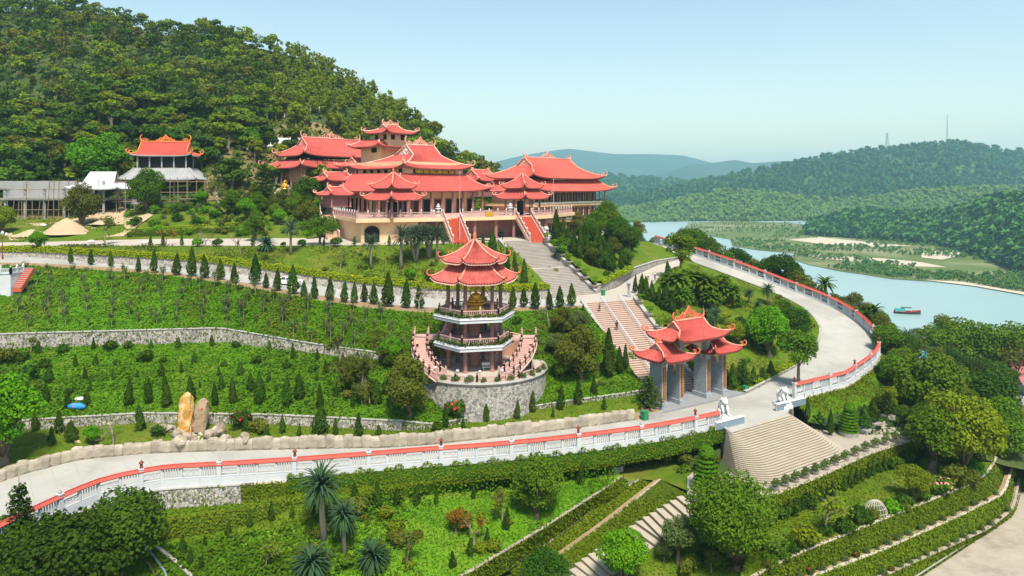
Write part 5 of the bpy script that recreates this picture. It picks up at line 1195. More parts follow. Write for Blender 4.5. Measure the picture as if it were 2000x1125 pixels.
# bonsai in pots along both stairs
def bonsai(p, label, group, m='leaf_topiary', h=1.7):
    e = thing('potted_bonsai', label, 'potted tree', p, random.random()*6, group); k = h/1.7; e.scale = (k, k, k)
    if 'bz' not in TPL:
        b = MB(); b.lathe([(.3, 0), (.36, .1), (.62, .34), (.66, .42), (.55, .42)], 10); b1 = b.mesh('pot', 'pot'); b = MB(); b.tube([(0, 0, .35), (.1, .05, .7), (-.08, 0, 1.0), (0, 0, 1.35)], [.1, .08, .06, .04], 6); b2 = b.mesh('trunk', 'bark', True)
        r = np.random.default_rng(5); pp = []
        for c, R in (((0, 0, 1.45), .62), ((.3, .1, 1.05), .4)):
            d = sphere_dirs(330, r, -.1); pp.append(np.hstack([d*[R, R, R*.42]+c, d]))
        pp = np.vstack(pp); V, Qd = cards(pp[:, :3], pp[:, 3:]+r.normal(size=(len(pp), 3))*.4, .085, r); TPL['bz'] = (b1, b2, np_mesh('crown', V, Qd, m))
    for nm, me in zip(('pot', 'trunk', 'crown'), TPL['bz']): link(nm, me, e)
for k in range(6):
    t = .1+k*.16; bonsai(c0.lerp(c1, t)+snv*(sw/2+.35)+Vector((0, 0, .68)), 'round clipped bonsai in a pot on the wall of the pink-riser stairway', 'bonsai along the gate stairway')
for k in range(7):
    t = .04+k*.14; bonsai(d0.lerp(d1, t)+dnv*(sw2/2+.35)+Vector((0, 0, .73)), 'round clipped bonsai in a pot on the wall of the grey stairway', 'bonsai along the plaza stairway', h=2.0)
# ---- fan stair below the forecourt
fan = thing('fan_stairway', 'broad fan of rounded sandy steps spreading below the forecourt', 'stairs', (0, 0, 0))
fe = Vector((math.cos(rad(33.5)), math.sin(rad(33.5)), 0)); fn = Vector((fe.y, -fe.x, 0)); mid = (FTL+FTR)/2; hw = (FTR-FTL).length/2; NS = 24
def fan_poly(k, back=.4):
    d = .05+7.7*k/NS; l = hw+.36*d; r = hw+.6*d; rc = .25+.5*d; pts_ = [(-hw-.12*d, back)]
    for q in range(7): a = math.pi+q*math.pi/12; pts_.append((-l+rc+rc*math.cos(a), -d+rc+rc*math.sin(a)))
    for q in range(7): a = 1.5*math.pi+q*math.pi/12; pts_.append((r-rc+rc*math.cos(a), -d+rc+rc*math.sin(a)))
    pts_.append((r*.98-.3*d, back)); return [tuple((mid+fe*x-fn*y).xy) for x, y in pts_]
for k in range(NS):
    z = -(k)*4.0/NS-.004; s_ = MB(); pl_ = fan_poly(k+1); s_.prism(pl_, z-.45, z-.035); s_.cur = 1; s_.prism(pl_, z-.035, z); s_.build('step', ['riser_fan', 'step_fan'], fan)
# ---- balustrades with tiled caps
def cap_mesh(L, w=.62, h=.3):
    mb = MB(); n = max(4, int(L/.22))
    for i in range(n):
        x0, x1 = i*L/n, (i+1)*L/n; xm = (x0+x1)/2
        for s in (-1, 1): mb.add([(x0, s*w/2, 0), (xm, s*w/2, .05), (x1, s*w/2, 0), (x1, 0, h), (xm, 0, h+.04), (x0, 0, h)], [(0, 1, 4, 5), (1, 2, 3, 4)])
    mb.box((L/2, 0, h+.03), (L, .12, .12)); mb.box((L/2, 0, -.02), (L, w*.9, .05)); return mb
def balustrade(label, line, step, hh, base, lantern_every=4, m='whitewall', cap='tile_new', start_post=True, group=None, ivy=None):
    s = np.r_[0, np.cumsum(np.linalg.norm(np.diff(line, axis=0), axis=1))]; n = int(s[-1]/step); t = np.linspace(0, s[-1], n+1); Pn = np.stack([np.interp(t, s, line[:, k]) for k in range(3)], 1)
    e = thing('balustrade', label, 'balustrade', (0, 0, 0)); key = ('bal', step, hh, base)
    if key not in TPL:
        ps = MB(); ps.box((0, 0, (hh-base)/2), (.22, .3, hh+base)); pb = MB(); pb.box((0, 0, (hh+.3-base)/2), (.44, .46, hh+.3+base)); pb.box((0, 0, hh+.36), (.56, .58, .14))
        bs = MB(); bs.box((step/2, 0, -base/2+.15), (step, .3, base+.3)); lan = MB(); lan.lathe([(.2, 0), (.2, .1), (.14, .14), (.14, .5), (.3, .55), (.16, .72), (.04, .78), (.02, .95)], 6, (0, 0, hh+.43)); knob = MB(); knob.lathe([(.16, 0), (.2, .12), (.1, .25), (.02, .42)], 8, (0, 0, hh+.43))
        def pn(kind):
            q = MB(); q.box((step/2, 0, hh-.07), (step, .18, .14)); q.box((step/2, 0, .4), (step, .2, .1))
            if kind == 0:
                for k in range(7): q.box(((k+.7)*step/7.4, 0, (hh+.35)/2), (.11, .1, hh-.5))
            else:
                q.box((step/2, 0, hh*.72), (step, .08, .06)); q.box((step/2, 0, hh*.45), (step, .08, .06)); zc_ = hh*.58
                for k in range(3):
                    xx = step*(k+.5)/3; q.tube([(xx+.2*math.cos(u*.7854), 0, zc_+.2*math.sin(u*.7854)) for u in range(9)], .035, 4, False); q.bar((xx-.33, 0, zc_-.12), (xx+.33, 0, zc_+.12), .05); q.bar((xx-.33, 0, zc_+.12), (xx+.33, 0, zc_-.12), .05)
            return q.mesh('panel', m)
        TPL[key] = (ps.mesh('post', m), pb.mesh('pier', m), bs.mesh('plinth', m), lan.mesh('lantern', 'brown_lantern'), knob.mesh('knob', 'coping'), pn(0), pn(1), cap_mesh(step).mesh('cap', cap))
    ps, pb, bs, lan, knob, p0_, p1_, cp = TPL[key]
    for k in range(n+1):
        p = Vector(Pn[k]); d = Vector(Pn[min(k+1, n)])-Vector(Pn[max(k-1, 0)]); rz = math.atan2(d.y, d.x); big = k % lantern_every == 0
        o = link('pier' if big else 'post', pb if big else ps, e, p, rz)
        if big: link('lantern' if (k//lantern_every) % 2 == 0 else 'knob', lan if (k//lantern_every) % 2 == 0 else knob, o)
        if k == n: break
        q = Vector(Pn[k+1]); d = q-p; mx = Matrix.Translation(p)@d.to_track_quat('X', 'Z').to_matrix().to_4x4()@Matrix.Diagonal((d.length/step, 1, 1, 1))
        for nm, me, dz_ in (('plinth', bs, 0), ('panel', p0_ if k % 2 else p1_, 0), ('cap', cp, hh)):
            o = link(nm, me, e); o.matrix_local = mx@Matrix.Translation((0, 0, dz_))
    return e
bl = BAL[(BAL[:, 0]/BAL[:, 1]*F+1000) > -60]
balustrade('white balustrade with red tiled cap along the road below the pagoda', bl, 2.0, 1.62, .85)
s_r = arc([RB0]+[tuple(p) for p in ROUT[::6]], 200, 4); s_r = offs(s_r, .15)
balustrade('white balustrade with red tiled cap sweeping round the climbing road', s_r, 2.0, 1.8, 1.0)
# ---- rough stone kerb along the lower road
kb = thing('rock_kerb', 'low kerb of rough pale rocks along the inner edge of the lower road', 'kerb', (0, 0, 0))
km = []
for k in range(5):
    r = np.random.default_rng(200+k); mb = MB(); mb.ball((0, 0, 0), 1, 1, 1, 1, 9, 7, .2, r); mb.v = [(math.copysign(abs(x)**.55, x)*.72, math.copysign(abs(y)**.6, y)*.42, math.copysign(abs(z)**.5, z)*.62+.5) for x, y, z in mb.v]; km.append(mb.mesh('stone', 'kerbstone', False))
for a_, b_ in ((-60, 1245),):
    seg = L3[((L3[:, 0]/L3[:, 1]*F+1000) > a_) & ((L3[:, 0]/L3[:, 1]*F+1000) < b_)]; s = np.r_[0, np.cumsum(np.linalg.norm(np.diff(seg, axis=0), axis=1))]
    for t in np.arange(.4, s[-1], 1.12):
        p = [np.interp(t, s, seg[:, q]) for q in range(3)]; q = [np.interp(t+.3, s, seg[:, q]) for q in range(3)]
        link('stone', random.choice(km), kb, (p[0], p[1]+.25, p[2]-.02), math.atan2(q[1]-p[1], q[0]-p[0])+random.uniform(-.1, .1), (random.uniform(.9, 1.15), random.uniform(.85, 1.2), random.uniform(1.15, 1.5)))
# ---- walls of the terraces
def wall_between(label, A, B, m, n=0, cm='leaf_ivy', leaf=.13, sel=None, name='retaining_wall'):
    if sel is not None:
        px_ = A[:, 0]/A[:, 1]*F+1000; k = (px_ >= sel[0]) & (px_ <= sel[1]); A, B = A[k], B[k]
    return ivy_wall(label, A, B, cm, n, leaf, m, name)
low = lambda A: A-np.array([0, 0, .5])
wall_between('low stone kerb wall round the garden inside the climbing road', offs(RI2, .12, -.8), offs(RI2, .06, .12), 'rubble_light', 0)
wall_between('low rubble wall behind the lawn by the standing stones', low(L4), L5, 'rubble_light', 1800, sel=(-170, 800), leaf=.12)
wall_between('low mossy wall climbing from the pagoda bastion to the gate', low(L4), L5, 'rubble', 1500, sel=(780, 1262), leaf=.12)
wall_between('tall pale rubble wall between the two planted slopes', low(L6), L7, 'rubble_light', 1700, sel=(-170, 790), leaf=.14)
wall_between('rubble wall under the clipped yellow hedge beside the car ramp', low(L9), L10, 'rubble_light', 300, sel=(-170, 1075))
wall_between('rubble and ivy wall below the lower road balustrade', low(L2b), L2+np.array([0, 0, .35]), 'rubble', 700, sel=(-100, 500))
wall_between('ivy-clad wall below the long run of lower balustrade', low(L2b), L2+np.array([0, 0, .35]), 'ivy_core', 15000, sel=(470, 1400), name='ivy_wall')
BB = BEDA.copy(); BB2 = BB.copy(); BB2[:, 2] = np.interp(np.arange(80), [0, 25, 50, 79], [10.9, 11.0, 11.5, 13.3])
wall_between('curved stone bed wall beside the side road', BB2, BEDA+np.array([0, 0, .15]), 'rubble_light', 0)
cz_ = np.linspace(0, 1, 150)
wall_between('tall ivy-clad wall under the terrace garden of the lower plaza', T1-[0, 0, .3], T0, 'ivy_core', 12600, 'leaf_ivy', .14, name='ivy_wall')
wall_between('topmost curving ivy terrace wall above the parking ground', low(T3), T2+[0, 0, .05], 'ivy_core', 12600, 'leaf_ivy', .14, name='ivy_wall')
wall_between('middle curving ivy terrace wall above the parking ground', low(T4), T3o+[0, 0, .03], 'ivy_core', 11200, 'leaf_ivy', .14, name='ivy_wall')
wall_between('lowest curving ivy terrace wall beside the parking ground', low(T5), T4o+[0, 0, .03], 'ivy_core', 5600, 'leaf_ivy', .14, name='ivy_wall')
rv = lambda A: A[::-1].copy()
wall_between('upper ivy wall of three beside the garden steps', rv(low(E1)), rv(E0), 'ivy_core', 5880, 'leaf_ivy', .14, name='ivy_wall')
wall_between('middle ivy wall of three beside the garden steps', rv(low(E2)), rv(E1o), 'ivy_core', 4200, 'leaf_ivy', .14, name='ivy_wall')
wall_between('lower ivy wall of three beside the garden steps', rv(low(E3)), rv(E2o), 'ivy_core', 7839, 'leaf_ivy', .14, name='ivy_wall')
gst = thing('garden_steps', 'flight of broad stone steps descending between ivy walls and trees', 'stairs', (0, 0, 0))
for k in range(18):
    i = 4*k+4; a, b_ = Vector(E3[i]), Vector(E4[i]); a2, b2 = Vector(E3[i+4]), Vector(E4[i+4]); s_ = MB(); z = a.z
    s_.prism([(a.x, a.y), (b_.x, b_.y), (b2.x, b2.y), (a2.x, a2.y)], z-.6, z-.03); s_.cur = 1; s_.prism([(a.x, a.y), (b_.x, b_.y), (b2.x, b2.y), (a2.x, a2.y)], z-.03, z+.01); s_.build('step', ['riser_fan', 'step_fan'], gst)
# ================================================================ planting
def spot(key, px, py, hpx, label, name='tree', cat='tree', group=None, wide=1.0, dz=-.08):
    p = hit(px, py, dz); return plant(key, p, hpx/sc(p), name, label, cat, group, None, wide)
def rspot(key, px, py, *a, **k):
    """spot, but only where the ray meets soft ground"""
    if not soft(px, py): return None
    if 'me' in TPL[key] and key.startswith('shrub') and a[4] in MASSED:
        p = hit(px, py, -.08); MASS.append((key, p, a[0]/sc(p))); return None
    return spot(key, px, py, *a, **k)
MASS = []; MASSED = {'bushes on the garden bank', 'scrub on the cut hillside', 'undergrowth on the wooded bank', 'tufts on the upper lawn', 'bushes around the pagoda', 'bushes inside the climbing road'}
def many(keys, spots, name, label, cat, group, jit=.22, wide=1.0):
    for k, (px, py, h) in enumerate(spots): spot(keys[k % len(keys)], px, py, h*random.uniform(1-jit, 1+jit), label, name, cat, group, wide*random.uniform(.82, 1.2))
CY = ['cypress_0', 'cypress_1', 'cypress_2']; MI = ['mini_0', 'mini_1', 'mini_2']
many(CY, [(139, 515, 34), (177, 518, 26), (217, 522, 36), (270, 531, 36), (300, 533, 48), (344, 538, 42), (374, 540, 50), (401, 543, 42), (431, 546, 38), (458, 553, 40), (499, 555, 50), (520, 563, 38), (542, 568, 42), (572, 574, 50), (593, 580, 40), (615, 584, 42), (644, 588, 50), (672, 591, 42), (692, 592, 46), (712, 590, 36), (730, 594, 44), (757, 599, 54), (793, 602, 46), (820, 602, 52)], 'cypress', 'dark teardrop cypress in the row along the car ramp', 'cypress', 'cypress row along the car ramp')
many(CY, [(1001, 602, 50), (1023, 600, 44), (1045, 604, 52), (1074, 606, 44), (1094, 602, 52), (1117, 598, 48), (1137, 632, 40), (1110, 648, 46)], 'cypress', 'dark cypress on the bank between the pagoda and the pink-riser stairway', 'cypress', 'cypresses between pagoda and stairs')
many(['tall_cypress_0', 'tall_cypress_1'], [(945, 500, 52), (962, 508, 56), (976, 522, 50), (990, 535, 58), (1006, 549, 60), (1024, 560, 52), (1040, 575, 44)], 'cypress', 'tall cypress beside the grey stairway, behind the pagoda roofs', 'cypress', 'cypresses left of the grey stairway')
many(['tall_cypress_0', 'tall_cypress_1'], [(1087, 478, 58), (1108, 488, 60), (1120, 500, 52), (1133, 505, 58), (1146, 512, 52), (1158, 520, 56), (1172, 524, 60), (1186, 528, 52), (1198, 532, 56), (1214, 528, 50), (1226, 540, 48), (1100, 470, 46), (1140, 490, 50), (1165, 500, 52), (1190, 508, 48)], 'cypress', 'tall cypress in the dense grove across the grey stairway from the pagoda', 'cypress', 'cypress grove above the side road')
many(CY, [(1262, 585, 46), (1274, 590, 48), (1287, 598, 46), (1300, 606, 50), (1313, 612, 46), (1252, 578, 44), (1240, 572, 40), (1320, 560, 38), (1306, 552, 36), (1334, 566, 38)], 'cypress', 'cypress in the group between side road and gate roofs', 'cypress', 'cypresses behind the gate')
many(['tall_cypress_0', 'tall_cypress_1'], [(1190, 737, 82), (1212, 730, 62), (1222, 722, 54)], 'cypress', 'tall cypress standing against the pink-riser stairway foot', 'cypress', 'cypresses at the stairway foot')
many(CY, [(90, 788, 48), (132, 796, 42), (170, 790, 36), (250, 792, 50), (290, 788, 46), (325, 794, 50), (372, 786, 44), (420, 793, 52), (456, 788, 42), (508, 790, 54), (560, 794, 52), (585, 780, 46), (625, 800, 46), (690, 795, 40), (735, 790, 42)], 'cypress', 'bushy cypress along the foot of the lower planted slope', 'cypress', 'cypresses at the foot of the lower slope')
many(['mini_0', 'mini_1', 'juniper'], [(68, 842, 40), (115, 846, 42), (140, 862, 50), (165, 820, 44), (275, 840, 42), (520, 855, 26), (553, 846, 44), (583, 852, 32), (625, 845, 52), (655, 848, 36), (700, 852, 44), (740, 856, 30), (480, 842, 44), (100, 870, 34)], 'young_conifer', 'young conifer on the lawn strip beside the rough rock kerb', 'conifer', 'young conifers on the kerb lawn')
many(MI, [(355, 1082, 38), (371, 1100, 34), (391, 1114, 30), (400, 1068, 26), (445, 1046, 28), (488, 1030, 32), (530, 1018, 34), (570, 1012, 32), (692, 985, 42), (737, 990, 40), (775, 988, 38), (813, 986, 38), (852, 985, 36), (925, 974, 34), (962, 958, 34), (1003, 955, 34), (1133, 945, 40), (1166, 932, 36), (1196, 918, 30), (1245, 918, 30), (1292, 916, 30), (1335, 905, 28), (885, 1108, 40), (918, 1085, 38), (952, 1060, 36), (988, 1034, 40), (610, 1004, 30), (655, 996, 30)], 'dwarf_cypress', 'small cypress on the bright lower lawn or the bed above it', 'cypress', 'small cypresses on the lower lawn')
many(MI, [(870, 835, 34), (905, 838, 30), (950, 822, 34), (1010, 818, 36), (1040, 805, 40), (1095, 800, 44), (1130, 790, 40), (1180, 800, 36), (1160, 770, 30), (1080, 815, 26)], 'young_conifer', 'young conifer on the grass between the pagoda bastion and the gate', 'conifer', 'young conifers below the bastion')
# saplings in rows on the upper slope, little pines on the lower one
def row_spots(La, Lb, fs, dx, x0, x1, h):
    out = []
    for f in fs:
        x = x0+random.uniform(0, dx)
        while x < x1:
            k = min(range(len(La)), key=lambda i: abs(La[i, 0]/La[i, 1]*F+1000-x)); a, b_ = La[k], Lb[min(k, len(Lb)-1)]
            q = a*(1-f)+b_*f; p = Vector(q)+Vector((random.uniform(-.5, .5), random.uniform(-.4, .4), 0)); p.z = ground(p.x, p.y)-.06
            if (p.xy-PC.xy).length > 11: out.append((p, h*random.uniform(.75, 1.25)))
            x += dx*random.uniform(.75, 1.3)
    return out
for k, (p, h) in enumerate(row_spots(L7, L8, (.06, .24, .43, .62, .82), 41, 30, 800, 2.5)): plant('sapling_%d' % (k % 4), p, h, 'sapling', 'thin grey-green sapling in the rows on the upper planted slope', 'sapling', 'saplings on the upper slope')
for k, (p, h) in enumerate(row_spots(L5, L6, (.28, .48, .68, .93), 52, 60, 740, 1.6)): plant(random.choice(['mini_0', 'mini_1', 'juniper', 'shrub_d']), p, h*random.uniform(.7, 1.3), 'young_conifer', 'small conifer scattered over the lower planted slope', 'conifer', 'small conifers on the lower slope')
# standing trees and bushes: kind, foot in the photo, height there, description
TREES = [
 ('broad_b', 130, 1215, 235, 'large dark-leaved tree at the bend of the lower balustrade, the widest there'), ('round_dark', 235, 1125, 165, 'dense dark round tree against the balustrade bend wall'), ('araucaria_big', 40, 1130, 205, 'dark layered conifer rising outside the balustrade bend'), ('broad_b', 10, 1150, 150, 'dark tree pressed beside the layered conifer at the bend'),
 ('broad_a', 1048, 1010, 125, 'leafy green tree on the lower lawn against the ivy wall'), ('broad_b', 1062, 1165, 100, 'dark bushy tree beside the upper ivy wall of three'), ('broad_c', 1215, 1150, 130, 'bright green tree overhanging the garden steps'), ('grey_tree', 1325, 1100, 95, 'small grey-green tree by the garden steps'), ('big_tree', 1440, 1108, 180, 'massive dense green tree below the fan stairway'), ('thin_tree', 1390, 1118, 50, 'yellowish thin shrub-like tree under the massive tree'),
 ('frangipani', 1612, 1042, 92, 'spreading half-bare tree with pale branches in the terrace garden'), ('broad_e', 1785, 978, 76, 'yellow-green round tree in the terrace garden'), ('broad_f', 1818, 925, 140, 'slender tall-trunked tree with open crown at the plaza edge'), ('broad_e', 1880, 925, 168, 'yellow-topped tree between plaza and parking ground'), ('broad_a', 1955, 915, 145, 'dense lime-green tree overhanging the curving terraces'), ('broad_f', 1830, 835, 155, 'large dark green tree behind the plaza conifers'), ('round_dark', 1928, 830, 108, 'dark round tree beside the asphalt coast road'),
 ('flat_tree', 1880, 735, 110, 'spreading shoreline tree with layered branches'), ('flat_tree', 1965, 745, 118, 'second spreading shoreline tree near the red roof'), ('thin_tree', 1990, 760, 86, 'pale thin tree beside the red roof'),
 ('street_tree', 1560, 757, 118, 'straight-trunked young tree at the forecourt bend'), ('broad_c', 1502, 695, 108, 'bright round tree inside the climbing road'), ('round_dark', 1553, 668, 68, 'dark bushy tree beside the climbing road'), ('street_tree', 1330, 548, 98, 'tall green tree beside the side road junction'), ('broad_e', 1432, 672, 52, 'yellow-leaved shrubby tree behind the gate roof'), ('broad_f', 1530, 640, 60, 'small leafy tree above the bright round tree'),
 ('broad_d', 1135, 745, 112, 'olive-leaved tree left of the gate stairway'), ('broad_d', 800, 815, 118, 'olive-leaved spreading tree at the foot of the pagoda bastion'), ('broad_c', 765, 712, 60, 'vivid lime little tree beside the pagoda stairs'),
 ('flat_tree', 625, 478, 58, 'wide flat-crowned tree on the plaza edge'), ('broad_a', 498, 470, 62, 'round green tree behind the plaza path'), ('broad_e', 4, 455, 60, 'yellow-green tree beside the concrete frame building'), ('broad_c', 74, 490, 44, 'bright little tree by the street lamp end of the ramp hedge'), ('thin_tree', 205, 478, 60, 'thin yellowish tree behind the ramp hedge'), 
 ('flame_tree', 325, 478, 40, 'thin reddish-leaved tree above the ramp hedge'), ('bare_1', 402, 482, 44, 'bare pale tree on the plaza path edge'), ('bare_0', 470, 496, 50, 'bare branching tree on the upper lawn'), ('bare_1', 818, 606, 72, 'leafless white-barked tree beside the pagoda top storey'), ('bare_0', 1072, 640, 56, 'leafless pale tree on the bank right by the pagoda'), ('frangipani', 665, 527, 46, 'crooked frangipani on the upper lawn'), ('bare_1', 222, 868, 78, 'bare multi-branched shrub tree by the white dish'), ('bare_0', 722, 790, 60, 'bare forked tree on the lower planted slope'),
 ('broad_d', 600, 440, 50, 'olive tree on the garden bank beside the rear hall'), ('broad_a', 575, 420, 46, 'green tree on the garden bank above the plaza'), ('broad_c', 545, 440, 36, 'bright bush tree on the garden bank'), ('frangipani', 520, 1108, 62, 'thin twiggy pale tree on the bright lower lawn'), ('thin_tree', 980, 1020, 70, 'variegated thin tree beside the leafy green tree'), ('red_tree', 890, 1040, 52, 'bronze-leaved bush tree on the lower lawn'), ('flame_tree', 925, 1062, 70, 'red-tipped twiggy tree on the lower lawn'), ('thin_tree', 795, 1105, 70, 'pale variegated bush tree on the lower lawn'),
 ('broad_a', 1160, 470, 60, 'broad green tree before the three-storey hall'), ('broad_b', 1205, 480, 62, 'dark tree at the end of the three-storey hall'), ('broad_a', 1235, 490, 50, 'green tree by the upper bend of the climbing road'), ('broad_d', 1130, 460, 48, 'olive tree under the three-storey hall balconies'),
 ('broad_a', 1185, 462, 72, 'bushy green tree against the three-storey hall base'), ('broad_b', 1222, 500, 66, 'dark spreading tree over the cypress grove'), ('round_dark', 1150, 485, 52, 'dark round tree in the cypress grove'), ('broad_d', 1245, 470, 40, 'olive tree by the pink-roofed outbuilding'),
 ('broad_c', 8, 905, 190, 'bright green leafy tree at the far end of the kerb lawn'), ('broad_c', 180, 868, 42, 'small potted-looking bright tree near the white dish'),
]
for t in TREES: spot(*t)
def spot_at(key, px, Y, top, label, wide=1.0):
    """tree on ground near eye level: foot at depth Y, crown up to photo row top"""
    x = (px-1000)/F*Y; z = ground(x, Y)-.1; plant(key, (x, Y, z), max(2, CZ-(top-HY)*Y/F-z), 'tree', label, 'tree', None, None, wide)
for t in (('araucaria_big', 510, 171, 312, 'dark spire conifer by the rear hall', 1.1), ('broad_a', 287, 171, 326, 'tree growing before the half-built pavilion', .9), ('broad_d', 160, 165, 358, 'brownish-green tree before the concrete frame building', 1.0), ('broad_c', 198, 188, 250, 'vivid green tree on the mountain foot beside the half-built pavilion', 1.1), ('broad_b', 602, 172, 340, 'dark tree under the rear hall eave', 1.0), ('broad_a', 455, 168, 372, 'low green tree on the garden bank near the spire conifer', 1.2), ('broad_d', 545, 168, 372, 'olive tree between the spire conifer and the golden grotto', 1.0), ('thin_tree', 425, 172, 350, 'thin leafy tree on the bank beside the scaffold', 1.0)): spot_at(*t)
# trees down the outer bank to the shore
def out_spot(key, px, top, d, label, name='tree', cat='tree', group=None):
    """tree outside the climbing road: foot a few metres beyond the balustrade, crown up to photo row top"""
    T = np.gradient(ROUT, axis=0); T /= np.hypot(T[:, 0], T[:, 1])[:, None]; Pd = ROUT+np.stack([T[:, 1], -T[:, 0], 0*T[:, 0]], 1)*d
    p = Vector(Pd[int(np.argmin(np.abs(Pd[:, 0]/Pd[:, 1]*F+1000-px)+np.where(Pd[:, 1] < 134, 400, 0)))]); p.z = ground(p.x, p.y)-.1; h = CZ-(top-HY)*p.y/F-p.z; plant(key, p, max(2.5, min(h, 12)), name, label, cat, group)
for key, px, top, d in (('broad_b', 1525, 490, 7), ('broad_b', 1500, 500, 9), ('broad_d', 1470, 505, 7), ('broad_b', 1440, 480, 10), ('broad_a', 1420, 490, 6), ('broad_b', 1385, 458, 8), ('broad_f', 1350, 442, 8), ('broad_a', 1320, 445, 10), ('broad_b', 1290, 462, 7), ('broad_d', 1560, 525, 7), ('broad_d', 1580, 545, 8), ('grey_tree', 1640, 572, 8), ('broad_d', 1668, 570, 9), ('broad_d', 1690, 590, 8), ('broad_a', 1460, 520, 6), ('broad_d', 1540, 540, 5), ('broad_b', 1405, 500, 12), ('broad_d', 1365, 480, 12), ('broad_a', 1490, 520, 12), ('broad_d', 1715, 612, 6), ('broad_a', 1728, 632, 9), ('broad_d', 1745, 646, 12), ('grey_tree', 1625, 570, 6), ('broad_b', 1600, 560, 10)):
    out_spot(key, px, top, d, 'leafy tree just outside the sweeping balustrade, above the water', 'tree', 'tree', 'trees outside the sweeping balustrade')
OUT = [('broad_d', 1735, 680, 50), ('broad_f', 1735, 700, 70), ('broad_b', 1765, 720, 74), ('broad_a', 1745, 760, 70), ('broad_a', 1775, 790, 74), ('broad_d', 1790, 700, 60), ('broad_a', 1800, 850, 66), ('broad_f', 1850, 880, 60), ('broad_a', 1900, 800, 60), ('broad_b', 1860, 770, 70), ('broad_a', 1985, 880, 70), ('broad_e', 1995, 850, 56), ('broad_a', 1765, 835, 46), ('broad_b', 1905, 745, 60), ('broad_b', 1850, 735, 62), ('grey_tree', 1810, 720, 52)]
for k, (key, px, py, h) in enumerate(OUT): spot(key, px, py, h, 'mixed green tree on the wooded bank outside the climbing road', 'tree', 'tree', 'trees on the outer bank')
for px, top, d in ((1610, 545, 5), (1692, 610, 5), (1706, 600, 8), (1665, 600, 5)): out_spot('palm', px, top, d, 'palm on the bank outside the sweeping balustrade', 'palm_tree', 'palm', 'palms on the outer bank')
many(['palm', 'fan_palm', 'dragon_palm'], [(1740, 690, 46), (1760, 705, 40), (1775, 695, 46)], 'palm_tree', 'palm on the wooded bank below the sweeping balustrade', 'palm', 'palms on the wooded bank')
many(['fan_palm'], [(1315, 590, 46), (1345, 585, 52), (1372, 592, 52), (1400, 588, 50), (1425, 598, 44), (1335, 606, 44), (1390, 608, 44), (1360, 570, 40), (1412, 572, 40)], 'fan_palm', 'broad-leaved fan palm in the clump above the gate', 'palm', 'fan palm clump')
many(['cycad'], [(1463, 596, 34), (1500, 596, 34), (1375, 655, 40), (1396, 648, 36), (1480, 620, 30), (1090, 520, 30)], 'cycad', 'dark cycad inside the climbing road garden', 'palm', 'cycads inside the climbing road')
for key, px, py, h, lab in (('dragon_palm', 783, 525, 74, 'leaning spiky palm on the upper lawn'), ('dragon_multi', 812, 512, 66, 'many-headed spiky palm on the upper lawn'), ('dragon_palm', 853, 512, 62, 'upright spiky palm behind the pagoda roofs'), ('dragon_palm', 724, 523, 56, 'short spiky palm alone on the upper lawn'), ('dragon_palm', 568, 497, 58, 'tall thin-trunked spiky palm on the lawn edge'), ('dragon_multi', 838, 505, 60, 'clustered spiky palm behind the pagoda'),
        ('cycad', 632, 1052, 125, 'tall-trunked cycad on the bright lower lawn'), ('cycad', 672, 1082, 90, 'broad cycad beside the tall-trunked one'), ('cycad_low', 728, 1112, 40, 'low cycad rosette on the lower lawn'), ('cycad_low', 608, 1128, 44, 'stemless cycad rosette at the lawn bottom'), ('cycad_low', 520, 490, 22, 'tiny cycad on the upper lawn edge')):
    spot(key, px, py, h, lab, 'cycad' if 'cycad' in key else 'palm_tree', 'palm', None, .78 if key == 'cycad' else 1.0)
for px, py, h, lab in ((1380, 958, 84, 'tiered dome-topped topiary beside the ivy walls'), (1658, 850, 60, 'tiered dome-topped topiary on the lower plaza')):
    p = hit(px, py); plant('topiary', p+Vector((0, 0, .5)), h/sc(p), 'topiary', lab, 'topiary', None, None, 1.0)
    e = thing('planter', 'round stone planter under the '+lab.replace('tiered ', ''), 'planter', p); b = MB(); b.lathe([(1.3, 0), (1.35, .6), (1.2, .6), (1.15, .5)], 16); b.build('bowl', 'coping', e); b = MB(); b.lathe([(1.15, .44), (1.15, .5)], 16); b.build('soil', 'earth', e)
for k, (px, py, h) in enumerate(((1690, 845, 46), (1706, 832, 46), (1733, 818, 52))):
    p = hit(px, py); plant('juniper' if k < 2 else 'araucaria', p+Vector((0, 0, .5)), h/sc(p), 'potted_conifer', 'layered conifer in a square box on the lower plaza', 'conifer', 'boxed conifers on the lower plaza')
    b = MB(); b.box((0, 0, .3), (1.7, 1.7, .6), .5); tag(b.build('planter_box', 'coping', None, loc=p), 'square stone planter box under a layered conifer on the lower plaza', 'planter', 'planter boxes on the lower plaza')
for px, py, h, lab in ((1410, 885, 50, 'narrow cypress beside the fan stairway top, ivy side'), (1577, 820, 46, 'narrow cypress on the ivy side of the second lion'), (1622, 850, 52, 'tall cypress beside the plaza topiary'), (1600, 838, 34, 'short cypress below the balustrade ivy')): spot('tall_cypress_0', px, py, h, lab, 'cypress', 'cypress')
p = hit(1268, 812); e = spot('araucaria', 1268, 806, 74, 'open-layered conifer in a stone planter beside the gate', 'potted_conifer', 'conifer', None, 1.1, .3)
b = MB(); b.box((0, 0, .35), (2.6, 2.6, .9), TG); b.cur = 1; b.box((0, 0, .8), (2.3, 2.3, .06), TG); tag(b.build('planter_box', ['coping', 'earth'], None, loc=p), 'square stone planter with conifer beside the gate platform', 'planter')
many(['juniper', 'araucaria'], [(1432, 758, 46), (1450, 752, 56), (1472, 748, 36), (1490, 742, 34), (1506, 735, 34), (1420, 745, 36)], 'conifer', 'dark bushy conifer in the bed beside the gate', 'conifer', 'conifers beside the gate')
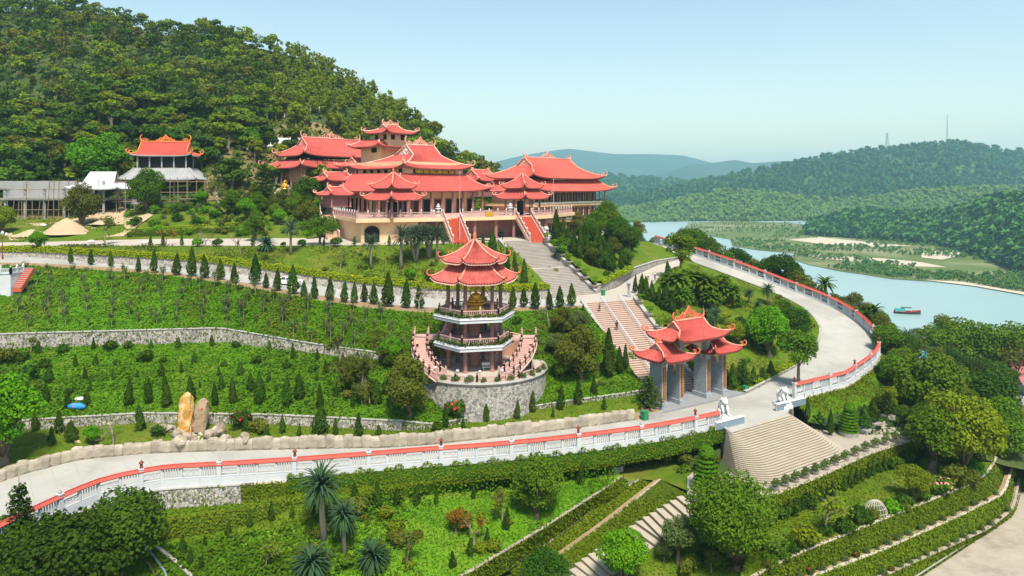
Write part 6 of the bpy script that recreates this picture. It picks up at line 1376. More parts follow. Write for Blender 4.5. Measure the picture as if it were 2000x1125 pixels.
SH = [('shrub_b', 800, 540, 24, 'bright lime clipped shrub on the upper lawn'), ('shrub_c', 840, 545, 28, 'loose yellow-green shrub on the upper lawn'), ('shrub_r', 890, 815, 46, 'red-flowering bush under the bastion'), ('shrub_r', 470, 835, 46, 'red-flowering bush behind the standing stones'), ('shrub_d', 310, 850, 30, 'dark fern clump left of the boulders'), ('shrub_c', 505, 845, 40, 'yellow-green bush beside the boulders'), ('shrub_y', 1572, 1070, 60, 'yellow-olive bush in the terrace garden'), ('shrub_b', 1745, 1000, 36, 'bright bush by the wire dome'), ('shrub_d', 1680, 1020, 44, 'dark bush by the wire dome'), ('shrub_p', 1840, 965, 50, 'pink-flowering bush in the terrace garden'), ('shrub_c', 1870, 950, 60, 'large olive bush in the terrace garden'), ('shrub_b', 1905, 930, 40, 'round lime bush at the terrace garden end'), ('shrub_b', 1858, 905, 30, 'round lime bush below the slender tree'), ('shrub_d', 1650, 1040, 40, 'dark green bush beside the half-bare tree'), ('shrub_c', 690, 1010, 60, 'climber-covered post bush on the lower lawn'), ('shrub_c', 597, 1090, 34, 'round yellow-green bush near the cycads'), ('shrub_b', 600, 460, 16, 'bright shrub on the plaza edge'), ('shrub_g', 1025, 462, 26, 'wide potted bush between the red stair flights'), ('shrub_b', 1090, 462, 20, 'small bright bush by the white lion'), ('shrub_d', 855, 840, 24, 'fern clump at the kerb bend'), ('shrub_d', 690, 755, 40, 'dark bush by the olive spreading tree'), ('shrub_d', 830, 690, 50, 'dark bush behind the pagoda stair'), ('shrub_c', 865, 770, 40, 'mottled bush against the bastion'), ('shrub_d', 1010, 632, 20, 'small dark bush on the bank by the pagoda')]
for t in SH: spot(*t[:4], t[4], 'bush', 'bush')
for k in range(110):
    px, py = random.uniform(245, 640), random.uniform(388, 462); rspot(random.choice(['shrub_a', 'shrub_b', 'shrub_c', 'shrub_d', 'shrub_g']), px, py, random.uniform(10, 26), 'rounded bush on the garden bank below the half-built pavilion', 'bush', 'bush', 'bushes on the garden bank')
for k in range(110):
    px, py = random.uniform(1230, 1600), random.uniform(560, 735); p = hit(px, py)
    k_ = int(np.argmin(np.hypot(RIN[:, 0]-p.x, RIN[:, 1]-p.y))); T_ = RIN[min(k_+2, 139)]-RIN[max(k_-2, 0)]
    if 2 < p.z < 14 and (p.x-RIN[k_, 0])*T_[1]-(p.y-RIN[k_, 1])*T_[0] < -1.5*np.hypot(T_[0], T_[1]): rspot(random.choice(['shrub_a', 'shrub_c', 'shrub_d', 'shrub_b']), px, py, random.uniform(14, 30), 'green bush in the garden inside the climbing road', 'bush', 'bush', 'bushes inside the climbing road')
for k in range(26):
    px = random.uniform(1590, 1930); py = np.interp(px, [1590, 1930], [1045, 925])+random.uniform(-6, 24); rspot(random.choice(['shrub_a', 'shrub_d', 'shrub_c', 'mini_0']), px, py, random.uniform(20, 40), 'bush in the crowded terrace garden bed', 'bush', 'bush', 'terrace garden bushes')
for k in range(44):
    px = random.uniform(1720, 1990); py = random.uniform(690, 905); rspot(random.choice(['shrub_a', 'shrub_c', 'shrub_d']), px, py, random.uniform(24, 44), 'undergrowth bush on the wooded bank', 'bush', 'bush', 'undergrowth on the wooded bank')
for k in range(30): rspot(random.choice(['shrub_c', 'shrub_a', 'shrub_d', 'shrub_y']), random.uniform(1225, 1400), random.uniform(895, 948), random.uniform(16, 34), 'bush on the green corner between fan stairway and ivy walls', 'bush', 'bush', 'bushes by the fan stairway')
for k in range(60):
    px, py = random.uniform(440, 740), random.uniform(238, 330); rspot(random.choice(['shrub_c', 'shrub_a', 'shrub_d', 'shrub_g']), px, py, random.uniform(8, 20), 'scrubby bush on the cut hillside above the rear hall', 'bush', 'bush', 'scrub on the cut hillside')
for k in range(24):
    px = random.uniform(860, 1240); py = np.interp(px, [860, 1240], [690, 740])+random.uniform(-70, 60); p = hit(px, py)
    if (p.xy-PC.xy).length > 11 and p.z > 1: rspot(random.choice(['shrub_a', 'shrub_d', 'shrub_g']), px, py, random.uniform(10, 18), 'low bush on the bank around the pagoda', 'bush', 'bush', 'bushes around the pagoda')
for k in range(40):
    px = random.choice([random.uniform(-20, 70), random.uniform(640, 850)]); py = random.uniform(680, 800); rspot(random.choice(['shrub_a', 'shrub_d', 'shrub_c', 'thin_tree']), px, py, random.uniform(22, 50), 'wild bush on the lower planted slope ends', 'bush', 'bush', 'wild bushes on the lower slope')
for k in range(16):
    px = 1515+k*19.5; py = np.interp(px, [1515, 1600, 1700, 1812], [962, 928, 882, 850]); p = hit(px, py-5)
    e = thing('potted_shrub', 'leafy shrub in a low pot along the lower plaza edge', 'potted plant', p, random.random(), 'potted shrubs on the plaza edge'); b = MB(); b.lathe([(.35, 0), (.5, .35), (.42, .35), (.4, .28)], 10); b.build('pot', 'pot', e); link('foliage', TPL['shrub_g']['me'], e, (0, 0, .25), 0, .95)
for k, (px, py) in enumerate(((1200, 918), (1250, 918), (1292, 915))): p = hit(px, py); b = MB(); b.box((0, 0, .25), (1.5, 1.5, .7), .6); tag(b.build('planter_box', 'coping', None, loc=p), 'stone planter box at the head of the ivy walls', 'planter', 'planter boxes above the ivy walls')
# more of the same planting, where the photograph is dense
for k in range(34): rspot(random.choice(['shrub_a', 'shrub_c', 'shrub_g', 'shrub_d']), random.uniform(380, 930), random.uniform(488, 575), random.uniform(7, 16), 'small tufted bush on the upper lawn', 'bush', 'bush', 'tufts on the upper lawn')
for k in range(18): p = Vector(L11[int(64+k*4.6)]); p.z = ground(p.x, p.y); plant(random.choice(['mini_0', 'mini_1', 'shrub_d', 'shrub_b']), p+Vector((random.uniform(-.5, .5), -.5, -.05)), random.uniform(1.0, 2.4), 'border_shrub', 'small shrub in the border between upper lawn and plaza', 'bush', 'plaza border shrubs')
for k in range(16): rspot(random.choice(['broad_a', 'broad_d', 'thin_tree', 'broad_c', 'bare_1', 'broad_b']), random.uniform(390, 640), random.uniform(392, 450), random.uniform(28, 50), 'small mixed tree on the garden bank beside the rear hall', 'tree', 'tree', 'small trees on the garden bank')
for k in range(12): rspot(random.choice(['broad_a', 'broad_b', 'broad_d']), random.uniform(1090, 1245), random.uniform(470, 520), random.uniform(30, 52), 'leafy tree in the grove across the grey stairway', 'tree', 'tree', 'trees in the stairway grove')
for k in range(30): rspot(random.choice(['shrub_a', 'shrub_c', 'shrub_d', 'shrub_b']), random.uniform(1080, 1245), random.uniform(478, 565), random.uniform(12, 24), 'bush filling the bed beside the grey stairway', 'bush', 'bush', 'bushes beside the grey stairway')
for k in range(26): rspot(random.choice(['broad_a', 'broad_b', 'broad_d', 'broad_f', 'broad_e']), random.uniform(1725, 1995), random.uniform(690, 880), random.uniform(48, 84), 'crowded mixed tree on the steep bank above the coast road', 'tree', 'tree', 'trees above the coast road')
for k in range(24):
    i = random.randrange(10, 140); t = random.uniform(.15, .85); q = CR3[i]*(1-t)+SHORE[i]*t; plant(random.choice(['broad_b', 'broad_a', 'flat_tree', 'broad_d']), (q[0], q[1], ground(q[0], q[1])-.1), random.uniform(6, 10), 'tree', 'shore tree between coast road and water', 'tree', 'shore trees')
for k in range(46):
    i = random.randrange(2, 70); t = random.uniform(.02, .8); q = FARB[i]*(1-t)+FARS[i]*t; plant(random.choice(['broad_b', 'broad_a', 'broad_d']), (q[0], q[1], q[2]-.3), random.uniform(7, 11), 'tree', 'distant tree on the bank where the river bends behind the hall', 'tree', 'trees on the river bend')
for k in range(9): rspot(random.choice(['broad_d', 'thin_tree', 'broad_a']), random.uniform(640, 850), random.uniform(690, 790), random.uniform(46, 80), 'mixed tree on the lower slope beside the pagoda', 'tree', 'tree', 'trees beside the pagoda')
for k in range(10): rspot(random.choice(['broad_d', 'broad_a', 'grey_tree']), random.uniform(1075, 1130), random.uniform(655, 745), random.uniform(34, 60), 'small tree on the bank between pagoda and gate stairway', 'tree', 'tree', 'bank trees by the stairway')
for k in range(30): q = offs(T1, .7)[3+3*k]; plant(random.choice(['mini_0', 'mini_1', 'mini_2', 'shrub_d']), (q[0], q[1], q[2]-.05), random.uniform(1.3, 2.6), 'dwarf_cypress', 'small conifer in the row under the tall ivy wall of the lower plaza', 'cypress', 'conifers under the plaza ivy wall')
for k in range(30): rspot(random.choice(['shrub_c', 'shrub_y', 'shrub_a', 'shrub_g']), random.uniform(560, 1000), random.uniform(1000, 1115), random.uniform(16, 40), 'loose bush on the bright lower lawn', 'bush', 'bush', 'bushes on the lower lawn')
for k in range(14): rspot(random.choice(['shrub_d', 'shrub_a', 'grey_tree', 'shrub_c']), random.uniform(1270, 1560), random.uniform(1060, 1122), random.uniform(24, 50), 'bush under the massive tree beside the garden steps', 'bush', 'bush', 'bushes under the massive tree')
scatter_mass('shrubbery', [k for k, p, h in MASS], [tuple(p) for k, p, h in MASS], [h for k, p, h in MASS], None, 'low shrubbery filling the beds and banks', keep=230)
# hedges
hedge('hedge', offs(L10, -.35, -.05)[8:], 1.0, 1.3, 'leaf_hedge', 'long clipped yellow-green hedge above the car ramp wall', 80, .11)
hedge('hedge', arc([hit(250, 463), hit(330, 460), hit(460, 452), hit(480, 452)], 40), 1.1, 1.0, 'leaf_ivy', 'dark clipped hedge behind the plaza path', 70, .12)
hedge('hedge', arc([hit(250, 452), hit(340, 447), hit(470, 438)], 40), .6, .8, 'leaf_hedge', 'short yellow hedge on the garden bank', 70, .11)
hedge('hedge', arc([(16.6, 135.8, 12.5), (20.6, 142.5, 13), (24.6, 151, 13.2), (26.2, 156.5, 13.3), (24, 160, 14)], 40), .7, 1.1, 'leaf_hedge', 'curved yellow hedge round the bed above the side road', 80, .11)
hedge('hedge', arc([hit(1300, 640), hit(1375, 632), hit(1425, 615)], 30), .6, .9, 'leaf_hedge', 'straight yellow hedge behind the gate roof', 70, .11)
hedge('hedge', arc([hit(1470, 752), hit(1520, 728), hit(1556, 706)], 30), .6, .9, 'leaf_hedge', 'low hedge along the forecourt bend', 70, .11)
hedge('hedge', arc([hit(1450, 595), hit(1475, 606), hit(1500, 616)], 20), .6, .8, 'leaf_hedge', 'short yellow hedge by the cycads', 70, .11)
wall_between('ivy-covered bank under the sweeping balustrade', rv(S1-[0, 0, .3])[::-1][:80], (S0+[0, 0, .06])[:80], 'ivy_core', 12000, 'leaf_ivy', .15, name='ivy_wall')
hedge('hedge', offs(BAL[(BAL[:, 0]/BAL[:, 1]*F+1000) > 560], .62, -1.7), 1.75, .7, 'leaf_ivy', 'ivy fringe climbing the lower balustrade plinth', 60, .13)
hedge('hedge', offs(L1, -1.6, .3)[20:], 1.6, 1.6, 'leaf_ivy_light', 'thick clipped creeper bank below the lower road', 60, .14)
# ground cover
def regrid(A, B, nv=40): t = np.linspace(0, 1, nv)[:, None, None]; return A[None]*(1-t)+B[None]*t
def drape(G):
    H = G.copy()
    for j in range(G.shape[0]):
        for i in range(G.shape[1]):
            z = ground(G[j, i, 0], G[j, i, 1]); H[j, i, 2] = z if abs(z-G[j, i, 2]) < 2.5 else G[j, i, 2]
    return H
cover('ground_cover', drape(regrid(L5[4:], L6[4:], 40)), 44000, .18, 'leaf_cover', 'leafy creeping ground cover on the lower planted slope', .06, .09, clump=0)
cover('ground_cover', drape(regrid(L7[4:], L8[4:], 40)), 44000, .18, 'leaf_cover', 'leafy creeping ground cover on the upper planted slope', .06, .09, clump=0)
cover('grass', drape(regrid(L0, L1, 30)), 46000, .12, 'leaf_cover', 'short bright grass of the lower lawn', .02, .06)
for A_, B_, n_ in ((L5, L6, 7000), (L7, L8, 7000), (L0, L1, 7000), (L10, L11, 4000)): cover('weeds', drape(regrid(A_[4:], B_[4:], 24)), n_, .2, random.choice(['leaf_mid', 'leaf_olive']), 'darker weeds and bush tufts patching the planted ground', .12, .12, clump=5)
cover('grass', drape(regrid(offs(L3, -.7), L4, 12)), 14000, .10, 'leaf_ivy_light', 'mown grass of the kerb lawn', .02, .04)
cover('grass', drape(regrid(L10, L11, 24)), 18000, .12, 'leaf_ivy_light', 'mown grass of the upper lawn', .02, .05)
cover('grass', drape(regrid(RI2, SRL2, 24)), 14000, .13, 'leaf_ivy', 'grass of the garden inside the climbing road', .02, .05, clump=3)
cover('ground_cover', drape(regrid(L1, L2b, 12)), 16000, .15, 'leaf_ivy', 'creeper over the bank below the lower road', .05, .07)
cover('grass', drape(regrid(T1, T2, 14)), 12000, .12, 'leaf_ivy', 'grass of the terrace garden', .03, .06)
cover('undergrowth', drape(regrid(S1, CR, 30)), 15000, .32, 'leaf_dark', 'tangled undergrowth of the wooded bank', .15, .25)
cover('undergrowth', drape(regrid(CR3, SHORE, 24)), 12000, .5, 'leaf_dark', 'undergrowth between coast road and shore', .2, .35, zmin=-29)
cover('undergrowth', drape(regrid(FARB, FARS, 24)), 12000, 1.1, 'leaf_dark', 'undergrowth of the far bank', .4, .7, zmin=-28.5)
cover('grass', drape(regrid(L12g, L13, 20)), 12000, .16, 'leaf_ivy', 'rough grass of the garden bank', .03, .08, clump=3)
cover('grass', drape(regrid(E4, EG, 12)), 6000, .13, 'leaf_ivy', 'grass beside the garden steps', .03, .06)
for T_, lab in ((T3, 'upper'), (T4, 'lower')):
    for k in range(24):
        i = int(k*99/24); q = offs(T_, .35)[i]; plant(random.choice(['shrub_g', 'shrub_r', 'shrub_g']), q, random.uniform(.6, 1.1), 'bush', 'small loose bush on the %s ivy terrace ledge' % lab, 'bush', '%s ledge bushes' % lab)
# ---- the forest
cover('undergrowth', MG[:30, 82:126], 9000, .38, 'leaf_olive', 'scrub over the cut hillside', .15, .3, clump=6)
cover('undergrowth', MG[:44], 9000, .85, 'forest_c', 'shaded undergrowth of the mountain forest', .2, .5)
pts_f, keys_f, hs_f = [], [], []
r = np.random.default_rng(77); grid_seen = {}
nrow, ncol = MG.shape[:2]
cand = []
for _ in range(9000):
    u = r.random()*(ncol-1); v = r.random()*(nrow-1)*.74; i, j = int(u), int(v); q = MG[j, i]*(1-(u-i))*(1-(v-j))+MG[j, i+1]*(u-i)*(1-(v-j))+MG[j+1, i]*(1-(u-i))*(v-j)+MG[j+1, i+1]*(u-i)*(v-j)
    px = q[0]/q[1]*F+1000; py = HY+(CZ-q[2])/q[1]*F; vv = v/(nrow-1)*1.5
    if px < -110 or px > 960 or py < -60: continue
    if 395 < px < 760 and vv < np.interp(px, [395, 450, 520, 640, 720, 770], [.06, .24, .42, .48, .36, .1]) and r.random() < .96: continue
    if -60 < px < 215 and vv < .06: continue
    if 190 < px < 430 and vv < .10: continue
    c = (int(q[0]//4.3), int(q[1]//5.0))
    if c in grid_seen: continue
    grid_seen[c] = 1; cand.append((q, px, py, vv))
cand.sort(key=lambda t: t[0][1])
for q, px, py, vv in cand:
    pine = 545 < px < 800 and py < 300 and vv > .3
    k = random.choice(['pine_0', 'pine_1']) if pine else random.choice(FOREST); h = random.uniform(5.2, 10.0) if not pine else random.uniform(6, 8.5)
    pts_f.append(q); keys_f.append(k); hs_f.append(h)
NI = 300
for k in range(min(NI, len(pts_f))):
    p = Vector(pts_f[k]); p.z -= .3; pine = keys_f[k].startswith('pine'); b2 = keys_f[k]
    lab = 'yellow-green pine on the mountain above the rear hall' if pine else {'forest_a': 'mid-green', 'forest_b': 'light green', 'forest_c': 'dark green', 'forest_d': 'yellow-green', 'forest_e': 'brownish olive'}[TPL[b2]['mat']]+' broadleaf tree of the forested mountain slope'
    plant(b2, p, hs_f[k]*1.0, 'forest_tree', lab, 'tree', 'trees of the mountain forest', None, random.uniform(.95, 1.25))
scatter_mass('forest', keys_f[NI:], [(p[0], p[1], p[2]-.3) for p in pts_f[NI:]], hs_f[NI:], None, 'far forest canopy covering the upper mountain slope', keep=235)
def hill_trees(G, n, keys, h, label, edge=True):
    nv, nu = G.shape[:2]; u = r.random(n)*(nu-1.001); v = r.random(n)*(nv-1.001); i = u.astype(int); j = v.astype(int); q = G[j, i]
    fu = (u-i)[:, None]; fv_ = (v-j)[:, None]; q = (G[j, i]*(1-fu)+G[j, i+1]*fu)*(1-fv_)+(G[j+1, i]*(1-fu)+G[j+1, i+1]*fu)*fv_
    px = q[:, 0]/q[:, 1]*F+1000; q = q[(px > 850) & (px < 2080)]
    scatter_mass('forest', [random.choice(keys) for _ in q], [(a[0], a[1], a[2]-h*.12) for a in q], [h*random.uniform(.65, 1.25) for _ in q], None, label)
hill_trees(HILLS['big'], 4300, ['far_0', 'far_1', 'far_0'], 17, 'distant forest on the broad hill across the water')
hill_trees(HILLS['plant'], 3000, ['far_2'], 10, 'even light green plantation on the low hill across the marsh')
hill_trees(HILLS['spur'], 3000, ['far_1', 'far_0'], 11, 'dark wood on the spur behind the marsh')
hill_trees(HILLS['far'], 1600, ['far_1', 'far_0'], 20, 'far dark wood behind the halls')
MP = np.array([tuple(Wp(a, b)) for a, b in mar]); mb_pts = []
from mathutils.geometry import intersect_point_tri_2d
def inpoly(x, y, A):
    c = False; n = len(A); j = n-1
    for i in range(n):
        if (A[i, 1] > y) != (A[j, 1] > y) and x < (A[j, 0]-A[i, 0])*(y-A[i, 1])/(A[j, 1]-A[i, 1])+A[i, 0]: c = not c
        j = i
    return c
while len(mb_pts) < 2300:
    px = r.uniform(1340, 2060); py = r.uniform(432, 574); p = Wp(px, py)
    if inpoly(p.x, p.y, MP) and vnoise(np.array([p.x]), np.array([p.y]), 40, 12)[0] > .42: mb_pts.append((p.x, p.y, ZW+.2))
scatter_mass('reeds', ['far_2' if r.random() < .6 else 'far_0' for _ in mb_pts], mb_pts, [r.uniform(1.5, 4.0) for _ in mb_pts], None, 'scrub and reeds dotting the marsh', keep=26)
# ================================================================ small things
def on(px, py, dz=0): return hit(px, py, dz)
def lion(p, rz, h, label):
    """seated guardian lion on a plinth, one carved body"""
    e = thing('guardian_lion', label, 'statue', p, rz); k = h/2.6; e.scale = (k, k, k)
    b = MB(); b.box((0, 0, .2), (1.5, 1.9, .4)); b.box((0, 0, .5), (1.3, 1.7, .22)); b.build('plinth', 'marble', e)
    m_ = MB(); r = np.random.default_rng(3)
    m_.tube([(0, .55, .75), (0, .5, 1.1), (0, .15, 1.6), (0, -.12, 1.95)], [.42, .5, .42, .34], 10); m_.ball((0, -.25, 2.25), .42, 1, 1.05, 1, 12, 9); m_.ball((0, -.62, 2.14), .24, 1.1, .9, .8, 10, 7)
    for s in (-1, 1):
        m_.tube([(s*.28, -.2, 1.7), (s*.32, -.5, 1.15), (s*.32, -.55, .72)], [.2, .16, .15], 8); m_.ball((s*.32, -.66, .7), .19, 1, 1.3, .7, 8, 6)
        m_.tube([(s*.4, .35, 1.0), (s*.48, -.02, 1.02), (s*.45, .02, .7)], [.3, .26, .18], 8); m_.ball((s*.45, -.12, .68), .18, 1, 1.4, .7, 8, 6); m_.ball((s*.3, -.12, 2.6), .11, 1, .6, 1.2, 6, 5)
    for i in range(46):
        a = r.random()*6.28; t = r.random(); m_.ball((math.cos(a)*(.42-.05*t), -.05+math.sin(a)*.36+.1, 1.65+t*.85), .11, n=6, m=4)
    m_.tube([(0, .9, .8), (0, 1.05, 1.3), (0, .9, 1.8), (0, 1.0, 2.1)], [.12, .16, .2, .05], 7); m_.ball((.3, -.75, .72), .2, n=8, m=6)
    m_.build('figure', 'marble', e, True); return e
lion(P(1530, 795, 0), TG+rad(-10), 2.8, 'white stone guardian lion at the end of the sweeping balustrade'); lion(P(1413, 818, 0), TG+rad(-20), 2.8, 'white stone guardian lion at the end of the lower balustrade')
lion(Vector((URT.x+1.2, URT.y+1.0, 19.8)), TH-rad(20), 2.7, 'white stone lion at the head of the grey stairway')
for a, b_, lab in ((P(1516, 803, 0), P(1572, 789, 0), 'steel-blue panelled parapet planter before the second lion'), (P(1398, 840, 0), P(1452, 826, 0), 'steel-blue panelled parapet planter before the first lion')):
    e = thing('parapet', lab, 'parapet', (a.x, a.y, a.z)); d = b_-a; m_ = MB(); m_.bar((0, 0, .45), d+Vector((0, 0, .45)), .35, .9); m_.build('panel', 'steel', e)
    m_ = MB(); m_.bar((0, 0, .95), d+Vector((0, 0, .95)), .45, .1); m_.build('rail', 'metal_white', e)
    for t in (0, .33, .66, 1): m_ = MB(); q = d*t; m_.box((q.x, q.y, .5), (.2, .2, 1.0)); m_.build('post', 'coping', e)
    plant('shrub_g', a+d*.3+ey*.6, 1.0, 'bush', 'bush behind the '+lab.split(' parapet')[0]+' parapet by the '+('second' if 'second' in lab else 'first')+' lion', 'bush')
# forecourt retaining sides
def side_wall(label, pts, z0, m='rubble_light', h=.0):
    e = thing('retaining_wall', label, 'wall', (0, 0, 0)); A = [Vector(p) for p in pts]; mb = MB()
    for a, b_ in zip(A[:-1], A[1:]): mb.add([(a.x, a.y, z0), (b_.x, b_.y, z0), (b_.x, b_.y, b_.z+h), (a.x, a.y, a.z+h)], [(0, 1, 2, 3)])
    mb.build('masonry', m, e); c = MB()
    for a, b_ in zip(A[:-1], A[1:]): c.bar(a+Vector((0, 0, h-.07)), b_+Vector((0, 0, h-.07)), .3, .16)
    c.build('coping', 'coping', e)
side_wall('stone side wall between the fan stairway and the lower balustrade', [tuple(L2[-1]+[0, 0, 1.2]), FTL], -4.6); side_wall('stone side wall between the fan stairway and the sweeping balustrade', [FTR, RB0], -4.6)
fp2 = [tuple(L1[-1])]+[tuple(A[0]-np.array([0, 0, .02])) for A in (E0, E1, E1o, E2, E2o, E3)]+[ tuple(P(1345, 930, -4.05)), tuple(P(1400, 880, -4.05)), tuple(L2b[-1]+[0, 0, -2.4])]
poly_sheet('garden_path', fp2, 'grass')
side_wall('low stone wall under the lower plaza corner', [P(1345, 930, -4), P(1345, 965, -4), P(1500, 969, -4)], -7.5, 'rubble')
# standing stones and boulders
def rock(name, p, size, m, label, seed, rz=0, group=None, tall=False):
    r = np.random.default_rng(seed); mb = MB(); mb.ball((0, 0, size[2]*.42), 1, size[0], size[1], size[2]*.56, 12, 8, .12, r); o = mb.build(name, m, None, False, p, rz); return tag(o, label, 'rock', group)
def slab(p, w, d, h, m, label, lean, seed):
    r = np.random.default_rng(seed); mb = MB(); prof = [(1, 0), (1.06, .2), (.98, .4), (1.0, .6), (.93, .78), (.86, .9), (.66, .97), (.3, 1.0)]; n = 11; vs = []
    for s, z in prof:
        for k in range(n): a = 2*math.pi*k/n; q = (abs(math.cos(a))**.5*np.sign(math.cos(a)), abs(math.sin(a))**.5*np.sign(math.sin(a))); j = r.uniform(.8, 1.16); vs.append((q[0]*w/2*s*j+lean*z, q[1]*d/2*s*j, z*h*(1 if s > .9 else 1+.09*math.cos(a+1))))
    fs = [(i*n+k, i*n+(k+1) % n, (i+1)*n+(k+1) % n, (i+1)*n+k) for i in range(len(prof)-1) for k in range(n)]+[tuple((len(prof)-1)*n+k for k in range(n))]
    mb.add(vs, fs); return tag(mb.build('standing_stone', m, None, False, p, .15), label, 'standing stone')
p = on(362, 846); s1 = slab(p, 1.75, 1.2, 75/sc(p), 'ochre_rock', 'tall upright ochre standing stone by the road', .15, 1); p = on(390, 842); slab(p, 1.7, 1.3, 60/sc(p), 'brown_rock', 'leaning brown standing stone with red mark', .35, 2)
p2 = on(396, 842); mk = MB(); mk.ball((0, 0, 0), .16, 1, .3, 1.2, 8, 6); mk.build('mark', 'flower_red', None, False, None)
o_m = bpy.data.objects[mk and 'mark']; ss2 = [o for o in bpy.data.objects if o.name.startswith('standing_stone')][-1]; o_m.parent = ss2; o_m.location = (.42, -.62, 60/sc(p)*.76)
for k, (px, py, a, b_, c) in enumerate(((317, 870, .75, .6, 1.0), (330, 884, .9, .6, .75), (352, 868, .9, .7, .7), (398, 868, .85, .65, .8), (428, 850, .6, .55, .95), (410, 855, .6, .5, .7), (318, 842, 1.1, .6, .6), (447, 868, 1.2, .5, .45), (478, 862, .9, .5, .7), (597, 868, 1.1, .5, .35), (365, 856, .5, .4, .5), (378, 860, .45, .4, .45), (440, 860, .5, .4, .5), (345, 852, .5, .4, .6), (800, 828, .6, .5, 1.1))):
    rock('boulder', on(px, py, -.1), (a*1.45, b_*1.3, c*1.7), 'rock', ('big tan boulder heaped before the standing stones' if px < 500 else 'lone brown boulder lying at the rock kerb' if px < 700 else 'pale boulder at the end of the low rubble wall'), 300+k, random.random()*3, 'boulders before the standing stones' if px < 500 else None)
for k in range(60):
    px, py = random.gauss(385, 26), random.gauss(855, 8); rock('pebble_stone', on(px, py, -.05), (random.uniform(.12, .26),)*2+(random.uniform(.12, .25),), 'pebble', 'small pale cobble among the boulders before the standing stones', 400+k % 6, random.random()*3, 'cobbles before the standing stones')
# dish, bin, barrel, lamp, white gatehouse, car
p = on(151, 893); e = thing('dish_sign', 'white round dish on a pole above the rock kerb', 'dish', p); h = 32/sc(p); b = MB(); b.tube([(0, 0, 0), (0, 0, h-.4)], .05, 6); b.build('pole', 'metal_white', e); b = MB(); b.tube([(0, -.06, h-.35), (0, .06, h-.35)], .42, 16); o = b.build('disc', 'cream', e)
def bin_(px, py, h, m, label, z=0):
    p = P(px, py, z) if z is not None else on(px, py); e = thing('litter_bin', label, 'bin', p, TG); b = MB(); b.box((0, 0, h*.42), (h*.55, h*.5, h*.84), 0, 1.12); b.build('body', m, e); b = MB(); b.box((0, 0, h*.92), (h*.66, h*.6, h*.14)); b.build('lid', m, e)
    for s in (-1, 1): b = MB(); b.tube([(s*h*.2, h*.24, .1), (s*h*.28, h*.24, .1)], .1, 8); b.build('wheel', 'tyre', e)
bin_(1455, 766, 1.0, 'bin_green', 'green litter bin at the gate platform end'); bin_(1259, 820, 1.2, 'bin_green', 'green litter bin by the gate planter', -.05); bin_(1178, 577, 1.0, 'bin_green', 'small bin on the landing by the curved bed wall', 11); bin_(67, 918, .9, 'coping', 'steel litter bin on the lower road', -2)
p = on(150, 800); e = thing('barrel_pile', 'blue tarpaulin bundle lying behind the low rubble wall', 'bundle', p); b = MB(); b.tube([(-1.1, 0, .4), (-.6, 0, .45), (.6, 0, .42), (1.1, 0, .38)], [.25, .42, .42, .2], 10); b.build('bundle', 'tarp_blue', e, True); b = MB(); b.tube([(-.3, 0, .42), (-.2, 0, .42)], .45, 10); b.build('strap', 'orange_trim', e)
tag(MB().ball((0, 0, .2), .55, 1.3, .8, .5, 10, 6, .1, RNG).build('sack', 'white', None, True, on(156, 782)), 'white sack above the blue bundle', 'sack')
def street_lamp(p, h, label):
    e = thing('street_lamp', label, 'lamp', p); b = MB(); b.lathe([(.18, 0), (.16, .5), (.07, .7), (.06, h-.7)], 8); b.build('pole', 'brown_lantern', e)
    b = MB(); b.tube([(-.7, 0, h-.75), (0, 0, h-.85), (.7, 0, h-.75)], .04, 5); b.build('arm', 'brown_lantern', e)
    for x, z in ((-.7, h-.7), (.7, h-.7), (0, h-.4)): b = MB(); b.lathe([(.1, 0), (.24, .15), (.26, .4), (.12, .62), (.02, .7)], 8, (x, 0, z)); b.build('globe', 'white', e, True)
p = on(5, 506); street_lamp(p, 52/sc(p), 'dark street lamp with white globes at the ramp head')
gh = thing('stair_house', 'white parapet block with stairs and urn at the ramp head', 'structure wall', on(14, 574)); s0 = sc(gh.location)
b = MB(); b.box((0, 0, 1.6), (3.2, 3, 3.6)); b.build('block', 'whitewall', gh); railing(gh, [(-1.6, -1.5, 3.4), (1.6, -1.5, 3.4), (1.6, 1.5, 3.4)], h=.9, kind=0, m='whitewall', post_m='whitewall', step=1.6)
b = MB(); b.lathe([(.2, 0), (.35, .3), (.5, .7), (.3, .8)], 10, (-1.2, -1.2, 4.4)); b.build('urn', 'white', gh); flight(gh, (2.4, -1.2, 1.0), (2.4, 2.0, 4.0), 1.4, 10, ['redstep', 'pinkstone'])
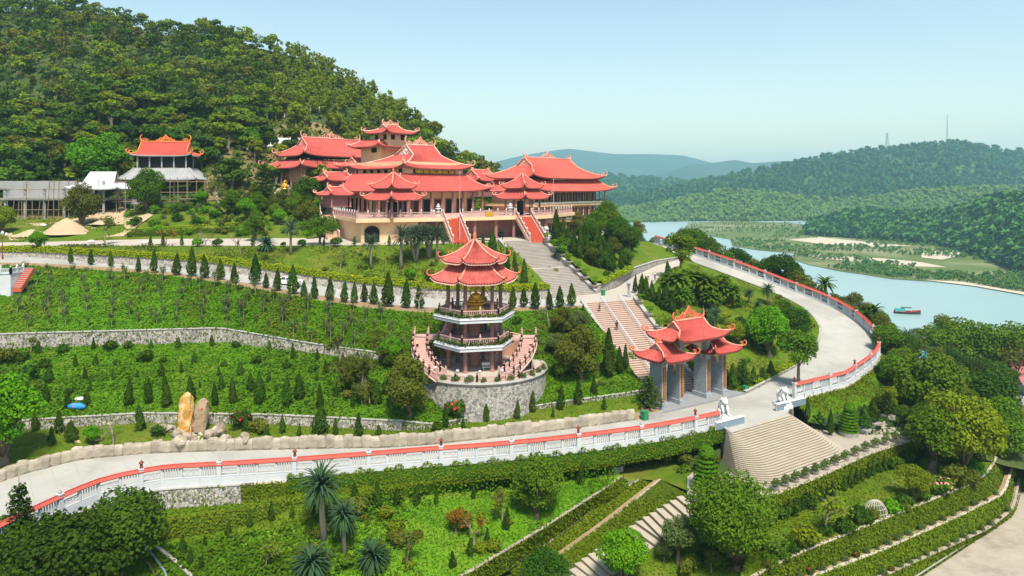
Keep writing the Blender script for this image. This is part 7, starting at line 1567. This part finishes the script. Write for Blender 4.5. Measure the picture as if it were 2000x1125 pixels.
def car(p, rz, label):
    e = thing('parked_car', label, 'car', p, rz); prof = [(-2.2, .35), (-2.25, .75), (-2.1, 1.0), (-1.6, 1.05), (-1.2, 1.5), (.5, 1.52), (1.15, 1.02), (2.05, .88), (2.22, .6), (2.2, .35)]; n = len(prof); b = MB()
    w = lambda z: .88 if z < 1.06 else .7
    vs = [(x, s*w(z), z) for s in (-1, 1) for x, z in prof]; b.add(vs, [tuple(range(n)), tuple(range(2*n-1, n-1, -1))]+[(i, n+i, n+(i+1) % n, (i+1) % n) for i in range(n)]); b.build('body', 'carpaint', e)
    for s in (-1, 1):
        for x0, x1 in ((-1.3, -.42), (-.34, .8)):
            g = MB(); y = s*.80; g.add([(x0, s*.885, 1.05), (x1, s*.885, 1.05), (x1-.3 if x1 > 0 else x1, s*.72, 1.46), (x0+.22 if x0 < -1 else x0, s*.72, 1.46)], [(0, 1, 2, 3)]); g.build('window', 'glass', e)
    g = MB(); g.add([(.56, -.66, 1.5), (.56, .66, 1.5), (1.17, .82, 1.05), (1.17, -.82, 1.05)], [(0, 1, 2, 3)]); g.build('windscreen', 'glass', e); g = MB(); g.add([(-1.24, -.66, 1.49), (-1.24, .66, 1.49), (-1.66, .82, 1.07), (-1.66, -.82, 1.07)], [(0, 1, 2, 3)]); g.build('rear_window', 'glass', e)
    for s in (-1, 1):
        for x in (-1.35, 1.35): t = MB(); t.tube([(x, s*.72, .33), (x, s*.92, .33)], .33, 14); wv = t.build('wheel', 'tyre', e); t = MB(); t.tube([(x, s*.91, .33), (x, s*.935, .33)], .19, 10); t.build('rim', 'metal_white', wv)
        t = MB(); t.box((2.18, s*.62, .72), (.12, .34, .16)); t.build('headlight', 'glass', e); t = MB(); t.box((-2.22, s*.66, .86), (.08, .3, .16)); t.build('tail_light', 'boat_red', e)
p = on(566, 557); d = Vector(L9[100])-Vector(L9[90]); car(p, math.atan2(d.y, d.x), 'white car driving down the ramp behind the cypress row')
# people
def person(p, rz, top, legs, label, h=1.65, hat=None, step=.0, bend=0):
    e = thing('person', label, 'person', p, rz); k = h/1.7; e.scale = (k, k, k)
    me = bpy.data.meshes.new('body'); J = dict(pel=(0, 0, .93), che=(0, -.02-bend*.2, 1.25), nek=(0, -.02-bend*.3, 1.45), hed=(0, -.05-bend*.32, 1.6)); V = [J['pel'], J['che'], J['nek'], J['hed'], (0, -.05-bend*.32, 1.7)]; R_ = [.15, .16, .06, .1, .07]; E = [(0, 1), (1, 2), (2, 3), (3, 4)]
    for s in (-1, 1):
        i = len(V); V += [(s*.1, 0, .88), (s*.11, -.05-s*step*.5, .48), (s*.11, .03-s*step, .07), (s*.11, -.12-s*step, .03)]; R_ += [.1, .075, .05, .045]; E += [(0, i), (i, i+1), (i+1, i+2), (i+2, i+3)]
        i = len(V); V += [(s*.2, 0, 1.4), (s*.26, .02, 1.12), (s*.24, -.14-s*step*.3, .9), (s*.24, -.19, .82)]; R_ += [.065, .05, .04, .035]; E += [(1, i), (i, i+1), (i+1, i+2), (i+2, i+3)]
    me.from_pydata(V, E, []); o = link('body', me, e); me.materials.append(M['skin']); me.materials.append(M[top]); me.materials.append(M[legs]); sk = o.modifiers.new('s', 'SKIN'); o.modifiers.new('d', 'SUBSURF').levels = 1
    for i, rr in enumerate(R_): me.skin_vertices[0].data[i].radius = (rr, rr*.85)
    me.skin_vertices[0].data[0].use_root = True
    dg = bpy.context.evaluated_depsgraph_get(); m2 = bpy.data.meshes.new_from_object(o.evaluated_get(dg)); o.modifiers.clear(); o.data = m2
    m2.materials.clear(); [m2.materials.append(M[q]) for q in ('skin', top, legs)]
    m2.polygons.foreach_set('material_index', [2 if f.center.z < .95 and abs(f.center.x) < .2 else 1 if (.9 < f.center.z < 1.46) else 0 for f in m2.polygons]); m2.polygons.foreach_set('use_smooth', [True]*len(m2.polygons))
    b = MB(); b.ball((0, -.03-bend*.32, 1.66), .115, 1, 1.1, .95, 8, 6); b.build('hair', 'cloth_black', e, True)
    if hat: b = MB(); b.lathe([(.26, 0), (.01, .2)], 12, (0, -.05-bend*.32, 1.68)); b.build('hat', hat, e)
def stair_z(t): return c0.lerp(c1, t)
q = c0.lerp(c1, 28/44)+snv*(-2.3); q.z = c0.z+29*(c1.z-c0.z)/44; person(q, rad(200), 'cloth_black', 'cloth_black', 'person in black on the pink-riser stairway raising a camera')
q = c0.lerp(c1, 38/44)+snv*(-3.2); q.z = c0.z+39*(c1.z-c0.z)/44; person(q, rad(20), 'cloth_blue', 'cloth_black', 'person in dark clothes near the top of the pink-riser stairway', 1.4, None, .1, .6)
person(Vector((28.6, 150.5, 11.45)), rad(10), 'cloth_white', 'cloth_black', 'person in white top walking on the side road', 1.62, 'hat', .12); person(Vector((29.6, 148.5, 11.4)), rad(20), 'cloth_purple', 'cloth_blue', 'person in purple top walking on the side road', 1.58, 'hat', .12)
person(Vector((-17.0, 156.0, 24.62)), rad(10), 'cloth_white', 'cloth_white', 'person in pale robe at the lettered hall door', 1.6)
# terrace ornaments
def stone_lantern(p, h, label):
    e = thing('stone_lantern', label, 'lantern', p); k = h/3; e.scale = (k, k, k); m_ = MB(); m_.lathe([(.6, 0), (.6, .2), (.25, .3), (.22, 1.0), (.5, 1.1), (.5, 1.2)], 8); m_.build('pedestal', 'marble', e)
    m_ = MB(); m_.lathe([(.32, 1.2), (.32, 1.7)], 6); m_.build('light_box', 'marble', e)
    for z, r_ in ((1.7, .7), (2.15, .52), (2.5, .36)): m_ = MB(); m_.lathe([(r_, z), (r_*1.08, z+.1), (r_*.4, z+.28), (r_*.36, z+.45)], 6); m_.build('roof', 'marble', e)
stone_lantern(Q(856, 152.5, 24.62), 2.9, 'white stone lantern on the terrace before the lettered hall'); stone_lantern(Q(997, 158.6, 24.62), 2.9, 'white stone lantern on the terrace above the second red flight')
def flagpole(p, h, label): b = MB(); b.tube([(0, 0, 0), (0, 0, h)], [.09, .04], 8); b.ball((0, 0, h+.08), .14, n=8, m=6); b.lathe([(.4, 0), (.4, .3), (.15, .35)], 8); tag(b.build('flagpole', 'pylon', None, False, p), label, 'flagpole')
flagpole(Q(898, 143.5, 19.8), 14.0, 'tall grey flagpole before the first red flight'); flagpole(Q(1081, 157, 19.7), 12.8, 'tall grey flagpole beside the three-storey hall')
e = thing('incense_burner', 'dark bronze incense burner between the red stair flights', 'urn', Q(978, 152, 19.82)); b = MB(); b.lathe([(.3, .5), (.6, .8), (.7, 1.2), (.6, 1.5), (.75, 1.6)], 12); b.build('bowl', 'dark', e)
for a in (0, 2.1, 4.2): b = MB(); b.tube([(.4*math.cos(a), .4*math.sin(a), 0), (.4*math.cos(a), .4*math.sin(a), .8)], [.1, .12], 6); b.build('leg', 'dark', e)
b = MB(); b.lathe([(.7, 1.9), (.15, 2.3), (.02, 2.5)], 8); b.lathe([(.05, 1.5), (.05, 1.95)], 6); b.build('canopy', 'dark', e)
e = thing('stone_lantern_post', 'grey stone lantern post at the corner of landing and side road', 'lantern', P(1228, 580, 11)); b = MB(); b.lathe([(.45, 0), (.45, .3), (.22, .4), (.2, 1.8), (.4, 1.9)], 8); b.build('post', 'granite', e); b = MB(); b.lathe([(.3, 1.9), (.3, 2.4), (.55, 2.5), (.2, 2.8), (.02, 3.0)], 8); b.build('light_box', 'granite', e)
# hillside: retaining slab, statues, fence posts
def col_slab():
    e = thing('concrete_wall', 'pale concrete slope slab on the cut hillside behind the rear hall', 'wall', (0, 0, 0))
    Y0 = hit(557, 312).y-1.5; Yt = max(Y0+1, min(hit(557, 274).y-1.2, Y0+12)); a, b_, c, d = QY(520, 322, Y0), QY(600, 322, Y0+.5), QY(602, 269, Yt+.5), QY(513, 270, Yt)
    for k in range(2):
        for j in range(2):
            f = lambda u, v: (a*(1-u)+b_*u)*(1-v)+(d*(1-u)+c*u)*v; g = MB(); u0, u1, v0, v1 = k/2+.004, (k+1)/2-.004, j/2+.01, (j+1)/2-.01; q = [f(u0, v0), f(u1, v0), f(u1, v1), f(u0, v1)]; n = Vector((0, -1, .3))*.3
            g.add([p+n for p in q]+[p-n for p in q], [(0, 1, 2, 3), (7, 6, 5, 4), (0, 4, 5, 1), (1, 5, 6, 2), (2, 6, 7, 3), (3, 7, 4, 0)]); g.build('panel', 'whitewall', e)
col_slab()
buddha('hillside_statue', hit(538, 160, .2), 4.0, rad(-10), 'golden statue among trees high on the mountain slope'); pg = Q(556, 178, 30.2); buddha('seated_statue', pg+Vector((0, 0, .2)), 2.1, rad(-10), 'golden seated statue on a rock grotto by the spire conifer')
for k, (dx, dy, s) in enumerate(((-1.6, .6, 2.0), (1.7, .8, 2.2), (0, 1.4, 2.8), (2.6, -.2, 1.4), (-2.2, -.4, 1.2), (0, 0, .9))): rock('grotto_rock', pg+Vector((dx, dy, -1.8)), (s*.42, s*.4, s*1.15), 'rock', 'pale grotto rock around the golden seated statue', 500+k, k, 'grotto rocks')
for k in range(8):
    px = 505+k*17; py = 240-k*3.2; p = hit(px, py); b = MB(); b.box((0, 0, .8), (.3, .3, 2.0)); tag(b.build('fence_post', 'white', None, False, p), 'white fence post on the hillside path above the concrete slab', 'post', 'fence posts on the hillside path')
# ---- half-built pavilion and concrete frame
cp = thing('half_built_pavilion', 'half-built grey pavilion with finished orange roof in bamboo scaffolding', 'pavilion', Q(314, 182, 26.6), rad(4)); 
b = MB(); b.box((0, 3, .7), (17, 9, 1.4)); b.build('podium', 'raw_concrete', cp)
for i in range(5):
    for y in (0, 6): column(cp, -6.6+i*3.3, y, 1.4, 6.6, .22, 'raw_concrete', base=False)
hip_roof(cp, (0, 3), 6.3, 9.6, 5.4, 2.9, 6.8, 2.6, m='raw_concrete', fin=0, lift=.3, ridge_m='raw_concrete', under='raw_concrete', step=.8)
for i in range(5): column(cp, -6+i*3.0, .6, 8.4, 12.6, .2, 'raw_concrete', base=False); column(cp, -6+i*3.0, 5.4, 8.4, 12.6, .2, 'raw_concrete', base=False)
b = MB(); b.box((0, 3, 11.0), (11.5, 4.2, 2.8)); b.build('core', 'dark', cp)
hip_roof(cp, (0, 3), 12.4, 7.6, 3.4, 3.6, 6.0, 0, vg=.35, m='pinkroof' if 0 else 'tile_new', fin=1.5, lift=.5, crest=(5, 1.8), ridge_m='orange_new', fin_m='orange_new', step=.3, under='raw_concrete')
b = MB(); b.box((-1.6, -1.0, 7.9), (.8, 2.6, .06)); o = b.build('tile_stack', 'tile', cp); o.rotation_euler = (0, 0, 0)
sf = thing('bamboo_scaffold', 'grey bamboo scaffolding round the half-built pavilion', 'scaffold', Q(314, 176, 24.2), rad(4))
for i in range(11): b = MB(); x = -10.5+i*2.1; b.tube([(x, random.uniform(-.2, .2), -1.5), (x+random.uniform(-.2, .2), 0, random.uniform(8.4, 9.6))], .09, 6); b.build('pole', 'bamboo', sf)
for z in (3.2, 5.4, 8.0): b = MB(); b.tube([(-11.5, 0, z), (11.8, 0, z+.1)], .09, 6); b.build('ledger', 'bamboo', sf)
for x in (6.0, 11.2): b = MB(); b.tube([(x, -1.5, -4.5), (x, -1.2, 4.2)], .12, 6); b.build('prop', 'rust_pole', sf)
b = MB(); b.tube([(-1, -1.6, -3.6), (5.8, -1.2, 3.0)], .1, 6); b.build('brace', 'bamboo', sf); b = MB(); b.box((8.5, -1.3, 3.9), (6.4, 2.4, .14)); b.build('deck', 'bamboo', sf)
b = MB(); b.tube([(13, .5, 5.5), (13.6, .2, 3.2), (15, 0, 1.2), (17.5, 0, 0)], .18, 6); b.build('chute', 'white', sf)
fr = thing('concrete_frame', 'unfinished two-storey grey concrete frame building with bamboo props', 'building', Q(110, 176, 22.9), rad(-3)); FW = 31
for z, h in ((5.0, .45), (9.6, 0)):
    if h: b = MB(); b.box((-3, 3.5, z), (FW, 8.2, h)); b.build('floor_slab', 'raw_concrete', fr)
b = MB(); b.box((-6.5, 6.4, 7.3), (FW-7, .3, 4.4)); b.build('back_wall', 'raw_concrete', fr); b = MB(); b.box((-6.5, -.45, 8.6), (FW-7, .22, 1.9)); b.build('upper_beam', 'raw_concrete', fr)
for i in range(7): column(fr, -18+i*5.0, 0, 0, 9.6, .3, 'raw_concrete', base=False); column(fr, -18+i*5.0, 6.5, 0, 9.6, .3, 'raw_concrete', base=False)
b = MB(); b.box((-3, 6.9, 2.4), (FW, .2, 4.8)); b.build('shaded_back', 'dark', fr)  # near-black sheet puts the ground storey's shade into colour
for i in range(24): b = MB(); x = -18.5+i*1.3+random.uniform(-.3, .3); b.tube([(x, -.8, 0), (x+random.uniform(-.5, .5), -.7, random.choice([4.7, 4.7, 9.8]))], .08, 5); b.build('prop', 'bamboo', fr)
for z in (2.4, 5.3, 7.4): b = MB(); b.tube([(-19, -.9, z), (13, -.9, z+.15)], .08, 5); b.build('ledger', 'bamboo', fr)
hip_roof(fr, (10.2, 3), 7.6, 6.6, 5.2, 1.5, 4.6, 2.2, m='whitewall', fin=0, lift=.4, ridge_m='whitewall', under='raw_concrete', step=.8, name='primed_roof'); b = MB(); b.add([(5.9, .8, 9.0), (14.1, .8, 9.0), (13.4, 3, 11.9), (6.6, 3, 11.9)], [(0, 1, 2, 3)]); b.add([(5.9, 5.2, 9.0), (14.1, 5.2, 9.0), (13.4, 3, 11.9), (6.6, 3, 11.9)], [(3, 2, 1, 0)]); b.build('ridge_sheet', 'whitewall', fr)
def heap(px, py, R, h, m, label, seed):
    r = np.random.default_rng(seed); p = hit(px, py, -.2); mb = MB(); n = 18; vs = [(0, 0, h)]; fs = []
    for j in range(1, 6):
        for k in range(n): a = 2*math.pi*k/n; rr = R*j/5*(1+r.uniform(-.09, .09)); vs.append((rr*math.cos(a)*1.3, rr*math.sin(a), h*(1-(j/5)**1.1)+r.uniform(-.05, .1)))
    for k in range(n): fs.append((0, 1+k, 1+(k+1) % n))
    for j in range(4):
        for k in range(n): fs.append((1+j*n+k, 1+(j+1)*n+k, 1+(j+1)*n+(k+1) % n, 1+j*n+(k+1) % n))
    mb.add(vs, fs); tag(mb.build('sand_heap', m, None, True, p), label, 'sand heap')
heap(130, 455, 4.2, 3.6, 'sand', 'tall conical sand heap before the concrete frame building', 1); heap(62, 460, 3.2, 1.6, 'sand', 'low pale sand heap beside the tall one', 2); heap(215, 436, 3.6, 1.6, 'sand', 'sand spill behind the thin yellowish tree', 3); heap(285, 412, 3.6, 1.2, 'earth', 'brown earth heap below the rubble bank', 4)
poly_sheet('site_ground', [hit(20, 470, .08), hit(240, 462, .08), hit(300, 420, .1), hit(240, 405, .12), hit(120, 434, .12), hit(0, 440, .1)], 'sand', False)
for k, (px, py, c) in enumerate(((85, 442, 'white'), (100, 450, 'cloth_purple'), (178, 474, 'white'), (284, 476, 'white'), (262, 420, 'white'))): tag(MB().ball((0, 0, .25), .6, 1.3, .9, .55, 8, 6, .15, RNG).build('cement_sack_pile', c, None, True, hit(px, py)), ('purple' if c != 'white' else 'white')+' sack pile on the construction ground', 'sack', 'sack piles on the site' if c == 'white' else None)
tag(MB().bar((-1.6, 0, .1), (1.6, .4, .35), 1.1, .1).build('red_sheet', 'boat_red', None, False, hit(325, 408)), 'red sheet lying on the earth below the scaffold', 'sheet')
# ---- water things
bt = thing('fishing_boat', 'teal and red wooden boat with canopy on the water', 'boat', P(1772, 613, ZW), rad(-18)); L_ = 11.5; b = MB(); secs = []
for i in range(9):
    t = i/8; x = -L_/2+L_*t; w = 1.5*(1-abs(2*t-.9)**3*.75) if t < .97 else .1; z = .9+1.1*t**3+.3*(1-t)**3; secs.append([(x, -w, z), (x, -w*.75, .1), (x, 0, -.5), (x, w*.75, .1), (x, w, z)])
vs = [p for s in secs for p in s]; b.add(vs, [(i*5+k, i*5+k+1, (i+1)*5+k+1, (i+1)*5+k) for i in range(8) for k in range(4)]+[(i*5, (i+1)*5, (i+1)*5+4, i*5+4) for i in range(8)]); b.build('hull', 'boat_dark', bt)
b = MB()
for s in (0, 4): b.tube([Vector(q[s])+Vector((0, 0, .08)) for q in secs], .16, 6)
b.build('gunwale', 'boat_red', bt); b = MB(); b.box((-3.2, 0, 1.7), (4.2, 2.3, 1.5)); b.build('cabin', 'boat_teal', bt); b = MB(); b.box((-.4, 0, 3.0), (4.6, 2.6, .12)); b.build('canopy', 'boat_dark', bt)
for x in (-2.4, 1.6):
    for y in (-1.1, 1.1): b = MB(); b.tube([(x, y, .8), (x, y, 3.0)], .05, 5); b.build('post', 'metal_white', bt)
def lattice(p, h, w, label, mast=False):
    e = thing('lattice_mast' if mast else 'power_pylon', label, 'mast' if mast else 'pylon', p); b = MB(); f = lambda z: w/2*(1-.85*z/h)
    for sx in (-1, 1):
        for sy in (-1, 1): b.bar((sx*w/2, sy*w/2, -12), (sx*f(h), sy*f(h), h), w*.07+.25)
    for k in range(9):
        z0, z1 = h*k/9, h*(k+1)/9
        for sx in (-1, 1): b.bar((sx*f(z0), -f(z0), z0), (-sx*f(z1), -f(z1), z1), .35); b.bar((sx*f(z0), f(z0), z0), (-sx*f(z1), f(z1), z1), .35)
    b.build('frame', 'pylon', e)
    if not mast:
        for z in (.68, .82, .95): c = MB(); c.bar((-w*.9, 0, h*z), (w*.9, 0, h*z), .5); c.build('crossarm', 'pylon', e)
lattice(QY(1733, 292, 1960), 46, 11, 'lattice power pylon on the crest of the broad hill'); lattice(QY(1850, 280, 1965), 80, 3.2, 'slim tall mast on the broad hill summit', True)
# ---- edge buildings
def simple_shed(name, p, rz, w, d, h, rh, m, label):
    e = thing(name, label, 'shed', p, rz); b = MB(); b.box((0, 0, h/2), (w, d, h)); b.build('wall', 'whitewall', e); b = MB(); o = .5
    b.add([(-w/2-o, -d/2-o, h), (w/2+o, -d/2-o, h), (w/2+o, 0, h+rh), (-w/2-o, 0, h+rh)], [(0, 1, 2, 3)]); b.add([(-w/2-o, d/2+o, h), (w/2+o, d/2+o, h), (w/2+o, 0, h+rh), (-w/2-o, 0, h+rh)], [(3, 2, 1, 0)]); b.build('roof', m, e); b = MB(); b.box((0, -d/2-.03, 1.1), (1.2, .06, 2.2)); b.build('door', 'dark', e)
simple_shed('roadside_shed', Vector((124, 168, -16.5)), rad(62), 26, 9, 3.4, 2.6, 'pinkroof', 'long red-roofed shed beside the coast road'); simple_shed('kiosk', hit(1364, 500), rad(-20), 4.2, 3.2, 2.0, 1.3, 'boat_red', 'little red-roofed kiosk at the start of the sweeping balustrade'); simple_shed('outbuilding', hit(1214, 452, -.5), T3H, 10, 8, 3.2, 1.6, 'pinkroof', 'pink-roofed outbuilding beyond the three-storey hall')
for k, (px, py, m_) in enumerate(((1786, 735, 'white'), (1798, 718, 'tarp_blue'))):
    e = thing('garden_parasol', ('white' if k == 0 else 'blue')+' domed canopy among trees by the coast road', 'canopy', hit(px, py)); b = MB(); b.lathe([(2.0, 2.2), (1.7, 2.9), (.9, 3.4), (.05, 3.6)], 12); b.build('cover', m_, e, True)
    for a in (0.6, 2.2, 3.7, 5.3): b = MB(); b.tube([(1.8*math.cos(a), 1.8*math.sin(a), -.2), (1.8*math.cos(a), 1.8*math.sin(a), 2.3)], .05, 5); b.build('post', 'metal_white', e)
wd = thing('wire_dome', 'grey wire dome frame in the terrace garden', 'dome frame', hit(1710, 1002))
for k in range(10): b = MB(); a = k*math.pi/10; b.tube([(1.25*math.cos(t)*math.cos(a), 1.25*math.cos(t)*math.sin(a), 1.5*math.sin(t)) for t in np.linspace(0, math.pi, 13)], .035, 4); b.build('rib', 'pebble', wd)
for z in (.3, .8, 1.2): b = MB(); rr = 1.25*math.sqrt(max(0, 1-(z/1.5)**2)); b.tube([(rr*math.cos(t), rr*math.sin(t), z) for t in np.linspace(0, 2*math.pi, 19)], .03, 4, False); b.build('hoop', 'pebble', wd)
pp = thing('drain_pipe', 'blue-grey pipe running down beside the dark round tree', 'pipe', (0, 0, 0)); b = MB(); b.tube([hit(280, 1070, .3), hit(300, 1092, .3), hit(322, 1122, .3), hit(330, 1150, .3)], .1, 8); b.build('pipe', 'steel', pp); b = MB(); b.tube([hit(268, 1085, .2), hit(290, 1105, .2), hit(305, 1130, .2)], .09, 8); b.build('hose', 'rust_pole', pp)
side_wall('concrete edging wall at the end of the bright lower lawn', [hit(306, 1072, .3), hit(340, 1098, .3), hit(372, 1128, .3), hit(392, 1160, .3)], -12, 'coping')
# coast road line marking
mk_ = (CR1+CR3)/2; loft('road_marking', offs(mk_, -.08, .075), offs(mk_, .08, .075), 'white', 2, stand=False, ctrl=False)
# motorbike rider on the coast road, a blot at this distance
mb_ = thing('motorbike', 'dark motorbike with rider on the asphalt coast road', 'motorbike', hit(1986, 792), rad(60)); b = MB()
b.tube([(-.5, 0, .55), (0, 0, .7), (.5, 0, .9)], [.15, .2, .1], 8); b.build('frame', 'dark', mb_)
for x in (-.62, .62): b = MB(); b.tube([(x, -.06, .3), (x, .06, .3)], .3, 12); b.build('wheel', 'tyre', mb_)
b = MB(); b.tube([(-.15, 0, .8), (-.1, 0, 1.1), (.05, 0, 1.4), (.08, 0, 1.5)], [.17, .2, .17, .07], 8); b.ball((.1, 0, 1.62), .14, n=8, m=6)
for s in (-1, 1): b.tube([(0, s*.18, 1.35), (.3, s*.25, 1.1), (.5, s*.2, 1.05)], [.07, .05, .04], 6); b.tube([(-.1, s*.1, .85), (.3, s*.16, .75), (.2, s*.16, .3)], [.1, .08, .05], 6)
b.build('rider', 'cloth_blue', mb_, True)
# ---- haze
hz = MB(); hz.box((0, 4000, 190), (15000, 10400, 448)); ho = hz.build('haze', []) if 0 else None
me = bpy.data.meshes.new('haze'); me.from_pydata(hz.v, [], hz.f); hm = bpy.data.materials.new('haze'); hm.use_nodes = True; hm.node_tree.nodes.clear()
pvn = hm.node_tree.nodes.new('ShaderNodeVolumePrincipled'); mo = hm.node_tree.nodes.new('ShaderNodeOutputMaterial'); pvn.inputs['Color'].default_value = (.46, .78, .95, 1); pvn.inputs['Density'].default_value = 0.00016; pvn.inputs['Anisotropy'].default_value = .2
hm.node_tree.links.new(pvn.outputs[0], mo.inputs['Volume']); me.materials.append(hm); tag(link('haze', me), 'thin pale haze over the valley', None, None, 'stuff')
